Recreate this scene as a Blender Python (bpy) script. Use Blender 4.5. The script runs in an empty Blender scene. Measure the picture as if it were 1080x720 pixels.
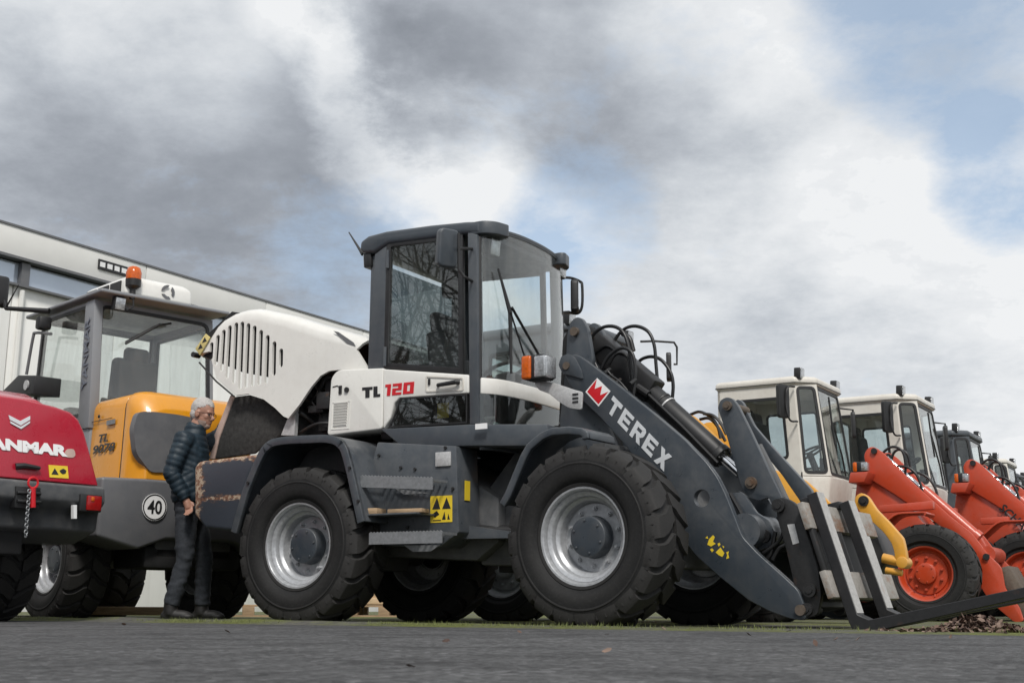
import bpy, bmesh, math, random
from mathutils import Vector, Matrix, noise as mnoise
random.seed(7)
PI = math.pi
R = math.radians
S = bpy.context.scene
COL = S.collection

# ------------------------------------------------------------------ objects
def link(o):
    COL.objects.link(o)
    return o

def thing(name, label, cat, loc=(0, 0, 0), rz=0.0, group=None):
    o = bpy.data.objects.new(name, None)
    o.empty_display_size = 0.2
    link(o)
    o.location = loc
    o.rotation_euler = (0, 0, rz)
    tag(o, label, cat, group)
    return o

def tag(o, label=None, cat=None, group=None, kind=None):
    if label: o['label'] = label
    if cat: o['category'] = cat
    if group: o['group'] = group
    if kind: o['kind'] = kind
    return o

def finish(bm, name, mat, parent=None, bevel=0.0, seg=2, smooth=35, loc=None, rz=None, M=None, big=None, keep_uv=False, clean=True):
    """bmesh -> ONE linked mesh object"""
    if clean:
        bmesh.ops.remove_doubles(bm, verts=bm.verts, dist=1e-5)
    bmesh.ops.recalc_face_normals(bm, faces=bm.faces)
    if bevel > 0:
        bm.normal_update()
        es = [e for e in bm.edges if len(e.link_faces) == 2 and e.calc_face_angle(0) > R(28)]
        if es:
            bmesh.ops.bevel(bm, geom=es, offset=bevel, offset_type='OFFSET', segments=seg, profile=0.5, affect='EDGES', clamp_overlap=True)
    me = bpy.data.meshes.new(name)
    bm.to_mesh(me)
    bm.free()
    for p in me.polygons: p.use_smooth = True
    me.set_sharp_from_angle(angle=R(smooth))
    if isinstance(mat, (list, tuple)):
        for m in mat: me.materials.append(m)
    else:
        me.materials.append(mat)
    if M is not None: me.transform(M)
    o = link(bpy.data.objects.new(name, me))
    if parent is not None: o.parent = parent
    if loc is not None: o.location = loc
    if rz is not None: o.rotation_euler = (0, 0, rz)
    return o

def copy_tree(o, parent=None):
    c = o.copy(); link(c)
    if parent is not None:
        c.parent = parent
        c.matrix_parent_inverse = o.matrix_parent_inverse.copy()
    for ch in list(o.children):
        copy_tree(ch, c)
    return c

def apply_mods(o):
    dg = bpy.context.evaluated_depsgraph_get()
    dg.update()
    me = bpy.data.meshes.new_from_object(o.evaluated_get(dg))
    old = o.data
    o.modifiers.clear()
    o.data = me
    return o

# ------------------------------------------------------------------ shapes
def B_(): return bmesh.new()

def box(bm, c, s, rot=None):
    hx, hy, hz = s[0]/2, s[1]/2, s[2]/2
    vs = []
    for x, y, z in ((-1,-1,-1),(1,-1,-1),(1,1,-1),(-1,1,-1),(-1,-1,1),(1,-1,1),(1,1,1),(-1,1,1)):
        v = Vector((x*hx, y*hy, z*hz))
        if rot is not None: v = rot @ v
        vs.append(bm.verts.new(v + Vector(c)))
    for f in ((0,3,2,1),(4,5,6,7),(0,1,5,4),(1,2,6,5),(2,3,7,6),(3,0,4,7)):
        bm.faces.new([vs[i] for i in f])
    return vs

def ry(a): return Matrix.Rotation(a, 3, 'Y')
def rxm(a): return Matrix.Rotation(a, 3, 'X')
def rzm(a): return Matrix.Rotation(a, 3, 'Z')

def to3(p, axis, t):
    if axis == 1: return (p[0], t, p[1])
    if axis == 0: return (t, p[0], p[1])
    return (p[0], p[1], t)

def prism(bm, pts, axis, a, b):
    va = [bm.verts.new(to3(p, axis, a)) for p in pts]
    vb = [bm.verts.new(to3(p, axis, b)) for p in pts]
    n = len(pts)
    bm.faces.new(va); bm.faces.new(list(reversed(vb)))
    for i in range(n):
        j = (i+1) % n
        bm.faces.new((va[i], va[j], vb[j], vb[i]))
    return va, vb

def ring_prism(bm, outer, inner, axis, a, b):
    """frame: outer and inner outlines with the same number of points"""
    n = len(outer)
    oa = [bm.verts.new(to3(p, axis, a)) for p in outer]; ob = [bm.verts.new(to3(p, axis, b)) for p in outer]
    ia = [bm.verts.new(to3(p, axis, a)) for p in inner]; ib = [bm.verts.new(to3(p, axis, b)) for p in inner]
    for i in range(n):
        j = (i+1) % n
        bm.faces.new((oa[i], oa[j], ia[j], ia[i])); bm.faces.new((ob[j], ob[i], ib[i], ib[j]))
        bm.faces.new((oa[j], oa[i], ob[i], ob[j])); bm.faces.new((ia[i], ia[j], ib[j], ib[i]))

def cr(pts, n=6, closed=False):
    """Catmull-Rom through the points"""
    P = [Vector(p) for p in pts]
    if len(P) < 3: return P
    out = []
    N = len(P)
    rng = range(N) if closed else range(N-1)
    for i in rng:
        if closed:
            p0, p1, p2, p3 = P[(i-1) % N], P[i], P[(i+1) % N], P[(i+2) % N]
        else:
            p1, p2 = P[i], P[i+1]
            p0 = P[i-1] if i > 0 else p1*2-p2
            p3 = P[i+2] if i+2 < N else p2*2-p1
        for k in range(n):
            t = k/n
            out.append(0.5*((2*p1)+(p2-p0)*t+(2*p0-5*p1+4*p2-p3)*t*t+(3*p1-p0-3*p2+p3)*t*t*t))
    if not closed: out.append(P[-1])
    return out

def tube(bm, pts, r, seg=8, caps=True):
    P = [Vector(p) for p in pts]
    n = len(P)
    rr = r if isinstance(r, (list, tuple)) else [r]*n
    t0 = (P[1]-P[0]).normalized()
    up = Vector((0, 0, 1)) if abs(t0.z) < .9 else Vector((1, 0, 0))
    u = t0.cross(up).normalized()
    rings = []
    for i in range(n):
        if i == 0: t = t0
        elif i == n-1: t = (P[i]-P[i-1]).normalized()
        else: t = ((P[i+1]-P[i]).normalized()+(P[i]-P[i-1]).normalized()).normalized()
        u = (u-t*u.dot(t)).normalized()
        v = t.cross(u)
        rings.append([bm.verts.new(P[i]+(u*math.cos(2*PI*k/seg)+v*math.sin(2*PI*k/seg))*rr[i]) for k in range(seg)])
    for i in range(n-1):
        for k in range(seg):
            bm.faces.new((rings[i][k], rings[i][(k+1) % seg], rings[i+1][(k+1) % seg], rings[i+1][k]))
    if caps:
        bm.faces.new(list(reversed(rings[0]))); bm.faces.new(rings[-1])
    return rings

def cyl(bm, a, b, r, seg=20, r2=None):
    return tube(bm, [a, b], [r, r if r2 is None else r2], seg)

def lathe_y(bm, prof, seg=48, closed=False, c=(0, 0, 0)):
    """profile (r, y) spun about the y axis"""
    rings = []
    for r, y in prof:
        if r < 1e-6:
            rings.append([bm.verts.new((c[0], c[1]+y, c[2]))])
        else:
            rings.append([bm.verts.new((c[0]+r*math.cos(2*PI*k/seg), c[1]+y, c[2]+r*math.sin(2*PI*k/seg))) for k in range(seg)])
    m = len(rings)
    for i in range(m if closed else m-1):
        A, Bq = rings[i], rings[(i+1) % m]
        for k in range(seg):
            k2 = (k+1) % seg
            if len(A) == 1 and len(Bq) == 1: continue
            if len(A) == 1: bm.faces.new((A[0], Bq[k2], Bq[k]))
            elif len(Bq) == 1: bm.faces.new((A[k], A[k2], Bq[0]))
            else: bm.faces.new((A[k], A[k2], Bq[k2], Bq[k]))

def sphere(bm, c, s, u=16, v=10, M=None):
    r = bmesh.ops.create_uvsphere(bm, u_segments=u, v_segments=v, radius=1)
    for w in r['verts']:
        p = Vector((w.co.x*s[0], w.co.y*s[1], w.co.z*s[2]))
        if M is not None: p = M @ p
        w.co = p+Vector(c)

def loft(bm, rings, caps=True, closed=True):
    vr = [[bm.verts.new(p) for p in ring] for ring in rings]
    n = len(vr[0])
    for i in range(len(vr)-1):
        for k in range(n if closed else n-1):
            bm.faces.new((vr[i][k], vr[i][(k+1) % n], vr[i+1][(k+1) % n], vr[i+1][k]))
    if caps and closed:
        bm.faces.new(list(reversed(vr[0]))); bm.faces.new(vr[-1])
    return vr

def curve_wall(bm, path, z0, z1, th):
    """upright band following a plan path of (x, y); z0/z1 numbers or lists; thickness inwards (to the left of the path)"""
    n = len(path)
    Z0 = z0 if isinstance(z0, (list, tuple)) else [z0]*n
    Z1 = z1 if isinstance(z1, (list, tuple)) else [z1]*n
    P = [Vector((p[0], p[1])) for p in path]
    secs = []
    for i in range(n):
        t = (P[min(i+1, n-1)]-P[max(i-1, 0)]).normalized()
        nr = Vector((-t.y, t.x))
        q = P[i]+nr*th
        secs.append([(P[i].x, P[i].y, Z0[i]), (P[i].x, P[i].y, Z1[i]), (q.x, q.y, Z1[i]), (q.x, q.y, Z0[i])])
    loft(bm, secs)

def ruled(bm, bot, top, th):
    """thin sheet between two 3-D polylines (glass), thickness along the local normal"""
    n = len(bot)
    secs = []
    for i in range(n):
        a, b = Vector(bot[i]), Vector(top[i])
        t = Vector(bot[min(i+1, n-1)])-Vector(bot[max(i-1, 0)])
        nr = t.cross(b-a).normalized()*th
        secs.append([a, b, b+nr, a+nr])
    loft(bm, secs)

def rrect(x0, z0, x1, z1, r, n=4):
    out = []
    for cx, cz, a0 in ((x1-r, z1-r, 0), (x0+r, z1-r, 90), (x0+r, z0+r, 180), (x1-r, z0+r, 270)):
        for k in range(n+1):
            a = R(a0+90*k/n)
            out.append((cx+r*math.cos(a), cz+r*math.sin(a)))
    return out

def round_poly(pts, r, n=4):
    """round the corners of a polygon"""
    P = [Vector((p[0], p[1])) for p in pts]
    N = len(P); out = []
    rr = r if isinstance(r, (list, tuple)) else [r]*N
    for i in range(N):
        p, a, b = P[i], P[i-1], P[(i+1) % N]
        da, db = (a-p), (b-p)
        if rr[i] <= 0:
            out.append((p.x, p.y)); continue
        d = min(rr[i], da.length*.48, db.length*.48)
        s, e = p+da.normalized()*d, p+db.normalized()*d
        for k in range(n+1):
            t = k/n
            q = s*(1-t)**2+p*2*t*(1-t)+e*t*t
            out.append((q.x, q.y))
    return out

def inset_poly(pts, d):
    P = [Vector((p[0], p[1])) for p in pts]
    N = len(P)
    area = sum(P[i].x*P[(i+1) % N].y-P[(i+1) % N].x*P[i].y for i in range(N))
    sgn = 1 if area > 0 else -1
    out = []
    for i in range(N):
        a, p, b = P[i-1], P[i], P[(i+1) % N]
        t1 = (p-a); t2 = (b-p)
        if t1.length < 1e-6: t1 = t2
        if t2.length < 1e-6: t2 = t1
        t1 = t1.normalized(); t2 = t2.normalized()
        n1 = Vector((-t1.y, t1.x))*sgn; n2 = Vector((-t2.y, t2.x))*sgn
        m = n1+n2
        if m.length < 1e-4: m = n1
        m = m.normalized()
        k = d/max(.4, m.dot(n1))
        out.append((p.x+m.x*k, p.y+m.y*k))
    return out

# ------------------------------------------------------------------ text
def basis_y(u_ang=0.0, flip=False):
    """letters on a plane facing -y (flip: facing +y), rotated by u_ang in the x-z plane"""
    c, s = math.cos(u_ang), math.sin(u_ang)
    return Vector((c, 0, s)), Vector((-s, 0, c))

def text(body, name, mat, parent, origin, u, v, width, height, bold=0.0, depth=.002, shear=0.0, space=1.0, loc=None, rz=None):
    """flat raised letters: body fitted in a width x height frame whose lower left corner is origin, u along, v up"""
    cu = bpy.data.curves.new('letters', 'FONT')
    cu.body = body; cu.size = 1; cu.shear = shear; cu.offset = bold; cu.space_character = space
    cu.resolution_u = 3
    o = bpy.data.objects.new('letters', cu); link(o)
    dg = bpy.context.evaluated_depsgraph_get(); dg.update()
    me = bpy.data.meshes.new_from_object(o.evaluated_get(dg))
    bpy.data.objects.remove(o); bpy.data.curves.remove(cu)
    xs = [w.co.x for w in me.vertices]; ys = [w.co.y for w in me.vertices]
    x0, x1, y0, y1 = min(xs), max(xs), min(ys), max(ys)
    bm = bmesh.new(); bm.from_mesh(me); bpy.data.meshes.remove(me)
    u = Vector(u).normalized(); v = Vector(v).normalized(); w = u.cross(v).normalized()
    O = Vector(origin)
    for q in bm.verts:
        a, b = (q.co.x-x0)/(x1-x0)*width, (q.co.y-y0)/(y1-y0)*height
        q.co = O+u*a+v*b+w*depth
    r = bmesh.ops.extrude_face_region(bm, geom=list(bm.faces))
    for g in r['geom']:
        if isinstance(g, bmesh.types.BMVert): g.co -= w*(depth*.9)
    return finish(bm, name, mat, parent, loc=loc, rz=rz, clean=False)

def strokes(bm, polys, origin, u, v, sx, sy, depth=.002):
    """letter shapes given as lists of polygons in a unit frame"""
    u = Vector(u); v = Vector(v); w = u.cross(v).normalized()
    O = Vector(origin)
    for p in polys:
        a = [bm.verts.new(O+u*(x*sx)+v*(y*sy)+w*depth) for x, y in p]
        b = [bm.verts.new(O+u*(x*sx)+v*(y*sy)+w*depth*.1) for x, y in p]
        bm.faces.new(a); bm.faces.new(list(reversed(b)))
        for i in range(len(a)):
            j = (i+1) % len(a)
            bm.faces.new((a[i], b[i], b[j], a[j]))

# ------------------------------------------------------------------ materials
def newmat(name):
    m = bpy.data.materials.new(name); m.use_nodes = True
    nt = m.node_tree
    for n in list(nt.nodes):
        if n.type != 'OUTPUT_MATERIAL': nt.nodes.remove(n)
    out = [n for n in nt.nodes if n.type == 'OUTPUT_MATERIAL'][0]
    return m, nt, out

def N(nt, t, **kw):
    n = nt.nodes.new(t)
    for k, v in kw.items(): setattr(n, k, v)
    return n

def ramp(nt, fac, stops):
    r = N(nt, 'ShaderNodeValToRGB')
    el = r.color_ramp.elements
    while len(el) < len(stops): el.new(.5)
    for e, (p, c) in zip(el, stops):
        e.position = p
        e.color = (c[0], c[1], c[2], 1) if isinstance(c, (tuple, list)) else (c, c, c, 1)
    if fac is not None: nt.links.new(fac, r.inputs['Fac'])
    return r

def mixc(nt, fac, a, b, mode='MIX'):
    m = N(nt, 'ShaderNodeMix', data_type='RGBA', blend_type=mode)
    for sock, val in ((m.inputs[0], fac), (m.inputs[6], a), (m.inputs[7], b)):
        if hasattr(val, 'is_output'): nt.links.new(val, sock)
        elif isinstance(val, (tuple, list)): sock.default_value = (val[0], val[1], val[2], 1)
        else: sock.default_value = val
    return m.outputs[2]

def math_(nt, op, a, b=None):
    m = N(nt, 'ShaderNodeMath', operation=op)
    for i, v in enumerate((a, b)):
        if v is None: continue
        if hasattr(v, 'is_output'): nt.links.new(v, m.inputs[i])
        else: m.inputs[i].default_value = v
    return m.outputs[0]

def noise(nt, scale, detail=5, rough=.6, vec=None, dim='3D', dist=0.0):
    n = N(nt, 'ShaderNodeTexNoise', noise_dimensions=dim)
    n.inputs['Scale'].default_value = scale; n.inputs['Detail'].default_value = detail
    n.inputs['Roughness'].default_value = rough; n.inputs['Distortion'].default_value = dist
    if vec is not None: nt.links.new(vec, n.inputs['Vector'])
    return n

def objvec(nt, stretch=None):
    tc = N(nt, 'ShaderNodeTexCoord')
    if stretch is None: return tc.outputs['Object']
    mp = N(nt, 'ShaderNodeMapping'); mp.inputs['Scale'].default_value = stretch
    nt.links.new(tc.outputs['Object'], mp.inputs['Vector'])
    return mp.outputs['Vector']

def bump(nt, h, strength=.2, dist=.01):
    b = N(nt, 'ShaderNodeBump'); b.inputs['Strength'].default_value = strength; b.inputs['Distance'].default_value = dist
    nt.links.new(h, b.inputs['Height'])
    return b.outputs['Normal']

def paint(name, col, rough=.4, dirt=.35, dirtcol=(.16, .145, .125), metal=0.0, coat=.0, streak=True, chips=None, spec=.5):
    """worn machine paint: large soft tone shifts, run-off streaks, fine dust and a little orange peel"""
    m, nt, out = newmat(name)
    p = N(nt, 'ShaderNodeBsdfPrincipled')
    v = objvec(nt)
    n1 = noise(nt, 1.7, 5, .6, v); n2 = noise(nt, 9, 8, .7, v)
    vs = objvec(nt, (9, 9, .9)); n3 = noise(nt, 1.6, 5, .65, vs)
    base = mixc(nt, ramp(nt, n1.outputs['Fac'], [(.3, 0), (.75, 1)]).outputs['Color'], col, tuple(min(1, c*.86) for c in col))
    d1 = ramp(nt, n2.outputs['Fac'], [(.46, 0), (.72, 1)]).outputs['Color']
    d3 = ramp(nt, n3.outputs['Fac'], [(.5, 0), (.8, 1)]).outputs['Color']
    dm = math_(nt, 'MULTIPLY', d1, dirt)
    base = mixc(nt, dm, base, dirtcol)
    if streak:
        base = mixc(nt, math_(nt, 'MULTIPLY', d3, dirt*.7), base, dirtcol)
    if chips:
        nc = noise(nt, chips[1], 9, .75, v)
        cm = ramp(nt, nc.outputs['Fac'], [(chips[2], 0), (chips[2]+.015, 1)]).outputs['Color']
        base = mixc(nt, cm, base, chips[0])
    nt.links.new(base, p.inputs['Base Color'])
    # dust settled on upward faces, bare worn edges, fine scratches
    geo = N(nt, 'ShaderNodeNewGeometry'); sn = N(nt, 'ShaderNodeSeparateXYZ'); nt.links.new(geo.outputs['Normal'], sn.inputs[0])
    du = math_(nt, 'MULTIPLY', ramp(nt, sn.outputs['Z'], [(.35, 0), (.95, 1)]).outputs['Color'], math_(nt, 'MULTIPLY', n2.outputs['Fac'], .5*dirt+.12))
    base = mixc(nt, du, base, (.27, .25, .22))
    ns = noise(nt, 5, 6, .8, objvec(nt, (.6, 30, 22)), dist=.8)
    sc = math_(nt, 'MULTIPLY', ramp(nt, ns.outputs['Fac'], [(.68, 0), (.72, 1)]).outputs['Color'], .35*min(1, dirt*3))
    base = mixc(nt, sc, base, tuple(min(1, c*1.5+.05) for c in col))
    pe = math_(nt, 'MULTIPLY', ramp(nt, geo.outputs['Pointiness'], [(.515, 0), (.56, 1)]).outputs['Color'], math_(nt, 'MULTIPLY', n2.outputs['Fac'], .9*min(1, dirt*2.5)))
    base = mixc(nt, pe, base, tuple(min(1, c*.6+.16) for c in col))
    nt.links.new(base, p.inputs['Base Color'])
    rg = ramp(nt, n2.outputs['Fac'], [(.3, max(0, rough-.08)), (.75, min(1, rough+.2))])
    nt.links.new(rg.outputs['Color'], p.inputs['Roughness'])
    p.inputs['Metallic'].default_value = metal
    p.inputs['Specular IOR Level'].default_value = spec
    p.inputs['Coat Weight'].default_value = coat; p.inputs['Coat Roughness'].default_value = .12
    n4 = noise(nt, 40, 3, .5, v)
    hh = math_(nt, 'ADD', math_(nt, 'MULTIPLY', n1.outputs['Fac'], 1.0), math_(nt, 'MULTIPLY', n4.outputs['Fac'], .06))
    nt.links.new(bump(nt, hh, .12, .03), p.inputs['Normal'])
    nt.links.new(p.outputs[0], out.inputs[0])
    return m

def plain(name, col, rough=.5, metal=0.0, var=.25, scale=20, bmp=.0, spec=.5, emit=None):
    m, nt, out = newmat(name)
    p = N(nt, 'ShaderNodeBsdfPrincipled')
    v = objvec(nt)
    n1 = noise(nt, scale, 6, .65, v)
    c = mixc(nt, ramp(nt, n1.outputs['Fac'], [(.3, 0), (.72, 1)]).outputs['Color'], tuple(x*(1-var) for x in col), tuple(min(1, x*(1+var*.6)) for x in col))
    nt.links.new(c, p.inputs['Base Color'])
    p.inputs['Roughness'].default_value = rough; p.inputs['Metallic'].default_value = metal
    p.inputs['Specular IOR Level'].default_value = spec
    if bmp: nt.links.new(bump(nt, n1.outputs['Fac'], bmp, .01), p.inputs['Normal'])
    nt.links.new(p.outputs[0], out.inputs[0])
    return m

def glass(name, tint=(.72, .78, .77), boost=1.0, dirt=.06, rough=.015, ior=1.52):
    m, nt, out = newmat(name)
    tr = N(nt, 'ShaderNodeBsdfTransparent'); tr.inputs[0].default_value = (*tint, 1)
    gl = N(nt, 'ShaderNodeBsdfGlossy'); gl.inputs['Roughness'].default_value = rough; gl.inputs[0].default_value = (1, 1, 1, 1)
    lw = N(nt, 'ShaderNodeLayerWeight'); lw.inputs[0].default_value = .5
    f5 = math_(nt, 'POWER', lw.outputs['Facing'], 4.0)
    f = math_(nt, 'MINIMUM', math_(nt, 'ADD', math_(nt, 'MULTIPLY', f5, .75), .045*boost), 1.0)
    v = objvec(nt)
    nb = noise(nt, 1.1, 2, .5, v)
    nt.links.new(bump(nt, nb.outputs['Fac'], .03, .03), gl.inputs['Normal'])
    mx = N(nt, 'ShaderNodeMixShader'); nt.links.new(f, mx.inputs[0]); nt.links.new(tr.outputs[0], mx.inputs[1]); nt.links.new(gl.outputs[0], mx.inputs[2])
    df = N(nt, 'ShaderNodeBsdfDiffuse'); df.inputs[0].default_value = (.45, .45, .43, 1)
    nd = noise(nt, 3.0, 7, .7, objvec(nt, (3, 3, .5)))
    fd = math_(nt, 'MULTIPLY', ramp(nt, nd.outputs['Fac'], [(.4, .15), (.8, 1)]).outputs['Color'], dirt)
    m2 = N(nt, 'ShaderNodeMixShader'); nt.links.new(fd, m2.inputs[0]); nt.links.new(mx.outputs[0], m2.inputs[1]); nt.links.new(df.outputs[0], m2.inputs[2])
    nt.links.new(m2.outputs[0], out.inputs[0])
    return m

def rubber_mat(name, dust=.5):
    m, nt, out = newmat(name)
    p = N(nt, 'ShaderNodeBsdfPrincipled')
    v = objvec(nt)
    n1 = noise(nt, 4, 6, .65, v); n2 = noise(nt, 60, 4, .6, v)
    geo = N(nt, 'ShaderNodeNewGeometry')
    pt = ramp(nt, geo.outputs['Pointiness'], [(.49, 0), (.56, 1)])
    c = mixc(nt, ramp(nt, n1.outputs['Fac'], [(.35, 0), (.7, 1)]).outputs['Color'], (.0075, .0075, .008), (.0145, .0145, .0148))
    c = mixc(nt, math_(nt, 'MULTIPLY', ramp(nt, n2.outputs['Fac'], [(.5, 0), (.7, 1)]).outputs['Color'], dust*.4), c, (.07, .068, .065))
    c = mixc(nt, math_(nt, 'MULTIPLY', pt.outputs['Color'], dust*.5), c, (.1, .095, .09))
    nt.links.new(c, p.inputs['Base Color'])
    p.inputs['Roughness'].default_value = .7; p.inputs['Specular IOR Level'].default_value = .28
    nt.links.new(bump(nt, n2.outputs['Fac'], .25, .004), p.inputs['Normal'])
    nt.links.new(p.outputs[0], out.inputs[0])
    return m

def chip_paint(name, col, zmid, xmin, amt=.5):
    """dark paint scraped to primer and rust along the rear corner and the top edge (object space)"""
    m, nt, out = newmat(name)
    p = N(nt, 'ShaderNodeBsdfPrincipled')
    tc = N(nt, 'ShaderNodeTexCoord'); v = tc.outputs['Object']
    sp = N(nt, 'ShaderNodeSeparateXYZ'); nt.links.new(v, sp.inputs[0])
    n1 = noise(nt, 9, 10, .78, objvec(nt, (.7, 1, 1.6))); n2 = noise(nt, 17, 9, .74, v)
    def rng(s, a, b):
        mr = N(nt, 'ShaderNodeMapRange'); nt.links.new(s, mr.inputs[0]); mr.inputs[1].default_value = a; mr.inputs[2].default_value = b
        return mr.outputs[0]
    ex = rng(sp.outputs['X'], xmin+.17, xmin+.02)
    ez = rng(sp.outputs['Z'], zmid+.2, zmid+.3)
    em = rng(math_(nt, 'ABSOLUTE', math_(nt, 'SUBTRACT', sp.outputs['Z'], zmid-.06)), .05, .0)
    w = math_(nt, 'MAXIMUM', math_(nt, 'MAXIMUM', ex, math_(nt, 'MULTIPLY', ez, .85)), math_(nt, 'MULTIPLY', em, .62))
    s = math_(nt, 'ADD', math_(nt, 'MULTIPLY', w, .40), math_(nt, 'ADD', math_(nt, 'MULTIPLY', n1.outputs['Fac'], .88), math_(nt, 'MULTIPLY', n2.outputs['Fac'], .13)))
    chip = ramp(nt, s, [(.66, 0), (.675, 1)]).outputs['Color']
    rust = ramp(nt, n2.outputs['Fac'], [(.34, (.05, .03, .025)), (.43, (.14, .065, .04)), (.50, (.2, .1, .06)), (.55, (.42, .35, .27)), (.60, (.3, .2, .13)), (.66, (.12, .06, .04)), (.74, (.05, .035, .03))]).outputs['Color']
    edge = ramp(nt, s, [(.6, 0), (.67, 1)]).outputs['Color']
    c = mixc(nt, math_(nt, 'MULTIPLY', edge, .5), col, (.1, .05, .03))
    c = mixc(nt, chip, c, rust)
    nt.links.new(c, p.inputs['Base Color'])
    nt.links.new(ramp(nt, chip, [(0, .42), (1, .85)]).outputs['Color'], p.inputs['Roughness'])
    nt.links.new(bump(nt, math_(nt, 'SUBTRACT', n2.outputs['Fac'], chip), .35, .006), p.inputs['Normal'])
    nt.links.new(p.outputs[0], out.inputs[0])
    return m

def rusty_steel(name, col, rust=(.25, .13, .07), thr=.55, rough=.55, metal=.3, streak=(1, 1, 1)):
    m, nt, out = newmat(name)
    p = N(nt, 'ShaderNodeBsdfPrincipled')
    v = objvec(nt, streak)
    n1 = noise(nt, 6, 8, .72, v); n2 = noise(nt, 40, 5, .6, objvec(nt))
    c = mixc(nt, ramp(nt, n2.outputs['Fac'], [(.3, 0), (.75, 1)]).outputs['Color'], tuple(x*.8 for x in col), tuple(min(1, x*1.15) for x in col))
    c = mixc(nt, ramp(nt, n1.outputs['Fac'], [(thr, 0), (thr+.12, 1)]).outputs['Color'], c, rust)
    nt.links.new(c, p.inputs['Base Color'])
    p.inputs['Roughness'].default_value = rough; p.inputs['Metallic'].default_value = metal
    nt.links.new(bump(nt, n2.outputs['Fac'], .15, .004), p.inputs['Normal'])
    nt.links.new(p.outputs[0], out.inputs[0])
    return m

def wood_mat(name, col):
    m, nt, out = newmat(name)
    p = N(nt, 'ShaderNodeBsdfPrincipled')
    n1 = noise(nt, 3, 8, .65, objvec(nt, (1.5, 12, 12)), dist=.6)
    c = ramp(nt, n1.outputs['Fac'], [(.3, tuple(x*.6 for x in col)), (.5, col), (.75, tuple(min(1, x*1.2) for x in col))])
    nt.links.new(c.outputs['Color'], p.inputs['Base Color'])
    p.inputs['Roughness'].default_value = .8
    nt.links.new(bump(nt, n1.outputs['Fac'], .3, .005), p.inputs['Normal'])
    nt.links.new(p.outputs[0], out.inputs[0])
    return m

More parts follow.
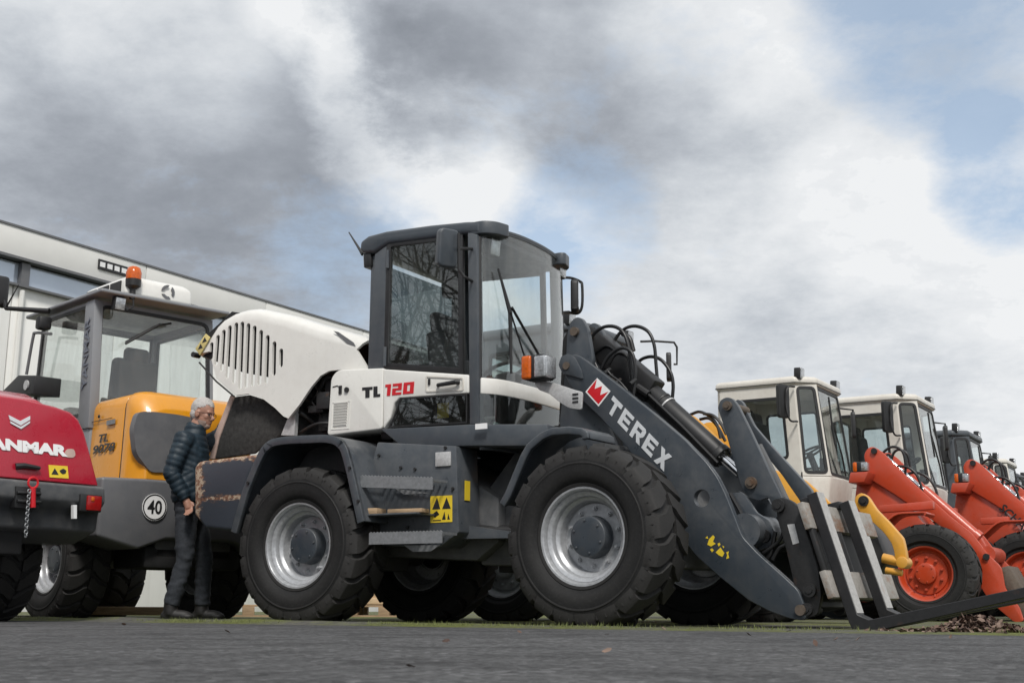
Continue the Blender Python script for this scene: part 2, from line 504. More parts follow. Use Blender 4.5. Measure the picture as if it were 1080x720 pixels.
SLATE = (.033, .042, .053)
M = {
 'slate': paint('slate_paint', SLATE, .32, .2, (.11, .1, .09), chips=((.12, .05, .025), 16, .74)),
 'slate_cab': paint('slate_cab_paint', (.041, .051, .063), .38, .14, (.11, .1, .09)),
 'slate_dark': paint('slate_undercarriage', (.018, .021, .026), .55, .4, (.07, .065, .055)),
 'chip': chip_paint('scraped_slate_paint', (.04, .047, .06), 1.06, -1.17),
 'cream': paint('white_machine_paint', (.76, .75, .71), .3, .1, (.36, .32, .26), coat=.25),
 'creamold': paint('aged_white_paint', (.66, .63, .57), .38, .28, (.33, .26, .2), coat=.1, chips=((.2, .08, .03), 11, .77)),
 'orange': paint('orange_red_paint', (.47, .048, .012), .34, .12, (.2, .07, .04), coat=.15, chips=((.07, .03, .02), 14, .76)),
 'yellow': paint('golden_yellow_paint', (.72, .3, .012), .3, .1, (.3, .17, .05), coat=.4),
 'yellowold': paint('worn_yellow_paint', (.7, .33, .02), .4, .25, (.2, .12, .05), chips=((.06, .03, .02), 14, .72)),
 'red': paint('raspberry_red_paint', (.42, .006, .026), .25, .06, (.2, .05, .05), coat=.6),
 'greypaint': paint('mid_grey_paint', (.1, .103, .112), .42, .2, (.12, .11, .1)),
 'postlet': plain('faded_lettering', (.13, .145, .18), .5, 0, .1, 20),
 'cabgrey': paint('cab_grey_paint', (.2, .21, .225), .42, .15, (.16, .15, .14)),
 'rubber': rubber_mat('tyre_rubber', .3),
 'black': plain('black_plastic', (.014, .014, .015), .5, 0, .3, 14),
 'blackgloss': plain('black_gloss', (.012, .012, .013), .18, 0, .2, 14),
 'hose': plain('hose_rubber', (.012, .012, .013), .38, 0, .3, 30),
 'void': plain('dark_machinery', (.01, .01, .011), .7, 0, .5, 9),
 'greasy': rusty_steel('greasy_steel', (.03, .03, .031), (.08, .045, .03), .58, .5, .4),
 'silver': rusty_steel('silver_rim_paint', (.4, .41, .425), (.16, .13, .11), .64, .36, .4),
 'chrome': plain('chrome_rod', (.75, .75, .76), .14, 1, .05, 10),
 'galv': rusty_steel('galvanised_steel', (.25, .26, .27), (.22, .17, .13), .66, .5, .5),
 'zinc': rusty_steel('zinc_plate', (.5, .5, .5), (.3, .26, .22), .68, .5, .3),
 'forksteel': rusty_steel('bare_fork_steel', (.42, .41, .395), (.3, .2, .14), .6, .5, .25, (1, 1, .3)),
 'barsteel': rusty_steel('worn_bar_steel', (.3, .28, .255), (.22, .13, .085), .5, .6, .2, (1, .5, 1)),
 'forkside': rusty_steel('dark_fork_steel', (.022, .022, .024), (.07, .04, .03), .62, .5, .3),
 'rustpin': rusty_steel('rusty_pin', (.12, .095, .075), (.1, .055, .03), .54, .7, .3),
 'wood': wood_mat('weathered_wood', (.36, .25, .15)),
 'woodpale': wood_mat('pale_new_wood', (.55, .4, .25)),
 'glass': glass('cab_glass', (.87, .905, .9), 1.0, .03),
 'glassdark': glass('tinted_glass', (.7, .74, .74), 1.3, .03),
 'glassblack': glass('dark_rear_glass', (.42, .45, .45), 1.0, .03),
 'glassclear': glass('wind_glass', (.955, .975, .97), 1.2, .08),
 'lens': plain('clear_lens', (.5, .51, .52), .1, .7, .45, 45, .35),
 'amber': plain('amber_lens', (.55, .1, .006), .15, 0, .3, 40, .15),
 'redlens': plain('red_lens', (.3, .008, .008), .18, 0, .2, 40, .1),
 'mirror': plain('mirror_glass', (.7, .72, .74), .04, 1, .03, 5),
 'white': plain('white_sticker', (.78, .78, .78), .45, 0, .06, 12),
 'yellowstk': plain('yellow_sticker', (.72, .52, .03), .45, 0, .08, 12),
 'fadedstk': plain('faded_sticker_paint', (.6, .5, .2), .55, 0, .2, 25),
 'redstk': plain('red_sticker', (.56, .012, .02), .35, 0, .06, 12),
 'blackstk': plain('black_lettering', (.015, .015, .016), .4, 0, .1, 12),
 'silverstk': plain('silver_lettering', (.66, .68, .7), .35, .2, .06, 12),
 'seat': plain('seat_fabric', (.03, .032, .035), .9, 0, .3, 60, .2),
 'foam': plain('sound_foam', (.035, .034, .033), .95, 0, .55, 22, .5),
 'pink': plain('foam_edge', (.5, .37, .32), .9, 0, .2, 12),
 'concrete': plain('building_panel', (.55, .545, .525), .8, 0, .06, 1.2),
}

def PY(p, y): return Vector((p[0], y, p[1]))

# ------------------------------------------------------------------ wheels (axle along y, outer face towards -y)
WHEELS = {}
def tyre_bm(Rt, rr, w, nl=22, lug=.032, seed=1, block=True):
    bm = B_()
    h = w/2
    Rb = Rt-lug
    sh = Rb-.012
    H = sh-rr
    half = [(rr-.004, -h*.74), (rr+.012, -h*.84), (rr+.03, -h*.86), (rr+.036, -h*.845), (rr+.05, -h*.9), (rr+H*.3, -h*.975), (rr+H*.48, -h),
            (rr+H*.62, -h*.995), (rr+H*.64, -h*1.008), (rr+H*.67, -h*1.008), (rr+H*.69, -h*.985), (rr+H*.85, -h*.955), (rr+H*.93, -h*.95), (sh-.004, -h*.9), (Rb, -h*.7), (Rb+.004, -h*.3), (Rb+.005, 0)]
    prof = half+[(r, -y) for r, y in reversed(half[:-1])]
    lathe_y(bm, prof, 72)
    rnd = random.Random(seed)
    da = 2*PI/nl
    for side in (-1, 1):
        for k in range(nl):
            a0 = da*(k+(.5 if side > 0 else 0))
            j = rnd.uniform(-.006, .006)
            # (axial position, base radius, top radius, angular centre, half width)
            secs = [(.03, Rb-.004, Rt-.002, .50, .30), (.17, Rb-.004, Rt, .44, .34), (.26, Rb-.004, Rt, .32, .37), (.50, Rb-.008, Rt-.001, .10, .37),
                    (.72, Rb-.012, Rt-.004, .0, .40), (.86, Rb-.03, Rt-.014, -.03, .41), (.94, sh-.03, Rt-.036, -.04, .43), (.975, sh-.06, sh-.034, -.04, .44)]
            rings = []
            for (t, rb, rt, ac, hw) in secs:
                y = side*h*t
                ring = []
                for (rad, sgn, kk) in ((rb, -1, 1.12), (rt, -1, .9), (rt, 1, .9), (rb, 1, 1.12)):
                    a = a0+da*(ac+j+sgn*hw*kk)
                    yy = y
                    ring.append(Vector((rad*math.cos(a), yy, rad*math.sin(a))))
                rings.append(ring)
            # last ring: sits on the sidewall
            loft(bm, rings)
    # moulded ribs and studs on the sidewall
    for side in (-1, 1):
        for k in range(48):
            a = 2*PI*k/48
            for rad, l, wd in ((rr+H*.9, .03, .004),):
                c = Vector((rad*math.cos(a), side*h*(.957 if rad > rr+H*.5 else .955), rad*math.sin(a)))
                box(bm, c, (l, .008, wd*2), Matrix.Rotation(-a, 3, 'Y'))
    return bm

def rim_bm(rr, w, kind='deep'):
    bm = B_()
    h = w/2
    y0 = -h*.80
    if kind == 'deep':
        prof = [(rr+.012, y0+.03), (rr+.018, y0+.006), (rr+.012, y0-.006), (rr-.004, y0-.004), (rr-.012, y0+.006), (rr-.018, y0+.032), (rr-.042, y0+.042), (rr-.05, y0+.05), (rr-.056, y0+.085),
                (rr*.76, y0+.10), (rr*.745, y0+.11), (rr*.73, y0+.15), (rr*.71, y0+.165), (rr*.40, y0+.17)]
        disc = y0+.165
    else:
        prof = [(rr+.012, y0+.03), (rr+.016, y0+.004), (rr+.008, y0-.006), (rr-.006, y0), (rr-.016, y0+.02), (rr-.03, y0+.05), (rr-.036, y0+.075), (rr*.8, y0+.08), (rr*.77, y0+.065), (rr*.3, y0+.06)]
        disc = y0+.06
    lathe_y(bm, prof, 64)
    # barrel and inner flange
    lathe_y(bm, [(rr-.02, y0+.03), (rr-.045, y0+.1), (rr-.05, 0), (rr-.045, h*.6), (rr-.016, h*.72), (rr-.004, h*.8), (rr+.016, h*.8), (rr+.012, h*.74)], 64)
    lathe_y(bm, [(rr*.72, y0+.15), (rr-.05, 0.02)], 64)
    nb = 10
    for k in range(nb):
        a = 2*PI*(k+.3)/nb
        rb = rr*.6
        c = Vector((rb*math.cos(a), disc, rb*math.sin(a)))
        cyl(bm, c+Vector((0, .01, 0)), c+Vector((0, -.022, 0)), .017, 6)
        cyl(bm, c+Vector((0, -.02, 0)), c+Vector((0, -.036, 0)), .0095, 8)
    # valve
    c = Vector((rr*.64, disc, -rr*.5))
    cyl(bm, c, c+Vector((.02, -.05, -.02)), .006, 6)
    return bm, disc

def hub_bm(rr, disc, kind='deep', out=.1):
    bm = B_()
    rh = rr*.44 if kind == 'deep' else rr*.4
    lathe_y(bm, [(rh*1.02, disc+.02), (rh*1.02, disc-.012), (rh*.98, disc-.02), (rh*.98, disc-out+.01), (rh*.95, disc-out), (rh*.5, disc-out-.004), (0, disc-out-.004)], 40)
    for k in range(6):
        a = 2*PI*k/6+.2
        c = Vector((rh*.78*math.cos(a), disc-out-.002, rh*.78*math.sin(a)))
        cyl(bm, c, c+Vector((0, -.01, 0)), .009, 6)
    return bm

def make_wheel(key, parent, loc, left=False, Rt=.605, rr=.325, w=.46, rimmat='silver', hubmat='slate', kind='deep', nl=20, lug=.03, spin=0.0, rz=None, out=.1):
    """tyre mesh with its rim and its hub as sub-parts; right-hand wheel, turned round for the left side"""
    if key not in WHEELS:
        t = finish(tyre_bm(Rt, rr, w, nl, lug), 'wheel', M['rubber'], None, smooth=32)
        rb, disc = rim_bm(rr, w, kind)
        r = finish(rb, 'rim', M[rimmat], t, smooth=40)
        finish(hub_bm(rr, disc, kind, out), 'hub', M[hubmat], r if False else t, bevel=.004, smooth=40)
        WHEELS[key] = t
        o = t
    else:
        o = copy_tree(WHEELS[key])
    o.parent = parent
    o.location = (loc[0], loc[1], loc[2]-.012)
    o.rotation_euler = (0, spin, (PI if left else 0)+(rz or 0))
    return o

# ------------------------------------------------------------------ the big slate and white wheel loader in the middle
HEAD, ART, WB = R(-31.6), R(-3.5), 2.65
HX, HY = -1.153, 10.835
L = thing('wheel_loader', 'large slate grey and white wheel loader, rear hood tipped open, forks lowered in front', 'wheel loader', (HX, HY, 0), HEAD)
FL = dict(loc=(WB/2, 0, 0), rz=ART)      # parts of the front half turn a little about the centre joint

def lp(bm, name, mat, **k): return finish(bm, name, M[mat], L, **k)
def fp(bm, name, mat, **k): return finish(bm, name, M[mat], L, **FL, **k)

# wheels
for (x, y, left) in ((0, -.82, False), (0, .82, True)):
    make_wheel('big', L, (x, y, .612), left, spin=.2 if left else 0, Rt=.622)
ca, sa = math.cos(ART), math.sin(ART)
for (y, left) in ((-.82, False), (.82, True)):
    x0, y0 = WB/2, y
    make_wheel('big', L, (WB/2+x0*ca-y0*sa, x0*sa+y0*ca, .615), left, spin=.55, rz=ART)
# axles
bm = B_(); cyl(bm, (0, -.6, .605), (0, .6, .605), .12, 16); box(bm, (0, 0, .605), (.4, .42, .36)); lp(bm, 'axle', 'slate_dark', bevel=.02)
bm = B_(); cyl(bm, (WB/2, -.6, .605), (WB/2, .6, .605), .12, 16); box(bm, (WB/2, 0, .605), (.4, .42, .36)); fp(bm, 'axle', 'slate_dark', bevel=.02)

# rear chassis
bm = B_()
prism(bm, [(-1.05, .6), (1.3, .48), (1.5, .62), (1.5, .95), (.9, 1.3), (-1.0, 1.3)], 1, -.42, .42)
lp(bm, 'rear_chassis', 'slate_dark', bevel=.02)
# front chassis
bm = B_()
prism(bm, [(-.05, .45), (1.75, .4), (1.8, .8), (1.5, 1.2), (.75, 1.45), (.35, 1.4), (-.02, 1.0)], 1, -.3, .3)
fp(bm, 'front_chassis', 'slate_dark', bevel=.02)
bm = B_()
cyl(bm, (1.36, 0, .4), (1.36, 0, 1.15), .1, 16)
for z in (.52, .98): box(bm, (1.4, 0, z), (.5, .5, .08))
for k, z in enumerate((.62, .8, .98)):
    tube(bm, cr([(1.15, -.2, z), (1.35, -.3, z-.06), (1.6, -.26, z+.05), (1.75, -.2, z)], 5), .018, 8)
lp(bm, 'centre_joint', 'void', bevel=.006)
bm = B_(); cyl(bm, (1.05, -.46, .72), (1.62, -.36, .7), .045, 14); lp(bm, 'steering_cylinder', 'black')
bm = B_(); cyl(bm, (1.6, -.362, .7), (1.85, -.33, .69), .02, 10); lp(bm, 'steering_rod', 'chrome')

# rear counterweight with its scraped corner
bm = B_()
side = [(-1.178, 1.278), (-1.126, 1.324), (-0.422, 1.347), (-0.536, 1.182), (-0.704, 0.726), (-1.005, 0.757), (-1.145, 0.871)]
prism(bm, side, 1, -1.02, 1.02)
lp(bm, 'counterweight', 'chip', bevel=.035, seg=3, smooth=40)

# rear fenders: a wide band over each tyre, an outer lip and a closing plate
outer = [(-0.675, 0.723), (-0.572, 1.05), (-0.462, 1.276), (-0.387, 1.396), (-0.298, 1.452), (-0.147, 1.465), (0.296, 1.451), (0.412, 1.421), (0.49, 1.356), (0.553, 1.198), (0.689, 0.765)]
arc = round_poly(outer, [0, .02, .1, .1, .12, .1, .1, .12, .12, .1, 0], 3)
inn = inset_poly(outer, 0)
def band(bm, pts, th, ya, yb):
    P = [Vector((p[0], p[1])) for p in pts]
    secs = []
    for i in range(len(P)):
        t = (P[min(i+1, len(P)-1)]-P[max(i-1, 0)]).normalized()
        nr = Vector((t.y, -t.x))
        q = P[i]+nr*th
        secs.append([(P[i].x, ya, P[i].y), (P[i].x, yb, P[i].y), (q.x, yb, q.y), (q.x, ya, q.y)])
    loft(bm, secs)
arcw = [(x, z) for x, z in arc]
for s in (-1, 1):
    bm = B_()
    a, b = sorted((s*1.05, s*.5))
    band(bm, arcw, .022, a, b)
    f = lp(bm, 'rear_fender', 'slate', bevel=.006, smooth=45)
    bm = B_()
    a, b = sorted((s*1.056, s*1.02))
    band(bm, arcw, .062, a, b)
    finish(bm, 'fender_lip', M['slate'], f, bevel=.01, smooth=45)
    bm = B_()
    inner = [(x, z) for x, z in arcw if z > .95]
    prism(bm, inner, 1, s*.5, s*.53)
    finish(bm, 'fender_liner', M['slate_dark'], f)

# side box under the cab with its steps
box_side = [(0.555, 1.41), (1.312, 1.332), (1.349, 0.679), (1.169, 0.57), (0.527, 0.597), (0.367, 0.824)]
for s in (-1, 1):
    bm = B_()
    a, b = sorted((s*.74, s*.44))
    prism(bm, box_side, 1, a, b)
    lp(bm, 'side_tank', 'slate', bevel=.012)
bm = B_()
prism(bm, [(1.254, 0.746), (1.706, 0.684), (1.707, 0.635), (1.238, 0.639)], 1, -.6, .6)
lp(bm, 'cross_member', 'slate')
def step_tread(poly, y0, y1, z0, z1):
    """punched grip step with a toothed top edge"""
    bm = B_()
    x0 = min(p[0] for p in poly); x1 = max(p[0] for p in poly)
    n = 22
    top = []
    for i in range(n+1):
        x = x0+(x1-x0)*i/n
        zt = z1+(x-x0)/(x1-x0)*(poly[1][1]-poly[0][1])
        top += [(x, zt), (x+(x1-x0)/n*.5, zt+.009)] if i < n else [(x, zt)]
    dz = z1-z0
    bot = [(x1, poly[1][1]-dz), (x0, poly[0][1]-dz)]
    prism(bm, top+bot, 1, y0-.008, y0)
    for i in range(12):
        x = x0+(x1-x0)*(i+.5)/12
        zt = poly[0][1]+(x-x0)/(x1-x0)*(poly[1][1]-poly[0][1])
        box(bm, (x, (y0+y1)/2, zt-.01), (.012, abs(y1-y0), .018))
    prism(bm, [(x0+(x1-x0)*.25, poly[0][1]-dz), (x0+(x1-x0)*.75, poly[1][1]-dz-.002), (x0+(x1-x0)*.62, poly[0][1]-dz-.05), (x0+(x1-x0)*.38, poly[0][1]-dz-.05)], 1, y1-.01, y1)
    return bm
for s in (-1, 1):
    up = [(0.593, 1.115), (1.274, 1.067)]
    lo = [(0.692, 0.676), (1.368, 0.673)]
    for pts in (up, lo):
        ya, yb = (-.98, -.76) if s < 0 else (.76, .98)
        z1 = pts[0][1]
        lp(step_tread(pts, ya, yb, z1-.085, z1), 'step', 'galv')
bm = B_()
spx = [(0.543, 0.772), (1.129, 0.754)]; box(bm, ((spx[0][0]+spx[1][0])/2, -.86, .815), (spx[1][0]-spx[0][0], .26, .014))
lp(bm, 'step_plate', 'slate', bevel=.003)
# control box plate, warning labels on the tank
bm = B_(); q = [(1.129, 1.292), (1.27, 1.291), (1.272, 1.182), (1.131, 1.182)]; prism(bm, q, 1, -.755, -.741); lp(bm, 'cover_plate', 'zinc', bevel=.004)
bm = B_(); q = [(1.083, 0.959), (1.285, 0.958), (1.289, 0.758), (1.088, 0.757)]; prism(bm, q, 1, -.7445, -.741)
stk = lp(bm, 'warning_label', 'yellowstk')
bm = B_()
(ax, az), (bx, bz) = q[3], q[1]
def qp(u, v): return (ax+(bx-ax)*u, az+(bz-az)*v)
for tri in ([(.08, .5), (.3, .95), (.46, .5)], [(.55, .5), (.75, .93), (.95, .5)], [(.1, .32), (.3, .44), (.42, .3), (.2, .18)], [(.55, .1), (.66, .4), (.72, .1)], [(.8, .1), (.84, .32), (.92, .1)], [(.12, .06), (.5, .06), (.5, .1), (.12, .1)]):
    prism(bm, [qp(u, v) for u, v in tri], 1, -.7462, -.7444)
finish(bm, 'label_pictogram', M['blackstk'], stk)
bm = B_(); q = [(-0.067, 1.01), (0.032, 1.018), (0.035, 0.855), (-0.063, 0.848)]
x_end = [(1.337, 0.899)][0][0]
box(bm, (x_end+.004, -.62, 1.0), (.004, .07, .15)); lp(bm, 'narrow_label', 'yellowstk')
bm = B_(); q = [(1.493, 1.487), (1.595, 1.487), (1.596, 1.444), (1.493, 1.444)]; prism(bm, q, 1, -.752, -.7415); lp(bm, 'type_plate', 'white')

# ---------------- hood, tipped up: a shell with grille slots
hood_pts = [(-1.681, 2.368), (-1.527, 2.537), (-1.451, 2.626), (-1.361, 2.686), (-1.225, 2.731), (-1.088, 2.741), (-0.951, 2.733), (-0.59, 2.629), (-0.209, 2.492), (0.328, 2.318), (0.338, 2.037), (0.006, 2.068), (-0.086, 2.068), (-0.177, 2.036), (-0.277, 1.947), (-0.396, 1.81), (-0.517, 1.697), (-0.572, 1.718), (-0.673, 1.799), (-0.821, 1.894), (-0.991, 1.95), (-1.148, 1.947), (-1.39, 2.122)]
NTOP = 10
bm = B_()
secs = []
def hood_ring(y, d):
    P = hood_pts
    ins = inset_poly(P, d)
    out = []
    for i, (p, q) in enumerate(zip(P, ins)):
        out.append((q[0], y, q[1]) if i < NTOP else (p[0], y, p[1]))
    return out
prof = [(-.6, .13), (-.597, .07), (-.575, .035), (-.53, .01), (-.44, 0), (.44, 0), (.53, .01), (.575, .035), (.597, .07), (.6, .13)]
rings = [[bm.verts.new(p) for p in hood_ring(y, d)] for y, d in prof]
n = len(hood_pts)
for i in range(len(rings)-1):
    for k in range(NTOP-1):
        bm.faces.new((rings[i][k], rings[i][k+1], rings[i+1][k+1], rings[i+1][k]))
bm.faces.new(rings[0]); bm.faces.new(list(reversed(rings[-1])))
bmesh.ops.recalc_face_normals(bm, faces=bm.faces)
hood = finish(bm, 'hood', M['cream'], L, smooth=50)
sm = hood.modifiers.new('shell', 'SOLIDIFY'); sm.thickness = .025; sm.offset = -1
cut = B_()
slots = [(125,228,310),(153,195,340),(182,168,366),(210,147,402),(240,135,428),(268,130,455),(297,138,448),(328,150,440),(360,170,435),(392,195,428),(424,225,388),(456,258,348)]
SL = [(-1.471, 2.463), (-1.47, 2.303), (-1.396, 2.523), (-1.405, 2.236), (-1.327, 2.563), (-1.33, 2.177), (-1.256, 2.595), (-1.256, 2.105), (-1.179, 2.612), (-1.172, 2.051), (-1.107, 2.612), (-1.095, 1.993), (-1.032, 2.589), (-1.022, 1.999), (-0.956, 2.558), (-0.944, 2.007), (-0.877, 2.51), (-0.867, 2.01), (-0.796, 2.455), (-0.787, 2.017), (-0.714, 2.389), (-0.705, 2.083), (-0.633, 2.317), (-0.627, 2.15)]
for i in range(0, len(SL), 2):
    (xt, zt), (xb, zb) = SL[i], SL[i+1]
    w = .023
    t = Vector((xt-xb, zt-zb)).normalized(); nn = Vector((-t.y, t.x))
    poly = []
    for k in range(7):
        a = PI*k/6
        poly.append((xt-t.x*w+(nn.x*math.cos(a)+t.x*math.sin(a))*w, zt-t.y*w+(nn.y*math.cos(a)+t.y*math.sin(a))*w))
    for k in range(7):
        a = PI+PI*k/6
        poly.append((xb+t.x*w+(nn.x*math.cos(a)+t.x*math.sin(a))*w, zb+t.y*w+(nn.y*math.cos(a)+t.y*math.sin(a))*w))
    prism(cut, poly, 1, -.8, .8)
cutter = finish(cut, 'cutter', M['void'], L)
bo = hood.modifiers.new('slots', 'BOOLEAN'); bo.object = cutter; bo.operation = 'DIFFERENCE'; bo.solver = 'EXACT'
apply_mods(hood)
bpy.data.objects.remove(cutter)
for p in hood.data.polygons: p.use_smooth = True
hood.data.set_sharp_from_angle(angle=R(40))
# dark inner lining behind the upper slots
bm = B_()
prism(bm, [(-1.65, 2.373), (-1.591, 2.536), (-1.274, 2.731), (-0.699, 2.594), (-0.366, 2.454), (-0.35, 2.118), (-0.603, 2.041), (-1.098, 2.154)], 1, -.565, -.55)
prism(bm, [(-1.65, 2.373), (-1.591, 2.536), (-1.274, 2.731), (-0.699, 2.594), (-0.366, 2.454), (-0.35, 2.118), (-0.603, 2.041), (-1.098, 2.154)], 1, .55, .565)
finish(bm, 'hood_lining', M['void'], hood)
bm = B_(); prism(bm, [(-0.05, 2.408), (0.002, 2.394), (0.169, 2.286), (0.191, 2.252), (0.099, 2.286)], 1, -.604, -.598); finish(bm, 'hood_vent', M['greypaint'], hood)
tip = [(-1.681, 2.368), (-1.516, 2.545)]
bm = B_()
(x0, z0), (x1, z1) = tip
q = [(-1.661, 2.419), (-1.54, 2.547), (-1.483, 2.506), (-1.596, 2.351)]
prism(bm, q, 1, -.615, -.602)
s1 = finish(bm, 'warning_label', M['fadedstk'], hood, bevel=.003)
bm = B_()
for k in (.3, .7):
    cxx = q[0][0]*(1-k)*.5+q[1][0]*k*.5+q[3][0]*(1-k)*.5+q[2][0]*k*.5
    czz = q[0][1]*(1-k)*.5+q[1][1]*k*.5+q[3][1]*(1-k)*.5+q[2][1]*k*.5
    prism(bm, [(cxx-.03, czz-.02), (cxx+.03, czz-.01), (cxx, czz+.03)], 1, -.617, -.6145)
finish(bm, 'label_pictogram', M['blackstk'], s1)
bm = B_(); cyl(bm, PY(tip[0], -.62), PY(tip[0], -.54), .025, 10); finish(bm, 'hood_latch', M['black'], hood)
bm = B_(); tube(bm, [PY(p, -.62) for p in [(-1.594, 2.286), (-1.368, 2.091), (-1.139, 1.935)]], .008, 6); finish(bm, 'edge_seal', M['black'], hood)
# sound-proof inner panel and engine that the open hood uncovers
bm = B_()
pp = [(-1.256, 1.962), (-1.085, 1.964), (-0.902, 1.907), (-0.764, 1.812), (-0.616, 1.693), (-0.664, 1.58), (-0.824, 1.524), (-0.984, 1.434), (-1.46, 1.411), (-1.415, 1.596)]
prism(bm, pp, 1, -.5, -.465); prism(bm, pp, 1, .465, .5); box(bm, (-.72, 0, 1.6), (.4, .9, .55))
rad = lp(bm, 'radiator_housing', 'foam', bevel=.02)
bm = B_()
pe = [(-1.304, 1.983), (-1.256, 1.962), (-1.415, 1.596), (-1.46, 1.411), (-1.53, 1.415), (-1.476, 1.634)]
prism(bm, pe, 1, -.502, -.47)
finish(bm, 'foam_edge', M['pink'], rad, bevel=.01)
bm = B_()
x0, z0 = [(-0.676, 1.576)][0]; x1, z1 = [(-0.272, 2.044)][0]
box(bm, ((x0+x1)/2+.05, 0, 1.55), (.75, .7, .5))
rnd = random.Random(3)
for k in range(26):
    x = rnd.uniform(-.62, .12); y = rnd.uniform(-.5, .1); z = rnd.uniform(1.62, 2.15)
    s = (rnd.uniform(.05, .18), rnd.uniform(.05, .2), rnd.uniform(.05, .2))
    box(bm, (x, y, z), s, rzm(rnd.uniform(-.5, .5)))
for k in range(14):
    a = (rnd.uniform(-.6, .1), rnd.uniform(-.5, -.2), rnd.uniform(1.55, 2.1))
    b = (rnd.uniform(-.6, .1), rnd.uniform(-.5, -.2), rnd.uniform(1.55, 2.1))
    mid = ((a[0]+b[0])/2, -.5, max(a[2], b[2])+.05)
    tube(bm, cr([a, mid, b], 6), rnd.uniform(.008, .02), 7)
lp(bm, 'engine', 'greasy', bevel=.008)
bm = B_(); prism(bm, [(-0.549, 1.768), (-0.486, 1.796), (-0.495, 1.558), (-0.645, 1.568)], 1, -.54, -.5); lp(bm, 'hood_strut', 'zinc')
bm = B_(); cyl(bm, (-.25, .1, 2.05), (-.25, .1, 2.3), .05, 14); lp(bm, 'exhaust_pipe', 'greasy')

# ---------------- white side panel in front of the hood
for s in (-1, 1):
    pts = round_poly([(0.002, 1.504), (0.021, 1.986), (0.089, 2.044), (0.562, 2.015), (0.568, 1.52)], [.03, .06, .06, 0, .03], 4)
    bm = B_(); a, b = sorted((s*.7, s*.45)); prism(bm, pts, 1, a, b)
    sp = lp(bm, 'side_panel', 'cream', bevel=.018, seg=3, smooth=50)
    if s < 0:
        bm = B_()
        q = [(0.042, 1.777), (0.241, 1.777), (0.231, 1.543), (0.042, 1.548)]
        ring_prism(bm, q, inset_poly(q, .008), 1, -.704, -.698)
        for i in range(9):
            t = (i+1.2)/10
            za = q[3][1]+(q[0][1]-q[3][1])*t
            xa = q[3][0]+(q[0][0]-q[3][0])*t; xb = q[2][0]+(q[1][0]-q[2][0])*t
            box(bm, ((xa+xb)/2, -.703, za), (abs(xb-xa)*.72, .008, .02), rxm(.5))
        finish(bm, 'louvre', M['cream'], sp)
        bm = B_()
        c = [(0.198, 1.867)][0]; cyl(bm, (c[0], -.715, c[1]), (c[0], -.695, c[1]), .022, 14)
        c = [(0.128, 1.873)][0]; box(bm, (c[0], -.704, c[1]), (.03, .008, .07))
        finish(bm, 'fuel_lock', M['black'], sp)
        bm = B_()
        c = [(0.046, 1.904), (0.096, 1.911), (0.127, 1.889)]
        tube(bm, [(p[0], -.703, p[1]) for p in c], .004, 5)
        finish(bm, 'fuel_symbol', M['blackstk'], sp)
        # TL 120 lettering
        bm = B_()
        a, b, c = [(0.358, 1.787), (0.542, 1.783), (0.355, 1.873)]
        u = (b[0]-a[0], 0, b[1]-a[1]); v = (c[0]-a[0], 0, c[1]-a[1])
        strokes(bm, [[(0, .74), (.58, .74), (.58, 1), (0, 1)], [(.18, 0), (.41, 0), (.41, .75), (.18, .75)], [(.63, 0), (1, 0), (1, .26), (.63, .26)], [(.63, .25), (.85, .25), (.85, 1), (.63, 1)]], (a[0], -.7, a[1]), u, v, 1, 1, .004)
        finish(bm, 'model_lettering', M['blackstk'], sp, clean=False)
# ---------------- cab
yn = -.65
# base skirt
for s in (-1, 1):
    bm = B_(); a, b = sorted((s*.70, s*.5))
    prism(bm, [(0.549, 1.521), (1.422, 1.497), (1.465, 1.494), (2.091, 1.45), (2.107, 1.287), (1.424, 1.33), (0.78, 1.355)], 1, a, b)
    lp(bm, 'cab_skirt', 'slate_cab', bevel=.012)
z_sk0, z_sk1 = 1.3, 1.48
bm = B_(); box(bm, (1.06, 0, 1.44), (.98, 1.1, .06)); box(bm, (1.72, 0, 1.39), (.5, 1.2, .15)); lp(bm, 'cab_floor', 'black')
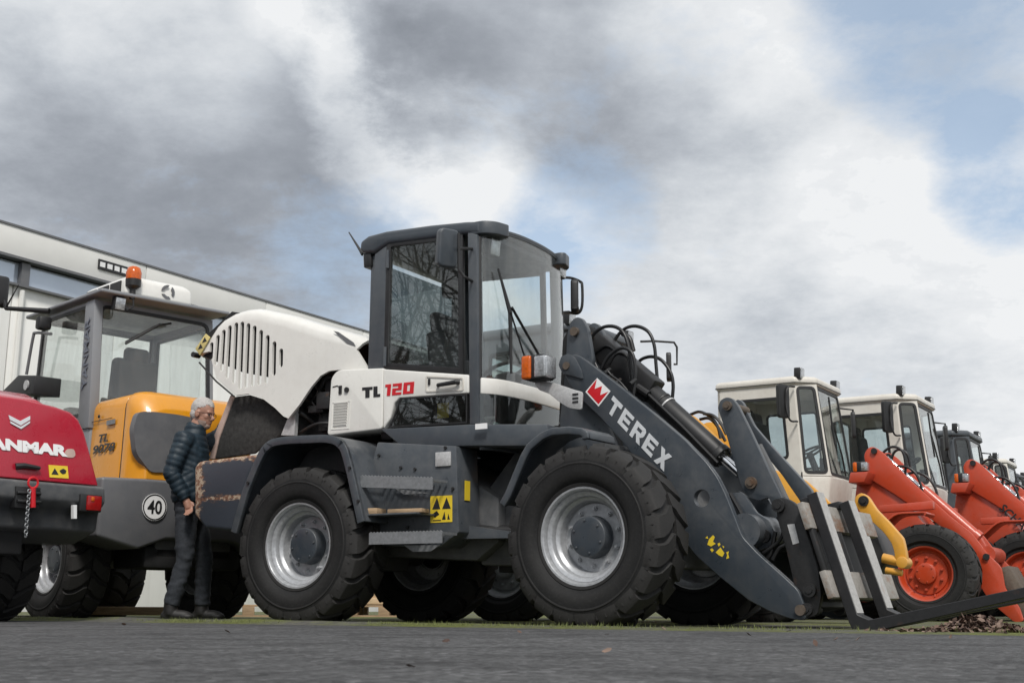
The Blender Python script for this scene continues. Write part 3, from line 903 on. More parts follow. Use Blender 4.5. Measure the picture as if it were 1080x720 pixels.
# door: white lower panel with low window, upper glass in a dark frame
def win_frame(bm, pts, d, y0, y1):
    ring_prism(bm, pts, inset_poly(pts, d), 1, y0, y1)
for s in (-1, 1):
    ys = -.7*1
    def Y2(a, b): return sorted((s*a, s*b))
    dp = [(0.562, 2.007), (1.39, 1.884), (1.392, 1.739), (0.731, 1.756), (0.68, 1.718), (0.651, 1.606), (0.578, 1.516)]
    bm = B_(); a, b = Y2(.7, .62); prism(bm, dp, 1, a, b)
    door = lp(bm, 'door', 'cream', bevel=.012, seg=3, smooth=50)
    dw = [(0.733, 1.758), (1.377, 1.738), (1.38, 1.509), (0.627, 1.525), (0.671, 1.606)]
    bm = B_(); a, b = Y2(.69, .684); prism(bm, dw, 1, a, b); finish(bm, 'low_window', M['glassdark'], door)
    bm = B_(); a, b = Y2(.694, .67); win_frame(bm, dw, .012, a, b); finish(bm, 'low_window_frame', M['black'], door)
    wf = [(0.535, 3.081), (0.575, 3.083), (1.293, 3.046), (1.319, 1.904), (0.54, 2.023)]
    bm = B_(); a, b = Y2(.665, .63); win_frame(bm, wf, .045, a, b); finish(bm, 'window_frame', M['black'], door, bevel=.006)
    bm = B_(); a, b = Y2(.655, .65); prism(bm, inset_poly(wf, .03), 1, a, b); finish(bm, 'window', M['glass'], door)
    if s < 0:
        hp = round_poly([(0.988, 1.913), (1.348, 1.865), (1.35, 1.761), (0.991, 1.78)], .02, 3)
        bm = B_(); ring_prism(bm, hp, inset_poly(hp, .012), 1, -.707, -.698)
        finish(bm, 'handle_recess', M['creamold'], door)
        bm = B_()
        a, b = [(1.111, 1.82), (1.317, 1.828)]
        tube(bm, [(a[0], -.71, a[1]), (a[0]+.02, -.735, a[1]), (b[0]-.02, -.74, b[1]), (b[0], -.715, b[1])], [.012, .016, .019, .02], 8)
        c = [(1.023, 1.86)][0]; box(bm, (c[0], -.704, c[1]), (.02, .008, .05))
        finish(bm, 'door_handle', M['black'], door)
        p = [(0.56, 3.009), (0.56, 2.855), (0.557, 2.193), (0.557, 2.036)]
        for (a, b) in ((p[0], p[1]), (p[2], p[3])):
            bm = B_(); cyl(bm, (a[0], -.675, a[1]), (b[0], -.675, b[1]), .014, 8)
            finish(bm, 'door_hinge', M['slate_cab'], door)
        bm = B_()
        a, b, c = [(0.585, 1.783), (0.871, 1.782), (0.592, 1.876)]
        u = (b[0]-a[0], 0, b[1]-a[1]); v = (c[0]-a[0], 0, c[1]-a[1])
        g = .028
        one = [[(0, .78), (.2, .78), (.2, 1), (0, 1)], [(.08, 0), (.2, 0), (.2, .8), (.08, .8)]]
        two = [[(.26, .78), (.58, .78), (.58, 1), (.26, 1)], [(.46, .6), (.58, .6), (.58, .8), (.46, .8)], [(.26, .4), (.58, .4), (.58, .6), (.26, .6)], [(.26, .2), (.38, .2), (.38, .42), (.26, .42)], [(.26, 0), (.58, 0), (.58, .21), (.26, .21)]]
        zero = [[(.64, .78), (1, .78), (1, 1), (.64, 1)], [(.64, 0), (1, 0), (1, .22), (.64, .22)], [(.64, .21), (.77, .21), (.77, .79), (.64, .79)], [(.87, .21), (1, .21), (1, .79), (.87, .79)]]
        strokes(bm, one+two+zero, (a[0], -.7, a[1]), u, v, 1, 1, .004)
        finish(bm, 'model_number', M['redstk'], door, clean=False)
    # pillars
    bm = B_(); a, b = Y2(.66, .6)
    prism(bm, [(0.41, 3.001), (0.536, 3.064), (0.55, 2.015), (0.38, 2.031)], 1, a, b); lp(bm, 'rear_pillar', 'slate_cab', bevel=.008)
    bm = B_(); a, b = Y2(.69, .61)
    prism(bm, [(1.358, 3.035), (1.448, 3.006), (1.485, 1.494), (1.398, 1.5)], 1, a, b); lp(bm, 'front_pillar', 'slate_cab', bevel=.01)
# windscreen: curved sheet from pillar to pillar
x0, zb = [(1.469, 1.853)][0]
xt, zt = [(1.443, 2.996)][0]
plan = [(0, -.66), (.075, -.56), (.115, -.42), (.135, -.22), (.14, 0), (.135, .22), (.115, .42), (.075, .56), (0, .66)]
plan = [(p[0], p[1]) for p in cr([(a, b, 0) for a, b in plan], 3)]
bot = [(x0+a, b, zb) for a, b in plan]
top = [(xt+a*.8, b*.98, zt+.09*a/.14) for a, b in plan]
bm = B_(); ruled(bm, bot, top, .006); lp(bm, 'windscreen', 'glassclear', smooth=60)
bm = B_(); curve_wall(bm, [(p[0]-.004, p[1]) for p in bot], zb-.005, zb+.02, .02); lp(bm, 'windscreen_seal', 'black')
bm = B_(); tube(bm, [Vector(p)+Vector((.004, 0, 0)) for p in (bot[0], top[0])], .014, 6); tube(bm, [Vector(p)+Vector((.004, 0, 0)) for p in (bot[-1], top[-1])], .02, 6); tube(bm, top, .014, 6); lp(bm, 'screen_edge', 'black')
# white cowl round the front corner with a low window under it
n = len(bot)
za, zc = [(1.486, 1.731), (1.485, 1.857)][0][1], [(1.486, 1.731), (1.485, 1.857)][1][1]
cow = [(p[0]+.02, p[1]*1.02) for p in bot]
zlow = [za-.04*max(0, min(1, (abs(p[1])-.25)/.3))*0 for p in bot]
bm = B_()
curve_wall(bm, cow, zlow, [zc]*n, .03)
lp(bm, 'front_cowl', 'cream', bevel=.008, smooth=50)
for s in (-1, 1):
    bm = B_()
    q = [p for p in cow if (p[1] > .5 if s > 0 else False)]
    if s > 0:
        curve_wall(bm, q, 1.47, za+.01, .03); lp(bm, 'front_cowl', 'cream', bevel=.006, smooth=50)
bm = B_()
q = [p for p in cow if p[1] < .53]
ruled(bm, [(p[0]-.012, p[1], 1.47) for p in q], [(p[0]-.012, p[1], za+.005) for p in q], .006)
lp(bm, 'low_front_window', 'glassdark', smooth=60)
bm = B_(); curve_wall(bm, cow, 1.3, 1.475, .03); lp(bm, 'front_skirt', 'slate_cab', bevel=.006)
# rear window + rear wall
xr = [(0.396, 2.507)][0][0]
bm = B_(); box(bm, (xr-.02, 0, 2.45), (.006, 1.16, 1.0)); lp(bm, 'rear_window', 'glassblack')
bm = B_()
box(bm, (xr-.02, 0, 1.75), (.04, 1.2, .42)); box(bm, (xr-.02, -.6, 2.45), (.05, .06, 1.1)); box(bm, (xr-.02, .6, 2.45), (.05, .06, 1.1))
lp(bm, 'rear_wall', 'slate_cab', bevel=.006)
# roof with a rounded rim
rp = [(0.258, 3.056), (0.265, 3.13), (0.344, 3.168), (0.532, 3.18), (0.985, 3.161), (1.328, 3.135), (1.472, 3.115), (1.473, 3.01), (1.329, 3.028), (0.556, 3.061), (0.419, 3.008), (0.299, 3.017)]
bm = B_()
secs = []
rx0 = min(p[0] for p in rp); rx1 = max(p[0] for p in rp)
for (y, k, dz) in ((-.68, 0, -.0), (-.66, 1, 0), (-.3, 1, .03), (0, 1, .04), (.3, 1, .03), (.66, 1, 0), (.68, 0, 0)):
    ring = []
    zc_ = sum(p[1] for p in rp)/len(rp)
    for i, p in enumerate(rp):
        q = inset_poly(rp, .02)[i] if k == 0 else p
        zz = q[1]+(dz if i < 7 else 0)
        xx = q[0]
        ring.append((xx, y, zz))
    secs.append(ring)
loft(bm, secs)
roof = lp(bm, 'roof', 'slate_cab', bevel=.014, seg=2, smooth=45)
# front edge of the roof: a thin strip above the glass and a horn at either corner
zt0 = rp[6][1]; zt1 = rp[7][1]
bm = B_()
curve_wall(bm, [(p[0]+.012, p[1]) for p in top], [p[2]-.012 for p in top], [p[2]+.022 for p in top], .05)
prism(bm, [(rp[6][0]-.1, -.64), (top[2][0], top[2][1]), (top[len(top)//2][0]-.02, 0), (top[-3][0], top[-3][1]), (rp[6][0]-.1, .64)], 2, zt1+.045, zt0)
finish(bm, 'roof_front', M['slate_cab'], roof, smooth=50)
for s in (-1, 1):
    bm = B_()
    ha = [(rp[6][0]-.12, s*.675), (rp[6][0]+.02, s*.675), (rp[6][0]+.1, s*.60), (rp[6][0]+.135, s*.46), (rp[6][0]+.1, s*.43), (rp[6][0]-.12, s*.43)]
    prism(bm, round_poly(ha, .04, 3), 2, zt1+.004, zt0+.004)
    finish(bm, 'roof_horn', M['slate_cab'], roof, bevel=.016, seg=3, smooth=50)
# work lights on the roof corners
def work_light(parent, c, yaw, pitch=.25, s=1.0, up=False):
    Mx = Matrix.Translation(Vector(c)) @ Matrix.Rotation(yaw, 4, 'Z') @ Matrix.Rotation(pitch, 4, 'Y')
    bm = B_(); box(bm, (-.03*s, 0, 0), (.09*s, .13*s, .15*s)); box(bm, (-.05*s, 0, (-.085 if up else .085)*s), (.03*s, .04*s, .06*s))
    o = finish(bm, 'work_light', M['black'], parent, bevel=.012, M=Mx)
    bm = B_(); box(bm, (.017*s, 0, 0), (.008*s, .112*s, .13*s))
    finish(bm, 'lamp_lens', M['lens'], o, bevel=.004, M=Mx)
    return o
cx, cz = [(1.488, 2.939)][0]; work_light(L, (cx, -.5, cz), -0.1, .1, 1.0)
cx, cz = [(1.498, 3.011)][0]; work_light(L, (cx, .58, cz), 0.05, .1, 1.05)
cx, cz = [(0.304, 2.965)][0]; work_light(L, (cx, -.6, cz), PI, .1, .9)
cx, cz = [(0.304, 2.965)][0]; work_light(L, (cx, .55, cz), PI, .1, .9)
# antenna
bm = B_(); a, b, c = [(0.241, 3.04), (0.209, 3.078), (0.079, 3.258)]; tube(bm, [(a[0], -.6, a[1]), (b[0], -.6, b[1]), (c[0], -.6, c[1])], [.02, .012, .005], 6); lp(bm, 'antenna', 'black')
# mirrors
bm = B_()
q = [(1.453, 2.945), (1.458, 2.657), (1.493, 2.599)]; e = [(1.406, 2.63)][0]; e2 = [(1.403, 2.893)][0]
arm = [(q[0][0], -.95, q[0][1]), (q[1][0], -.95, q[1][1]), (q[2][0], -.93, q[2][1]), (e[0], -.69, e[1])]
tube(bm, arm, .012, 8); m1 = [(1.455, 2.823)][0]; tube(bm, [(m1[0], -.95, m1[1]), (e2[0], -.69, e2[1])], .012, 8)
lp(bm, 'mirror_arm', 'black')
c = [(1.354, 2.833)][0]
bm = B_()
rr_ = round_poly([(-.085, -.15), (.085, -.15), (.085, .15), (-.085, .15)], .045, 4)
Mx = Matrix.Translation((c[0], -.97, c[1])) @ Matrix.Rotation(R(62), 4, 'Z') @ Matrix.Rotation(R(6), 4, 'X')
prism(bm, rr_, 1, -.04, .03)
mir = finish(bm, 'mirror', M['slate_cab'], L, bevel=.018, seg=3, smooth=50, M=Mx)
bm = B_(); prism(bm, inset_poly(rr_, .02), 1, .03, .034); finish(bm, 'mirror_glass', M['mirror'], mir, M=Mx)
bm = B_()
q = [(1.458, 3), (1.477, 2.954), (1.475, 2.779), (1.436, 2.713), (1.378, 2.712)]; e = [(1.384, 2.972)][0]; e2 = [(1.393, 2.662)][0]
tube(bm, cr([(e[0], .68, e[1]), (q[0][0]-.05, .9, q[0][1]+.02), (q[0][0], 1.0, q[0][1]), (q[1][0], 1.0, q[1][1]), (q[2][0], 1.0, q[2][1]), (q[3][0], 1.0, q[3][1]), (q[4][0], .95, q[4][1]), (e2[0], .68, e2[1])], 4), .013, 8)
lp(bm, 'mirror_arm', 'black')
c = [(1.425, 2.857)][0]
Mx = Matrix.Translation((c[0], .97, c[1])) @ Matrix.Rotation(R(115), 4, 'Z')
bm = B_(); prism(bm, rr_, 1, -.03, .04); mir = finish(bm, 'mirror', M['black'], L, bevel=.018, seg=3, smooth=50, M=Mx)
bm = B_(); prism(bm, inset_poly(rr_, .02), 1, -.034, -.03); finish(bm, 'mirror_glass', M['mirror'], mir, M=Mx)
# wiper
xw = x0+.15
w1, w2, w3 = [(-0.562, 2.736), (-0.46, 2.397), (-0.44, 1.913)]
bm = B_(); tube(bm, [(xw-.05, w1[0], w1[1]), (xw, w2[0], w2[1]), (xw, w3[0], w3[1])], [.008, .018, .01], 6); lp(bm, 'wiper_blade', 'black')
w4 = [(0.045, 2.078)][0]; w5 = [(-0.225, 2.032)][0]
bm = B_(); tube(bm, [(xw+.015, w2[0], w2[1]+.04), (xw+.01, w4[0], w4[1])], .012, 6); tube(bm, [(xw+.015, w2[0]-.02, w2[1]-.0), (xw+.01, w5[0], w5[1])], .008, 6); lp(bm, 'wiper_arm', 'black')
# interior
bm = B_(); box(bm, (.95, .02, 1.78), (.5, .5, .14)); box(bm, (.72, .02, 2.1), (.14, .46, .62), ry(-.15)); box(bm, (.63, .02, 2.5), (.1, .26, .2), ry(-.15)); lp(bm, 'driver_seat', 'seat', bevel=.04, seg=3)
bm = B_(); cyl(bm, (1.42, .02, 1.5), (1.28, .02, 2.02), .04, 10)
lathe_y(bm, [(.175+.016*math.cos(2*PI*k/8), .016*math.sin(2*PI*k/8)) for k in range(8)], 28, closed=True)
for w in bm.verts[-28*8:]: pass
bm.verts.ensure_lookup_table()
rot = Matrix.Translation((1.27, .02, 2.04)) @ Matrix.Rotation(R(-20), 4, 'Y') @ Matrix.Rotation(R(90), 4, 'X')
for w in list(bm.verts)[-28*8:]: w.co = rot @ w.co
lp(bm, 'steering_wheel', 'black')
bm = B_(); box(bm, (1.5, 0, 1.75), (.2, .7, .4)); box(bm, (.95, -.4, 1.9), (.5, .16, .34)); box(bm, (.6, .0, 1.6), (.34, 1.1, .3)); lp(bm, 'console', 'black', bevel=.03)
bm = B_(); c = [(0.986, 2.335)][0]; sphere(bm, (c[0], -.38, c[1]), (.05, .04, .06), 12, 8); tube(bm, [(c[0], -.38, c[1]), (c[0]-.08, -.38, c[1]-.3)], .015, 6); lp(bm, 'control_lever', 'black')
bm = B_(); box(bm, (1.02, -.5, 1.66), (.1, .02, .12)); lp(bm, 'high_vis_pouch', 'yellowstk')

# scraps of wood left lying on the step plate
wq = [(0.588, 0.747), (0.733, 0.779)]; 
def lay(name, label, pts, y, w, h, mat):
    (xa, za), (xb, zb) = pts
    p = Vector((HX, HY, 0))+Matrix.Rotation(HEAD, 3, 'Z') @ Vector(((xa+xb)/2, y, .823+h/2))
    bm = B_(); box(bm, (0, 0, 0), (abs(xb-xa), w, h)); o = finish(bm, name, M[mat], None, bevel=.004)
    o.location = p; o.rotation_euler = (0, 0, HEAD+.1); tag(o, label, 'wood'); return o
lay('wood_block', 'short wooden block lying on the step plate behind the big rear tyre', wq, -.9, .14, .045, 'wood')
lay('wood_plank', 'splintered wooden plank lying on the step plate under the upper grip step', [(0.843, 0.74), (1.143, 0.766)], -.9, .12, .03, 'wood')

# bolt heads on the tank and the fender lip
for (x, z), yb in [(p, -.742) for p in [(0.797, 1.193), (0.934, 1.174), (1.217, 1.323), (0.579, 1.302), (1.293, 1.008), (0.874, 0.727)]]+[(p, -1.058) for p in [(0.542, 1.176), (0.635, 0.917), (-0.506, 1.108)]]:
    bm = B_(); cyl(bm, (x, yb+.004, z), (x, yb-.012, z), .013, 6); lp(bm, 'bolt_head', 'greasy')

# ------------------------------------------------------------------ front half of the big loader
# front fenders
fo = [(0.632, 0.856), (0.682, 0.928), (0.812, 1.183), (0.868, 1.261), (0.982, 1.333), (1.077, 1.36), (1.219, 1.359), (1.327, 1.34), (1.373, 1.311), (1.38, 1.264)]
for s in (-1, 1):
    a, b = sorted((s*1.0, s*.64))
    bm = B_(); band(bm, fo, .03, a, b); f = fp(bm, 'front_fender', 'slate', bevel=.008, smooth=45)
    a, b = sorted((s*1.008, s*.97))
    bm = B_(); band(bm, fo, .055, a, b); finish(bm, 'fender_lip', M['slate'], f, bevel=.008, smooth=45)
    bm = B_(); box(bm, (1.2, s*.42, 1.25), (.1, .3, .08)); box(bm, (.75, s*.42, 1.1), (.08, .3, .08)); fp(bm, 'fender_bracket', 'slate_dark')
# lift arm tower: two upright plates
tow = [(0.701, 1.506), (0.754, 1.898), (0.773, 2.193), (0.8, 2.28), (0.852, 2.318), (0.903, 2.304), (0.954, 2.223), (1.002, 1.974), (0.976, 1.846), (1.024, 1.667), (1.2, 1.297), (1.116, 1.092), (0.785, 1.11)]
for s in (-1, 1):
    ta_, tb_ = (-.32, -.27) if s < 0 else (-.08, -.03)
    bm = B_(); prism(bm, round_poly(tow, .03, 3), 1, ta_, tb_); t_ = fp(bm, 'tower_plate', 'slate', bevel=.006)
    bm = B_()
    for px_ in [(0.851, 2.199)]:
        cyl(bm, (px_[0], ta_-.03, px_[1]), (px_[0], tb_+.03, px_[1]), .035, 18)
    finish(bm, 'tower_pin', M['rustpin'], t_, loc=None)
bm = B_(); tq = [(0.658, 1.523), (0.696, 2.164), (0.767, 2.269), (0.854, 2.22), (0.936, 1.838), (1.13, 1.314)]; prism(bm, tq, 1, -.26, -.09); box(bm, (tq[0][0]+.1, 0, 1.35), (.3, .5, .3)); fp(bm, 'tower_core', 'void')
# lift arms
arm = [(0.782, 1.898), (0.8, 1.978), (0.843, 2.01), (0.911, 2.002), (0.978, 1.958), (1.247, 1.75), (1.597, 1.467), (1.798, 1.295), (1.963, 1.124), (2.039, 1.021), (2.099, 0.901), (2.171, 0.718), (2.216, 0.602), (2.328, 0.486), (2.497, 0.34), (2.599, 0.248), (2.639, 0.139), (2.649, 0.079), (2.616, 0.055), (2.532, 0.066), (2.401, 0.108), (2.248, 0.181), (2.045, 0.332), (1.871, 0.475), (1.75, 0.614), (1.658, 0.802), (1.548, 0.98), (1.32, 1.281), (1.098, 1.515), (0.933, 1.665), (0.833, 1.784)]
armr = round_poly(arm, .03, 2)
hole = [(1.919, 0.876)][0]
def disc_cut(o, c, r):
    bm = B_(); cyl(bm, (c[0], -1, c[1]), (c[0], 1, c[1]), r, 28)
    k = finish(bm, 'cutter', M['void'], None); k.matrix_world = Matrix.Identity(4)
    k.parent = o.parent; k.location = o.location; k.rotation_euler = o.rotation_euler
    b = o.modifiers.new('hole', 'BOOLEAN'); b.object = k; b.operation = 'DIFFERENCE'; b.solver = 'EXACT'
    apply_mods(o); bpy.data.objects.remove(k)
    o.data.set_sharp_from_angle(angle=R(35))
for s in (-1, 1):
    bm = B_(); a, b = sorted((s*.39, s*.33)); prism(bm, armr, 1, a, b)
    la = fp(bm, 'lift_arm', 'slate', bevel=.012, seg=3)
    disc_cut(la, hole, .062)
    p0 = [(0.821, 1.924)][0]; p1 = [(2.613, 0.121)][0]
    for p, r in ((p0, .03), (p1, .035)):
        bm = B_(); cyl(bm, (p[0], s*.415, p[1]), (p[0], s*.26, p[1]), r, 18)
        finish(bm, 'arm_pin', M['rustpin'], la)
    if s < 0:
        # collar plate round the upper pin
        bm = B_(); prism(bm, round_poly([(0.748, 1.939), (0.774, 2.002), (0.834, 2.018), (0.893, 1.982), (0.952, 1.874), (0.968, 1.807), (0.884, 1.837), (0.782, 1.869)], .015, 3), 1, -.405, -.388); finish(bm, 'pin_collar', M['slate'], la, bevel=.004)
        # emblem
        q = [(0.98, 1.711), (1.084, 1.806), (1.198, 1.695), (1.094, 1.59)]
        bm = B_(); prism(bm, q, 1, -.3925, -.3895); em = finish(bm, 'emblem', M['white'], la)
        bm = B_()
        # unit frame: origin lower corner (3), x along 3->2 (to the right), y along 3->0 (to the left)
        def eq(u, v): return (q[3][0]+(q[2][0]-q[3][0])*u+(q[0][0]-q[3][0])*v, q[3][1]+(q[2][1]-q[3][1])*u+(q[0][1]-q[3][1])*v)
        prism(bm, [eq(u, v) for u, v in [(.08, .07), (.9, .07), (.47, .29), (.86, .5), (.47, .71), (.9, .93), (.08, .93)]], 1, -.394, -.3922)
        finish(bm, 'emblem_mark', M['redstk'], em)
        # name along the arm: five heavy letters
        a, b, c = [(1.155, 1.56), (1.63, 1.077), (1.222, 1.66)]
        U = Vector((b[0]-a[0], 0, b[1]-a[1])); V = Vector((c[0]-a[0], 0, c[1]-a[1]))
        g = .27
        LET = {
         'T': [[(0, 1-g), (1, 1-g), (1, 1), (0, 1)], [(.36, 0), (.64, 0), (.64, 1-g+.01), (.36, 1-g+.01)]],
         'E': [[(0, 0), (.3, 0), (.3, 1), (0, 1)], [(.29, .78), (.95, .78), (.95, 1), (.29, 1)], [(.29, .39), (.85, .39), (.85, .61), (.29, .61)], [(.29, 0), (.95, 0), (.95, .22), (.29, .22)]],
         'R': [[(0, 0), (.3, 0), (.3, 1), (0, 1)], [(.29, .78), (.75, .78), (.95, .9), (.85, 1), (.29, 1)], [(.29, .36), (.8, .36), (.95, .5), (.75, .57), (.29, .57)], [(.7, .56), (.95, .48), (1, .62), (1, .85), (.95, .92), (.7, .79)], [(.4, .37), (.68, 0), (1.02, 0), (.72, .37)]],
         'X': [[(0, 0), (.33, 0), (1, 1), (.67, 1)], [(.67, 0), (1, 0), (.66, .5), (.5, .26)], [(0, 1), (.33, 1), (.5, .74), (.34, .5)]]}
        bm = B_()
        wl = .172
        for i, ch in enumerate('TEREX'):
            polys = [[((x*wl+i*.207), y) for x, y in p] for p in LET[ch]]
            strokes(bm, polys, (a[0], -.39, a[1]), U, V, 1, 1, .003+.0004*i)
        finish(bm, 'name_lettering', M['silverstk'], la, clean=False)
        # remains of a peeled yellow sticker
        bm = B_()
        for poly in ([(747,566),(752,565),(753,571),(750,576),(746,575)], ):
            pass
        for pl_ in ([(1.953, 0.557), (1.968, 0.595), (1.998, 0.62), (2.011, 0.607), (1.996, 0.575), (2.017, 0.562), (1.981, 0.544)], [(2.015, 0.504), (2.052, 0.536), (2.065, 0.516), (2.079, 0.497), (2.064, 0.472), (2.036, 0.485)], [(2.093, 0.503), (2.114, 0.509), (2.107, 0.49), (2.113, 0.464), (2.092, 0.458), (2.1, 0.484)], [(2.031, 0.562), (2.046, 0.568), (2.052, 0.555), (2.038, 0.542)], [(1.973, 0.525), (1.988, 0.531), (2.001, 0.518), (1.987, 0.505)], [(2.066, 0.548), (2.08, 0.541), (2.073, 0.529)], [(1.94, 0.603), (1.954, 0.615), (1.961, 0.596)]):
            prism(bm, pl_, 1, -.392, -.3895)
        finish(bm, 'peeled_sticker', M['yellowstk'], la)
# cross tube between the arms
ct = [(2.203, 0.645)][0]
bm = B_(); cyl(bm, (ct[0], -.34, ct[1]), (ct[0], .34, ct[1]), .12, 24); fp(bm, 'cross_tube', 'slate', smooth=50)
br = [(1.925, 0.975), (2.011, 0.918), (2.148, 0.918), (2.242, 0.777), (2.331, 0.722), (2.381, 0.605), (2.338, 0.542), (2.253, 0.519), (2.157, 0.559), (2.013, 0.753)]
for s in (-1, 1):
    bm = B_(); a, b = sorted((s*.22, s*.18)); prism(bm, round_poly(br, .02, 3), 1, a, b)
    o = fp(bm, 'crank_bracket', 'slate', bevel=.006)
    bm = B_(); c = [(2.306, 0.614)][0]
    cyl(bm, (c[0], s*.25, c[1]), (c[0], s*.12, c[1]), .045, 18); cyl(bm, (c[0], s*.262, c[1]), (c[0], s*.12, c[1]), .022, 14)
    finish(bm, 'bracket_pin', M['greasy'], o)
# tilt cylinder: black barrel, chrome rod, square upper shroud
def mid(y, pts): return [Vector((p[0], y, p[1])) for p in pts]
c0, c1, c2, c3 = mid(-.02, [(0.707, 2.256), (1.345, 1.715), (1.873, 1.227), (1.982, 1.124)])
dd = (c2-c0).normalized()
bm = B_(); prism(bm, [(0.68, 2.262), (0.751, 2.33), (0.873, 2.276), (1.418, 1.8), (1.301, 1.644), (0.989, 1.909)], 1, -.1, .07); fp(bm, 'link_shroud', 'black', bevel=.015)
bm = B_(); cyl(bm, c1-dd*.05, c2, .078, 28); cyl(bm, c2-dd*.0, c2+dd*.05, .088, 28); tube(bm, [c1+dd*.10, c1+dd*.122], .081, 28)
for k in range(8):
    a = 2*PI*k/8
    n1 = dd.cross(Vector((0, 1, 0))).normalized(); n2 = Vector((0, 1, 0))
    o_ = c2+n1*.068*math.cos(a)+n2*.068*math.sin(a)
    cyl(bm, o_+dd*.045, o_+dd*.066, .011, 6)
tc = fp(bm, 'tilt_cylinder', 'black', bevel=.004, smooth=45)
bm = B_(); cyl(bm, c1+dd*.16, c1+dd*.172, .0795, 28); finish(bm, 'bare_ring', M['zinc'], tc)
bm = B_(); cyl(bm, c2, c3+dd*.08, .035, 18); fp(bm, 'piston_rod', 'chrome')
bm = B_(); tube(bm, mid(-.12, [(1.271, 1.759), (1.367, 1.692)]), .03, 10); tube(bm, mid(-.12, [(1.367, 1.692), (1.646, 1.427), (1.919, 1.146)]), .012, 8); fp(bm, 'oil_pipe', 'black')
# lift cylinder (low between the frame and the arm)
for s in (-1, 1):
    a, b = mid(s*.24, [(1.067, 0.961), (2.056, 0.685)])
    bm = B_(); cyl(bm, a, a.lerp(b, .65), .06, 18); fp(bm, 'lift_cylinder', 'black')
    bm = B_(); cyl(bm, a.lerp(b, .6), b, .032, 14); fp(bm, 'lift_rod', 'chrome')
# bell crank: near plate and far plate with a link
bc = [(1.944, 1.54), (1.968, 1.593), (2.013, 1.61), (2.058, 1.599), (2.1, 1.541), (2.181, 1.371), (2.332, 1.034), (2.409, 0.873), (2.434, 0.807), (2.377, 0.771), (2.324, 0.844), (2.312, 0.884), (2.24, 0.861), (2.17, 0.884), (2.129, 0.926), (2.102, 0.987), (1.991, 1.392)]
bm = B_(); prism(bm, round_poly(bc, .018, 3), 1, -.15, -.1); o = fp(bm, 'bell_crank', 'slate', bevel=.006)
for (x, z), r in zip([(2.028, 1.544), (2.19, 0.987)], (.034, .042)):
    bm = B_(); lathe_y(bm, [(0, .15), (r, .15), (r, -.175), (r*.6, -.175), (r*.55, -.185), (0, -.185)], 18, c=(x, 0, z))
    finish(bm, 'crank_pin', M['rustpin'], o)
bc2 = [(1.921, 1.564), (1.985, 1.636), (2.022, 1.611), (2.105, 1.429), (2.231, 1.275), (2.39, 1.095), (2.523, 0.941), (2.557, 0.774), (2.482, 0.79), (2.429, 0.879), (2.309, 1.059), (2.178, 1.224), (2.066, 1.39)]
bm = B_(); prism(bm, round_poly(bc2, .02, 3), 1, .1, .15); fp(bm, 'bell_crank', 'slate', bevel=.006)
bm = B_(); tube(bm, mid(0, [(2.184, 1.263), (2.303, 1.02), (2.394, 0.818)]), .03, 8); fp(bm, 'crank_spacer', 'slate_dark')
# quick coupler
qc = [(2.445, 0.836), (2.48, 0.86), (2.527, 0.851), (2.585, 0.817), (2.616, 0.754), (2.668, 0.591), (2.729, 0.381), (2.74, 0.212), (2.709, 0.092), (2.63, 0.067), (2.581, 0.139), (2.55, 0.322), (2.506, 0.539), (2.46, 0.709)]
for s in (-1, 1):
    bm = B_(); a, b = sorted((s*.36, s*.31)); prism(bm, round_poly(qc, .02, 2), 1, a, b); o = fp(bm, 'coupler_plate', 'greasy', bevel=.006)
    for (x, z), r in zip([(2.477, 0.803), (2.671, 0.248), (2.646, 0.127)], (.045, .045, .04)):
        bm = B_(); lathe_y(bm, [(0, s*.2), (r, s*.2), (r, s*.39), (r*.55, s*.39), (r*.5, s*.4), (0, s*.4)], 18, c=(x, 0, z))
        finish(bm, 'coupler_pin', M['greasy'], o)
    if s < 0:
        bm = B_(); prism(bm, [(2.529, 0.676), (2.579, 0.68), (2.607, 0.555), (2.563, 0.544)], 1, -.364, -.359); finish(bm, 'data_plate', M['zinc'], o)
bm = B_(); prism(bm, [(2.493, 0.813), (2.573, 0.791), (2.726, 0.14), (2.608, 0.109)], 1, -.31, .31); fp(bm, 'coupler_body', 'greasy', bevel=.01)
bm = B_()
for pts, y, r in (([(2.389, 0.45), (2.44, 0.524), (2.516, 0.573), (2.543, 0.729), (2.481, 0.858)], -.3, .014), ([(2.074, 0.912), (2.174, 0.725), (2.269, 0.453), (2.353, 0.483), (2.4, 0.641)], -.26, .016), ([(2.314, 0.496), (2.433, 0.576), (2.464, 0.663), (2.426, 0.734)], -.28, .012)):
    tube(bm, cr(mid(y, pts), 6), r, 8)
fp(bm, 'coupler_hose', 'hose')
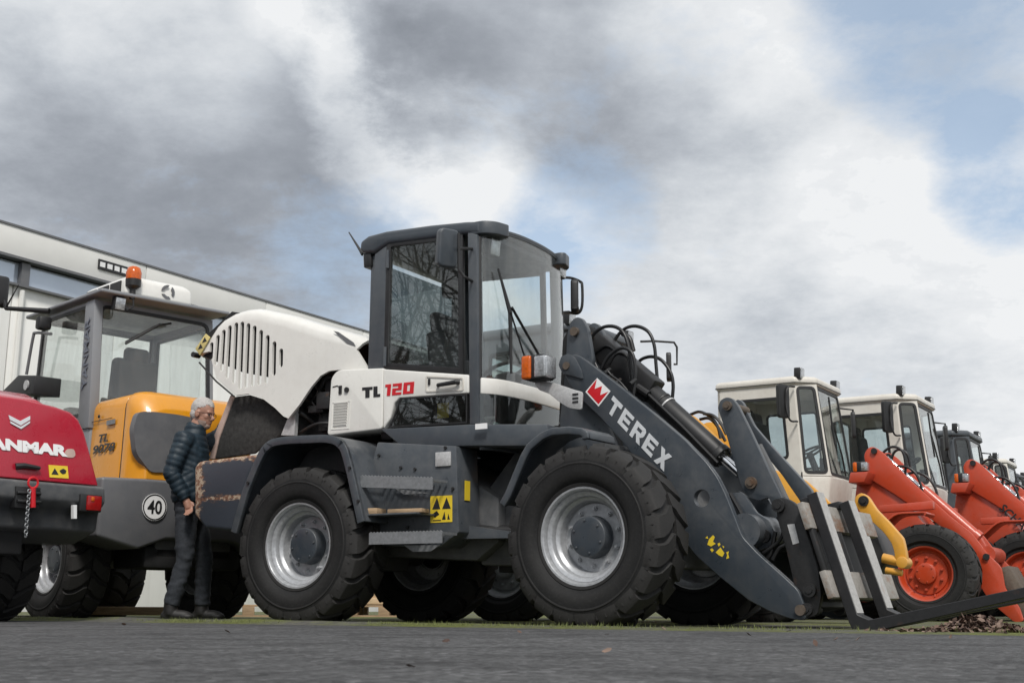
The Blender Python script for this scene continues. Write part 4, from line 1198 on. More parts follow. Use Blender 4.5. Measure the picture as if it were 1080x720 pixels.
# hoses arching over the arms
for y, r, pts in (
    (-.2, .014, [(0.987, 1.892), (0.912, 2.049), (0.922, 2.167), (1.008, 2.231), (1.109, 2.234), (1.192, 2.186), (1.24, 2.085), (1.27, 1.914), (1.283, 1.732)]),
    (.12, .014, [(0.91, 2.118), (0.955, 2.22), (1.042, 2.286), (1.145, 2.289), (1.245, 2.231), (1.293, 2.12), (1.306, 1.961), (1.319, 1.789)]),
    (-.24, .014, [(1.011, 1.876), (1.079, 1.979), (1.163, 2.036), (1.238, 2.042), (1.302, 1.991), (1.325, 1.88), (1.315, 1.759), (1.296, 1.617)]),
    (-.18, .011, [(1.06, 1.939), (1.111, 2.007), (1.17, 2.023), (1.227, 1.98), (1.25, 1.883), (1.241, 1.811)]),
    (.2, .014, [(1.086, 2.005), (1.147, 2.044), (1.231, 2.05), (1.314, 2.011), (1.386, 1.913), (1.408, 1.814), (1.397, 1.69)]),
    (-.1, .012, [(0.894, 2.067), (0.998, 2.108), (1.098, 2.045), (1.198, 2.004), (1.229, 1.897), (1.228, 1.81)]),
    (.02, .02, [(1.065, 2.227), (1.132, 2.174), (1.164, 2.072)]),
    (-.27, .01, [(1.096, 1.885), (1.137, 1.837), (1.202, 1.787), (1.274, 1.708)])):
    bm = B_(); tube(bm, cr(mid(y, pts), 6), r, 8); fp(bm, 'hydraulic_hose', 'hose', smooth=60)
for x, z in [(1.092, 1.874), (1.108, 1.828), (1.182, 1.785), (1.312, 1.772)]:
    bm = B_(); cyl(bm, (x, -.3, z-.02), (x+.015, -.24, z+.02), .015, 8); fp(bm, 'hose_fitting', 'greasy')
# headlight on its bracket
for s in (-1, 1):
    bk = [(0.62, 1.788), (0.681, 1.804), (0.809, 1.77), (0.984, 1.703), (1.05, 1.682), (1.041, 1.549), (0.934, 1.572), (0.85, 1.622), (0.758, 1.695), (0.663, 1.733)]
    bm = B_(); a, b = sorted((s*.55, s*.53)); prism(bm, round_poly(bk, .02, 3), 1, a, b)
    o = fp(bm, 'lamp_bracket', 'zinc', bevel=.006)
    bm = B_()
    for q in ([(0.967, 1.669), (1.017, 1.668)], [(0.967, 1.64), (1.017, 1.639)], [(0.967, 1.612), (1.016, 1.611)]):
        box(bm, ((q[0][0]+q[1][0])/2, s*.552, (q[0][1]+q[1][1])/2), (abs(q[1][0]-q[0][0]), .006, .014))
    finish(bm, 'bracket_slot', M['blackstk'], o)
    c = [(0.723, 1.886)][0]
    hx, hz = c
    bm = B_(); box(bm, (hx-.02, s*.6, hz), (.19, .15, .19)); o = fp(bm, 'headlight', 'black', bevel=.02)
    bm = B_(); box(bm, (hx+.075, s*.6, hz), (.03, .14, .165)); box(bm, (hx+.03, s*.6, hz), (.1, .156, .165)); finish(bm, 'headlight_lens', M['lens'], o, bevel=.012, seg=3)
    bm = B_(); box(bm, (hx-.085, s*.61, hz), (.085, .165, .18)); finish(bm, 'indicator', M['amber'], o, bevel=.018, seg=3)
for ch in list(L.children):
    pass
# sub-parts above were built in the same frame as their part: they inherit its place through the parent

# ------------------------------------------------------------------ pallet forks hooked on the coupler
FA = HEAD+ART
fo_ = Vector((HX, HY, 0))+Matrix.Rotation(HEAD, 3, 'Z') @ Vector((WB/2, 0, 0))
PF = thing('pallet_fork', 'worn steel pallet fork carriage with two tines, hooked on the slate grey loader', 'pallet fork', fo_, FA)
def tine(y, w, top, heel, tipx, tipz):
    """L-shaped fork tine; top/heel are (x, z) of the front face"""
    T, Hh = Vector((top[0], 0, top[1])), Vector((heel[0], 0, heel[1]))
    up = (T-Hh).normalized(); fw = Vector((up.z, 0, -up.x))
    tip = Vector((tipx, 0, tipz))
    fw2 = (tip-Hh).normalized(); up2 = Vector((-fw2.z, 0, fw2.x))
    bk = -fw
    th = .07
    pts = [T, T+bk*th, Hh+bk*th+up*.02, Hh+bk*th*.8-up2*th*.6, Hh-up2*th+fw2*.0, Hh-up2*th+fw2*.08, tip-up2*.05, tip+up2*.006, Hh+fw2*.06+up2*.004, Hh+up*.05]
    bm = B_()
    prism(bm, [(p.x, p.z) for p in pts], 1, y-w/2, y+w/2)
    return bm, T, Hh, up, fw
tn = [(2.74, 0.885), (2.99, 0.047), (3.997, 0.255)]
tf = [(2.774, 0.861), (3.019, 0.081), (3.887, 0.239)]
for (y, w, P) in ((-.3, .125, tn), (.19, .125, tf)):
    tipx = P[1][0]+1.2; tipz = P[1][1]+1.2*(P[2][1]-P[1][1])/(P[2][0]-P[1][0])
    bm, T, Hh, up, fw = tine(y, w, P[0], P[1], tipx, tipz)
    o = finish(bm, 'tine', M['forkside'], PF, bevel=.0035, seg=1, smooth=20)
    bm = B_()
    a, b = T-up*.0, Hh+up*.06
    d = .003
    q = [a+fw*d, b+fw*d, b-fw*.01, a-fw*.01]
    prism(bm, [(p.x, p.z) for p in q], 1, y-w/2+.004, y+w/2-.004)
    finish(bm, 'worn_face', M['forksteel'], o)
# carriage bars
ub = [(2.647, 0.787), (2.693, 0.798), (2.725, 0.63), (2.678, 0.619)]; lb = [(2.765, 0.373), (2.804, 0.379), (2.84, 0.211), (2.802, 0.205)]
def bar(poly, ya, yb):
    bm = B_(); prism(bm, poly, 1, ya, yb); return bm
upv = None
T0, H0 = Vector((tn[0][0], 0, tn[0][1])), Vector((tn[1][0], 0, tn[1][1]))
up = (T0-H0).normalized(); fw = Vector((up.z, 0, -up.x))
def carr(t, h, d0, d1):
    c = H0+up*t
    return [((c+up*(h/2)-fw*d0).x, (c+up*(h/2)-fw*d0).z), ((c+up*(h/2)-fw*d1).x, (c+up*(h/2)-fw*d1).z), ((c-up*(h/2)-fw*d1).x, (c-up*(h/2)-fw*d1).z), ((c-up*(h/2)-fw*d0).x, (c-up*(h/2)-fw*d0).z)]
finish(bar(carr(.735, .18, .075, .12), -.46, .82), 'carriage_bar', M['barsteel'], PF, bevel=.006)
finish(bar(carr(.275, .18, .075, .12), -.46, .82), 'carriage_bar', M['barsteel'], PF, bevel=.006)
for y in (-.4, .06, .62):
    finish(bar(carr(.5, .4, .08, .11), y-.035, y+.035), 'carriage_upright', M['forksteel'] if y > .3 else M['greasy'], PF, bevel=.005)
finish(bar(carr(.5, .62, .122, .17), -.3, .42), 'carriage_back', M['void'], PF)
for y, P in ((-.3, tn), (.19, tf)):
    c = H0+up*.84-fw*.09
    bm = B_(); box(bm, (c.x, y, c.z), (.09, .1, .05), ry(-.2))
    finish(bm, 'tine_hook', M['forkside'], PF, bevel=.006)

# ------------------------------------------------------------------ helper for flat panels anywhere
def panel(bm, poly, O, u, v, d0, d1):
    w = u.cross(v).normalized()
    a = [bm.verts.new(O+u*x+v*y+w*d0) for x, y in poly]; b = [bm.verts.new(O+u*x+v*y+w*d1) for x, y in poly]
    bm.faces.new(a); bm.faces.new(list(reversed(b)))
    for i in range(len(a)):
        j = (i+1) % len(a); bm.faces.new((a[i], b[i], b[j], a[j]))

def panel_ring(bm, outer, inner, O, u, v, d0, d1):
    w = u.cross(v).normalized()
    n = len(outer)
    def mk(P, d): return [bm.verts.new(O+u*x+v*y+w*d) for x, y in P]
    oa, ob, ia, ib = mk(outer, d0), mk(outer, d1), mk(inner, d0), mk(inner, d1)
    for i in range(n):
        j = (i+1) % n
        bm.faces.new((oa[i], oa[j], ia[j], ia[i])); bm.faces.new((ob[j], ob[i], ib[i], ib[j]))
        bm.faces.new((oa[j], oa[i], ob[i], ob[j])); bm.faces.new((ia[i], ia[j], ib[j], ib[i]))

def pane(parent, quad, frame, margin, rad, shellmat, glassmat, name='window', th=.03, sill=0.0):
    """quad = bottom left, bottom right, top right, top left seen from outside: body-coloured surround (part frame), black seal, glass"""
    bl, br, tr, tl = [Vector(q) for q in quad]
    u = (br-bl); W = u.length; u.normalize()
    nrm = u.cross(tl-bl).normalized(); v = nrm.cross(u).normalized()
    def loc(p): d = p-bl; return (d.dot(u), d.dot(v))
    out = [loc(p) for p in (bl, br, tr, tl)]
    o4 = []
    inn4 = inset_poly(out, margin)
    if sill: inn4 = [(inn4[0][0], inn4[0][1]+sill), (inn4[1][0], inn4[1][1]+sill), inn4[2], inn4[3]]
    inn = round_poly(inn4, rad, 4)
    # outer outline with the same number of points
    outm = []
    for i in range(4):
        for k in range(5): outm.append(out[i])
    # spread identical corner points slightly so that faces keep an area
    bm = frame
    panel_ring(bm, outm, inn, bl, u, v, -th, 0)
    b2 = B_(); panel_ring(b2, inset_poly(inn, -.008), inset_poly(inn, .026), bl, u, v, -.012, .007)
    s = finish(b2, 'window_seal', M['black'], parent)
    b3 = B_(); panel(b3, inset_poly(inn, .012), bl, u, v, -.006, -.002)
    finish(b3, name, M[glassmat], parent)

def compact_loader(loc, rz, label, body='creamold', arm='orange', rim='orange', group=None, letters=False, boom=True, beacon=False, roofmat=None, key='mid', glassmat='glass', mirror=True, spin=0):
    Lc = thing('compact_loader', label, 'wheel loader', loc, rz, group)
    def P_(bm, name, mat, parent=None, **k): return finish(bm, name, M[mat], parent or Lc, **k)
    for x, y, left in ((1.9, -.79, False), (1.9, .79, True), (-.05, -.79, False), (-.05, .79, True)):
        make_wheel(key, Lc, (x, y, .52), left, Rt=.535, rr=.285, w=.4, rimmat=rim, hubmat=rim, kind='flat', nl=20, lug=.026, spin=spin+.3*x, out=.05)
    bm = B_(); cyl(bm, (1.9, -.6, .52), (1.9, .6, .52), .1, 14); cyl(bm, (-.05, -.6, .52), (-.05, .6, .52), .1, 14); P_(bm, 'axle', 'slate_dark')
    # frames
    bm = B_(); prism(bm, [(-1.5, .5), (.75, .45), (.85, .95), (-1.5, 1.05)], 1, -.45, .45); P_(bm, 'rear_chassis', 'slate_dark', bevel=.02)
    bm = B_(); prism(bm, [(.95, .4), (2.25, .4), (2.2, .75), (1.75, 1.1), (1.3, 1.75), (1.05, 1.75), (.95, 1.2)], 1, -.3, .3); P_(bm, 'front_frame', arm, bevel=.015)
    # engine hood behind the cab
    bm = B_(); prism(bm, [(-1.75, .85), (-.58, .85), (-.58, 1.75), (-1.5, 1.68), (-1.75, 1.5)], 1, -.62, .62); h = P_(bm, 'engine_hood', body, bevel=.06, seg=3, smooth=50)
    bm = B_()
    for k in range(6): box(bm, (-1.1, -.622, 1.2+k*.07), (.5, .006, .03)); box(bm, (-1.1, .622, 1.2+k*.07), (.5, .006, .03))
    finish(bm, 'hood_louvre', M['black'], h)
    bm = B_(); prism(bm, [(-1.95, .5), (-1.6, .5), (-1.6, 1.1), (-1.95, 1.05)], 1, -.85, .85); P_(bm, 'counterweight', arm if body != 'slate_cab' else 'greypaint', bevel=.04)
    # cab: lower shell with its white nose, then framed panes
    zs, zt = 1.66, 2.76
    sh = [(-.55, -.66), (.49, -.66), (.76, -.44), (.80, 0), (.76, .44), (.49, .66), (-.55, .66)]
    low = [(-.55, -.66), (.45, -.66), (.68, -.44), (.72, 0), (.68, .44), (.45, .66), (-.55, .66)]
    bm = B_()
    loft(bm, [[(x, y, 1.0) for x, y in low], [(x, y, 1.35) for x, y in [(a*1.0+(.04 if a > .5 else 0), b) for a, b in low]], [(x, y, zs) for x, y in sh]])
    P_(bm, 'cab_base', body, bevel=.02, seg=3, smooth=40)
    bm = B_()
    c0 = Vector((.33, -.664, 1.05)); 
    box(bm, (.485, -.664, 1.4), (.012, .01, .6)); box(bm, (.0, -.664, 1.72), (.02, .01, .05)); P_(bm, 'door_seam', 'black')
    def bt(x, y): return (x, y, zs)
    def tp(x, y): return (x, y, zt)
    top = [(-.55, -.64), (.42, -.64), (.62, -.43), (.62, .43), (.42, .64), (-.55, .64)]
    bot = [(-.55, -.66), (.49, -.66), (.76, -.44), (.76, .44), (.49, .66), (-.55, .66)]
    fr = B_()
    for i in range(6):
        j = (i+1) % 6
        pane(Lc, (bt(*bot[i]), bt(*bot[j]), tp(*top[j]), tp(*top[i])), fr, (.15, .032, .022, .032, .15, .1)[i], .06, body, glassmat, 'windscreen' if i == 2 else 'window', sill=.06 if i in (0, 4) else .0)
    P_(fr, 'cab_frame', body, smooth=25)
    # roof
    rf = [(-.57, -.665), (.44, -.665), (.65, -.455), (.66, .455), (.44, .665), (-.57, .665)]
    bm = B_()
    loft(bm, [[(x*.98, y*.98, zt-.01) for x, y in rf], [(x, y, zt+.02) for x, y in rf], [(x, y, zt+.07) for x, y in rf], [(x*.95, y*.95, zt+.1) for x, y in rf]])
    roof = P_(bm, 'roof', roofmat or body, bevel=.015, seg=2, smooth=40)
    bm = B_(); loft(bm, [[(x*1.004, y*1.004, zt+.012) for x, y in rf], [(x*1.004, y*1.004, zt+.02) for x, y in rf]]); finish(bm, 'rain_gutter', M['black'], roof)
    for yy, xx in ((-.58, .5), (.5, .6)):
        wl_ = work_light(roof, (xx, yy, zt+.125), -.08, .06, .95, up=True)
    if beacon:
        bm = B_(); lathe_y(bm, [(.06, 0), (.06, .05), (.045, .09), (0, .1)], 16)
        bmesh.ops.rotate(bm, verts=bm.verts, cent=(0, 0, 0), matrix=Matrix.Rotation(R(90), 3, 'X'))
        bmesh.ops.translate(bm, verts=bm.verts, vec=(-.35, .1, zt+.1))
        finish(bm, 'beacon', M['amber'], roof)
    # mirror on its bow
    if mirror:
        bm = B_(); tube(bm, cr([(.44, -.67, 2.72), (.42, -.86, 2.68), (.4, -.88, 2.5), (.43, -.86, 2.3), (.46, -.67, 2.3)], 4), .012, 7); P_(bm, 'mirror_arm', 'black')
        Mx = Matrix.Translation((.36, -.88, 2.52)) @ Matrix.Rotation(R(66), 4, 'Z')
        bm = B_(); prism(bm, round_poly([(-.09, -.2), (.09, -.2), (.09, .2), (-.09, .2)], .04, 3), 1, -.03, .02); mo = P_(bm, 'mirror', 'black', bevel=.012, M=Mx)
        bm = B_(); prism(bm, round_poly([(-.075, -.18), (.075, -.18), (.075, .18), (-.075, .18)], .03, 3), 1, .021, .024); finish(bm, 'mirror_glass', M['mirror'], mo, M=Mx)
        bm = B_(); tube(bm, [(.62, .45, 2.6), (.7, .8, 2.62), (.7, .82, 2.3)], .012, 7); P_(bm, 'mirror_arm', 'black')
        Mx = Matrix.Translation((.7, .8, 2.42)) @ Matrix.Rotation(R(110), 4, 'Z')
        bm = B_(); prism(bm, round_poly([(-.08, -.17), (.08, -.17), (.08, .17), (-.08, .17)], .04, 3), 1, -.02, .03); P_(bm, 'mirror', 'black', bevel=.012, M=Mx)
    # wiper, seat, wheel
    bm = B_(); tube(bm, [(.74, -.32, 2.62), (.755, -.3, 2.35), (.775, -.26, 2.05)], .012, 6); tube(bm, [(.76, -.29, 2.32), (.785, -.05, 1.95), (.8, .02, 1.7)], .011, 6); P_(bm, 'wiper', 'black')
    bm = B_(); box(bm, (-.02, .0, 1.74), (.46, .48, .14)); box(bm, (-.24, 0, 2.08), (.13, .46, .66), ry(-.12)); box(bm, (-.3, 0, 2.46), (.09, .26, .16), ry(-.12)); P_(bm, 'driver_seat', 'seat', bevel=.04, seg=3)
    bm = B_()
    lathe_y(bm, [(.18+.015*math.cos(2*PI*k/7), .015*math.sin(2*PI*k/7)) for k in range(7)], 24, closed=True)
    for k in range(3): tube(bm, [(0, 0, 0), (.18*math.cos(2*PI*k/3), 0, .18*math.sin(2*PI*k/3))], .013, 6)
    Mx = Matrix.Translation((.36, 0, 2.0)) @ Matrix.Rotation(R(-25), 4, 'Y') @ Matrix.Rotation(R(90), 4, 'X')
    bmesh.ops.transform(bm, matrix=Mx, verts=bm.verts)
    cyl(bm, (.58, 0, 1.4), (.37, 0, 1.99), .04, 10); box(bm, (.62, 0, 1.75), (.1, .5, .3))
    P_(bm, 'steering_wheel', 'black')
    # front fenders and their step bars
    for s in (-1, 1):
        bm = B_(); a, b = sorted((s*.98, s*.6))
        band(bm, round_poly([(1.32, .6), (1.36, .95), (1.62, 1.17), (2.0, 1.17)], .08, 3), .02, a, b); P_(bm, 'front_fender', arm, bevel=.005, smooth=45)
        bm = B_(); a, b = sorted((s*.62, s*.5)); prism(bm, [(1.35, 1.15), (1.68, 1.16), (1.68, 1.24), (1.35, 1.23)] if letters else [(1.35, 1.2), (1.95, 1.22), (1.95, 1.31), (1.35, 1.28)], 1, a, b); P_(bm, 'lamp_rail', arm, bevel=.008)
        # headlight
        bm = B_(); box(bm, (1.16, s*.58, 1.73), (.15, .11, .12)); o = P_(bm, 'headlight', 'black', bevel=.02)
        bm = B_(); box(bm, (1.237, s*.58, 1.73), (.02, .1, .1)); box(bm, (1.205, s*.58, 1.73), (.06, .116, .1)); finish(bm, 'headlight_lens', M['lens'], o, bevel=.01)
        bm = B_(); box(bm, (1.105, s*.585, 1.73), (.05, .12, .11)); finish(bm, 'indicator', M['amber'], o, bevel=.015)
        bm = B_(); prism(bm, [(1.02, 1.55), (1.2, 1.55), (1.26, 1.67), (1.05, 1.67)], 1, *sorted((s*.64, s*.3))); P_(bm, 'lamp_bracket', arm, bevel=.01)
    if boom:
        pl = [(1.132, 1.893), (1.157, 1.947), (1.204, 1.989), (1.259, 1.985), (1.344, 1.925), (1.67, 1.556), (2.075, 1.144), (2.287, 0.959), (2.424, 0.749), (2.57, 0.582), (2.593, 0.358), (2.724, 0.157), (2.761, 0.007), (2.664, -0.004), (2.435, 0.206), (2.346, 0.359), (2.371, 0.564), (2.301, 0.72), (2.112, 0.922), (1.835, 1.141), (1.479, 1.412), (1.173, 1.624)]
        for s in (-1, 1):
            bm = B_(); a, b = sorted((s*.34, s*.29)); prism(bm, round_poly(pl, .03, 2), 1, a, b); la = P_(bm, 'lift_arm', arm, bevel=.008)
            for (x, z) in (pl[3], pl[8], pl[12]):
                bm = B_(); cyl(bm, (x, s*.37, z-.05), (x, s*.25, z-.05), .035, 14); finish(bm, 'arm_pin', M['greasy'], la)
        (ax, az), (bx, bz) = [(1.762, 1.469), (2.289, 0.951)]
        (kx, kz), = [(1.363, 1.861)]
        bm = B_(); cyl(bm, (ax, -.22, az), (bx, -.22, bz), .065, 18); cyl(bm, (bx, -.22, bz), (bx+.05, -.22, bz-.045), .075, 18); P_(bm, 'tilt_cylinder', arm)
        bm = B_(); cyl(bm, (kx, -.22, kz), (ax, -.22, az), .028, 12); P_(bm, 'piston_rod', 'chrome')
        bm = B_(); cyl(bm, (pl[8][0], -.3, pl[8][1]-.02), (pl[8][0], .3, pl[8][1]-.02), .09, 18); P_(bm, 'cross_tube', arm)
        tipx, tipz = pl[12]
        bm = B_(); prism(bm, [(tipx-.3, tipz+.55), (tipx-.12, tipz+.6), (tipx+.02, tipz+.3), (tipx+.02, tipz+.02), (tipx-.1, tipz+.02), (tipx-.15, tipz+.3)], 1, -.26, .26); P_(bm, 'quick_coupler', 'rustpin', bevel=.02)
        bm = B_(); prism(bm, [(tipx-.75, tipz+.85), (tipx-.62, tipz+1.05), (tipx-.45, tipz+.95), (tipx-.2, tipz+.45), (tipx-.35, tipz+.4), (tipx-.5, tipz+.55)], 1, -.08, .08); P_(bm, 'bell_crank', arm, bevel=.01)
        for y, pts in ((-.24, [(1.304, 1.704), (1.303, 1.871), (1.374, 1.956), (1.464, 1.984), (1.558, 1.923), (1.582, 1.767), (1.572, 1.602), (1.619, 1.491)]), (-.1, [(1.385, 1.847), (1.423, 1.934), (1.491, 1.964), (1.576, 1.903), (1.6, 1.757)]), (-.28, [(1.38, 1.685), (1.482, 1.746), (1.622, 1.728), (1.723, 1.613), (1.782, 1.361)]), (-.2, [(1.51, 1.642), (1.675, 1.678), (1.81, 1.616), (1.888, 1.493), (1.92, 1.34)])):
            bm = B_(); tube(bm, cr(mid(y, pts), 5), .016, 7); P_(bm, 'hydraulic_hose', 'hose', smooth=60)
        if letters:
            (a, b, c) = [(1.521, 1.346), (1.929, 0.918), (1.607, 1.459)]
            text('SCHAEFF', 'name_lettering', M['blackstk'], Lc, (a[0], -.3405, a[1]), (b[0]-a[0], 0, b[1]-a[1]), (c[0]-a[0], 0, c[1]-a[1]), Vector((b[0]-a[0], b[1]-a[1])).length, Vector((c[0]-a[0], c[1]-a[1])).length*.75, bold=.02, depth=.004, shear=.2)
    return Lc

GR = 'compact wheel loaders parked in a row'
W2 = compact_loader((3.351, 15.53, 0), HEAD, 'aged white cab loader with orange arms and an orange wheel, first beyond the pallet forks', beacon=True, group=GR)
W3 = compact_loader((4.934, 16.716, 0), HEAD, 'white cab loader with black lettering along its orange arm, second beyond the pallet forks', letters=True, group=GR, spin=.4)
W4 = compact_loader((6.808, 20.061, 0), HEAD, 'dark grey cab loader with twin roof work lights behind the orange lettered arm', body='slate_cab', arm='orange', group=GR, spin=.9)
W5 = compact_loader((8.831, 23.761, 0), HEAD, 'small far white cab loader peeping out right of the grey cab', body='creamold', arm='slate', rim='silver', key='far', group=GR)
W6 = compact_loader((10.036, 26.261, 0), HEAD, 'farthest dark cab loader at the right edge of the row', body='slate_cab', arm='slate', rim='silver', key='far', group=GR)

# loader hidden behind the big one: dark cab, golden arms
W1 = compact_loader((0.454, 12.661, 0), HEAD, 'dark cab loader with golden yellow arms, mostly hidden behind the big slate loader', body='slate_cab', arm='yellowold', rim='silver', key='hid', boom=False, mirror=False, group=GR)
def w1p(bm, name, mat, **k): return finish(bm, name, M[mat], W1, **k)
bp = [(1.334, 1.78), (1.531, 1.901), (1.627, 1.893), (1.793, 1.74), (2.061, 1.453), (2.5, 1.293), (2.78, 1.015), (3.026, 0.78), (3.117, 0.633), (3.027, 0.476), (2.908, 0.557), (2.731, 0.69), (2.241, 0.968), (1.708, 1.42), (1.38, 1.66)]
for s in (-1, 1):
    bm = B_(); a, b = sorted((s*.3, s*.25)); prism(bm, round_poly(bp, .04, 2), 1, a, b); w1p(bm, 'lift_arm', 'yellowold', bevel=.008)
lv = [(3.074, 1.019), (3.086, 1.084), (3.137, 1.115), (3.193, 1.08), (3.26, 0.964), (3.366, 0.848), (3.47, 0.718), (3.487, 0.614), (3.497, 0.52), (3.448, 0.489), (3.396, 0.537), (3.392, 0.608), (3.372, 0.68), (3.313, 0.769), (3.222, 0.86), (3.128, 0.936)]
bm = B_(); prism(bm, round_poly(lv, .02, 2), 1, -.2, -.12); o = w1p(bm, 'coupler_lever', 'yellowold', bevel=.008)
p = [(3.158, 1.04)][0]
bm = B_(); lathe_y(bm, [(0, -.1), (.045, -.1), (.045, -.215), (.025, -.215), (.022, -.23), (0, -.23)], 18, c=(p[0], 0, p[1])); finish(bm, 'lever_pin', M['greasy'], o)
bm = B_(); prism(bm, [(2.856, 0.778), (3.074, 0.952), (3.235, 0.736), (3.305, 0.526), (3.209, 0.415), (2.925, 0.466)], 1, -.11, .3); w1p(bm, 'quick_coupler', 'greasy', bevel=.015)
p, q, p2, q2 = [(3.282, 0.556), (3.455, 0.514), (3.301, 0.453), (3.442, 0.428)]
bm = B_(); cyl(bm, (p[0], -.16, p[1]), (q[0], -.16, q[1]), .042, 14); cyl(bm, (q[0], -.22, q[1]), (q[0], -.05, q[1]), .05, 14); cyl(bm, (p2[0], -.16, p2[1]), (q2[0], -.16, q2[1]), .03, 12); w1p(bm, 'coupler_cylinder', 'yellowold', bevel=.006)
for y, pts in ((-.2, [(1.565, 1.911), (1.661, 1.931), (1.774, 1.869), (1.837, 1.775), (1.862, 1.667)]), (-.15, [(1.638, 1.867), (1.734, 1.869), (1.816, 1.783), (1.887, 1.645)]), (-.22, [(1.707, 1.907), (1.801, 1.882), (1.874, 1.806), (1.927, 1.696)])):
    bm = B_(); tube(bm, cr(mid(y, pts), 5), .015, 7); w1p(bm, 'hydraulic_hose', 'hose')
# its far mirror on a long bow and its lamps
e = [(0.749, 2.822)][0]; q = [(0.794, 2.866), (0.979, 2.846), (1.01, 2.792), (1.005, 2.611), (0.973, 2.614)]
bm = B_(); tube(bm, [PY(e, .46), PY(q[0], .7), PY(q[1], .78), PY(q[2], .78), PY(q[3], .78), PY(q[4], .77)], .012, 7)
q2 = [(0.984, 2.46), (0.989, 2.202), (0.964, 2.046)]; tube(bm, [PY(p, .7) for p in q2], .012, 7); w1p(bm, 'mirror_arm', 'black')
c = [(0.946, 2.577)][0]
Mx = Matrix.Translation((c[0], .72, c[1])) @ Matrix.Rotation(R(112), 4, 'Z')
bm = B_(); prism(bm, round_poly([(-.07, -.15), (.07, -.15), (.07, .15), (-.07, .15)], .04, 3), 1, -.02, .03); w1p(bm, 'mirror', 'black', bevel=.012, M=Mx)
c = [(0.546, 2.945)][0]

# ------------------------------------------------------------------ yellow loader seen from behind (x forward, y to its left)
YL = thing('wheel_loader', 'yellow and grey wheel loader seen from behind, amber beacon and white unit on its roof', 'wheel loader', (-3.593, 12.477, 0), R(134.6))
def yp(bm, name, mat, parent=None, **k): return finish(bm, name, M[mat], parent or YL, **k)
make_wheel('big', YL, (.1, -.78, .56), False); make_wheel('big', YL, (.1, .78, .56), True, spin=.4)
make_wheel('big', YL, (2.3, -.78, .56), False, spin=.8); make_wheel('big', YL, (2.3, .78, .56), True, spin=1.4)
for o in list(YL.children): o.scale = (.93, .93, .93)
bm = B_(); prism(bm, [(-.9, .55), (2.6, .5), (2.6, 1.2), (-.9, 1.2)], 1, -.4, .4); yp(bm, 'chassis', 'slate_dark', bevel=.02)
bm = B_(); prism(bm, [(2.7, .25), (3.5, .12), (3.55, .5), (3.3, 1.15), (2.8, 1.25)], 1, -1.05, 1.05); yp(bm, 'bucket', 'greasy', bevel=.02)
bm = B_(); prism(bm, [(1.2, .9), (2.9, .5), (3.0, .75), (1.5, 1.5)], 1, -.35, .35); yp(bm, 'front_frame', 'slate_dark', bevel=.02)
# grey counterweight: chamfered lower left corner
cw = [(1.015, 1.192), (-0.909, 1.302), (-0.938, 0.738), (0.258, 0.769), (0.747, 0.524), (0.827, 0.505), (0.921, 0.56)]
bm = B_(); 
yL = max(p[0] for p in cw)
loft(bm, [[(x, yL, z) for x, z in [(-.98, .72), (-.2, .72), (-.2, 1.24), (-1.0, 1.24)]], [(x, .62, z) for x, z in [(-1.0, .62), (-.2, .62), (-.2, 1.25), (-1.02, 1.25)]], [(x, .35, z) for x, z in [(-1.0, .72), (-.2, .72), (-.2, 1.25), (-1.02, 1.25)]], [(x, -.35, z) for x, z in [(-1.0, .72), (-.2, .72), (-.2, 1.25), (-1.02, 1.25)]], [(x, -.62, z) for x, z in [(-1.0, .62), (-.2, .62), (-.2, 1.25), (-1.02, 1.25)]], [(x, -yL, z) for x, z in [(-.98, .72), (-.2, .72), (-.2, 1.24), (-1.0, 1.24)]]])
cwt = yp(bm, 'counterweight', 'greypaint', bevel=.03, seg=3, smooth=50)
bm = B_(); box(bm, (-.6, 0, .56), (.6, 1.0, .2)); yp(bm, 'tow_block', 'void', bevel=.03)
# speed disc 40
c = [(0.497, 1)][0]
def discx(bm, x, cy, cz, r, th=.003, seg=36):
    cyl(bm, (x-th, cy, cz), (x+th, cy, cz), r, seg)
bm = B_(); discx(bm, -1.022, c[0], c[1], .122); sd = yp(bm, 'speed_disc', 'white')
bm = B_()
n = 40
o_ = [(.117*math.cos(2*PI*k/n)+c[0], .117*math.sin(2*PI*k/n)+c[1]) for k in range(n)]; i_ = [(.106*math.cos(2*PI*k/n)+c[0], .106*math.sin(2*PI*k/n)+c[1]) for k in range(n)]
ring_prism(bm, o_, i_, 0, -1.0275, -1.0245); finish(bm, 'disc_rim', M['blackstk'], sd)
text('40', 'disc_number', M['blackstk'], sd, (-1.025, c[0]+.072, c[1]-.062), (0, -1, 0), (0, 0, 1), .144, .125, bold=.02, depth=.003)
# hood: rounded yellow box with a separate rear door and mesh
def hoodring(x, zt, hw, z0, r=.16, dx=0.0):
    pts = round_poly([(-hw, z0), (hw, z0), (hw*.97, zt), (-hw*.97, zt)], [.02, .02, r, r], 6)
    return [(x+dx*(z-z0), y, z) for y, z in pts]
bm = B_()
loft(bm, [hoodring(.25, 2.09, .66, 1.24), hoodring(-.62, 2.09, .66, 1.24)])
hd = yp(bm, 'hood', 'yellow', bevel=.012, smooth=50)
bm = B_()
loft(bm, [hoodring(-.635, 2.10, .662, 1.24), hoodring(-.72, 2.10, .655, 1.24, .2), hoodring(-.83, 2.06, .63, 1.24, .24, .03), hoodring(-.93, 1.93, .56, 1.25, .24, .05)])
rd = yp(bm, 'rear_door', 'yellow', bevel=.02, seg=2, smooth=60)
bm = B_(); loft(bm, [hoodring(-.612, 2.085, .655, 1.245), hoodring(-.644, 2.085, .655, 1.245)]); finish(bm, 'hood_seam', M['black'], hd)
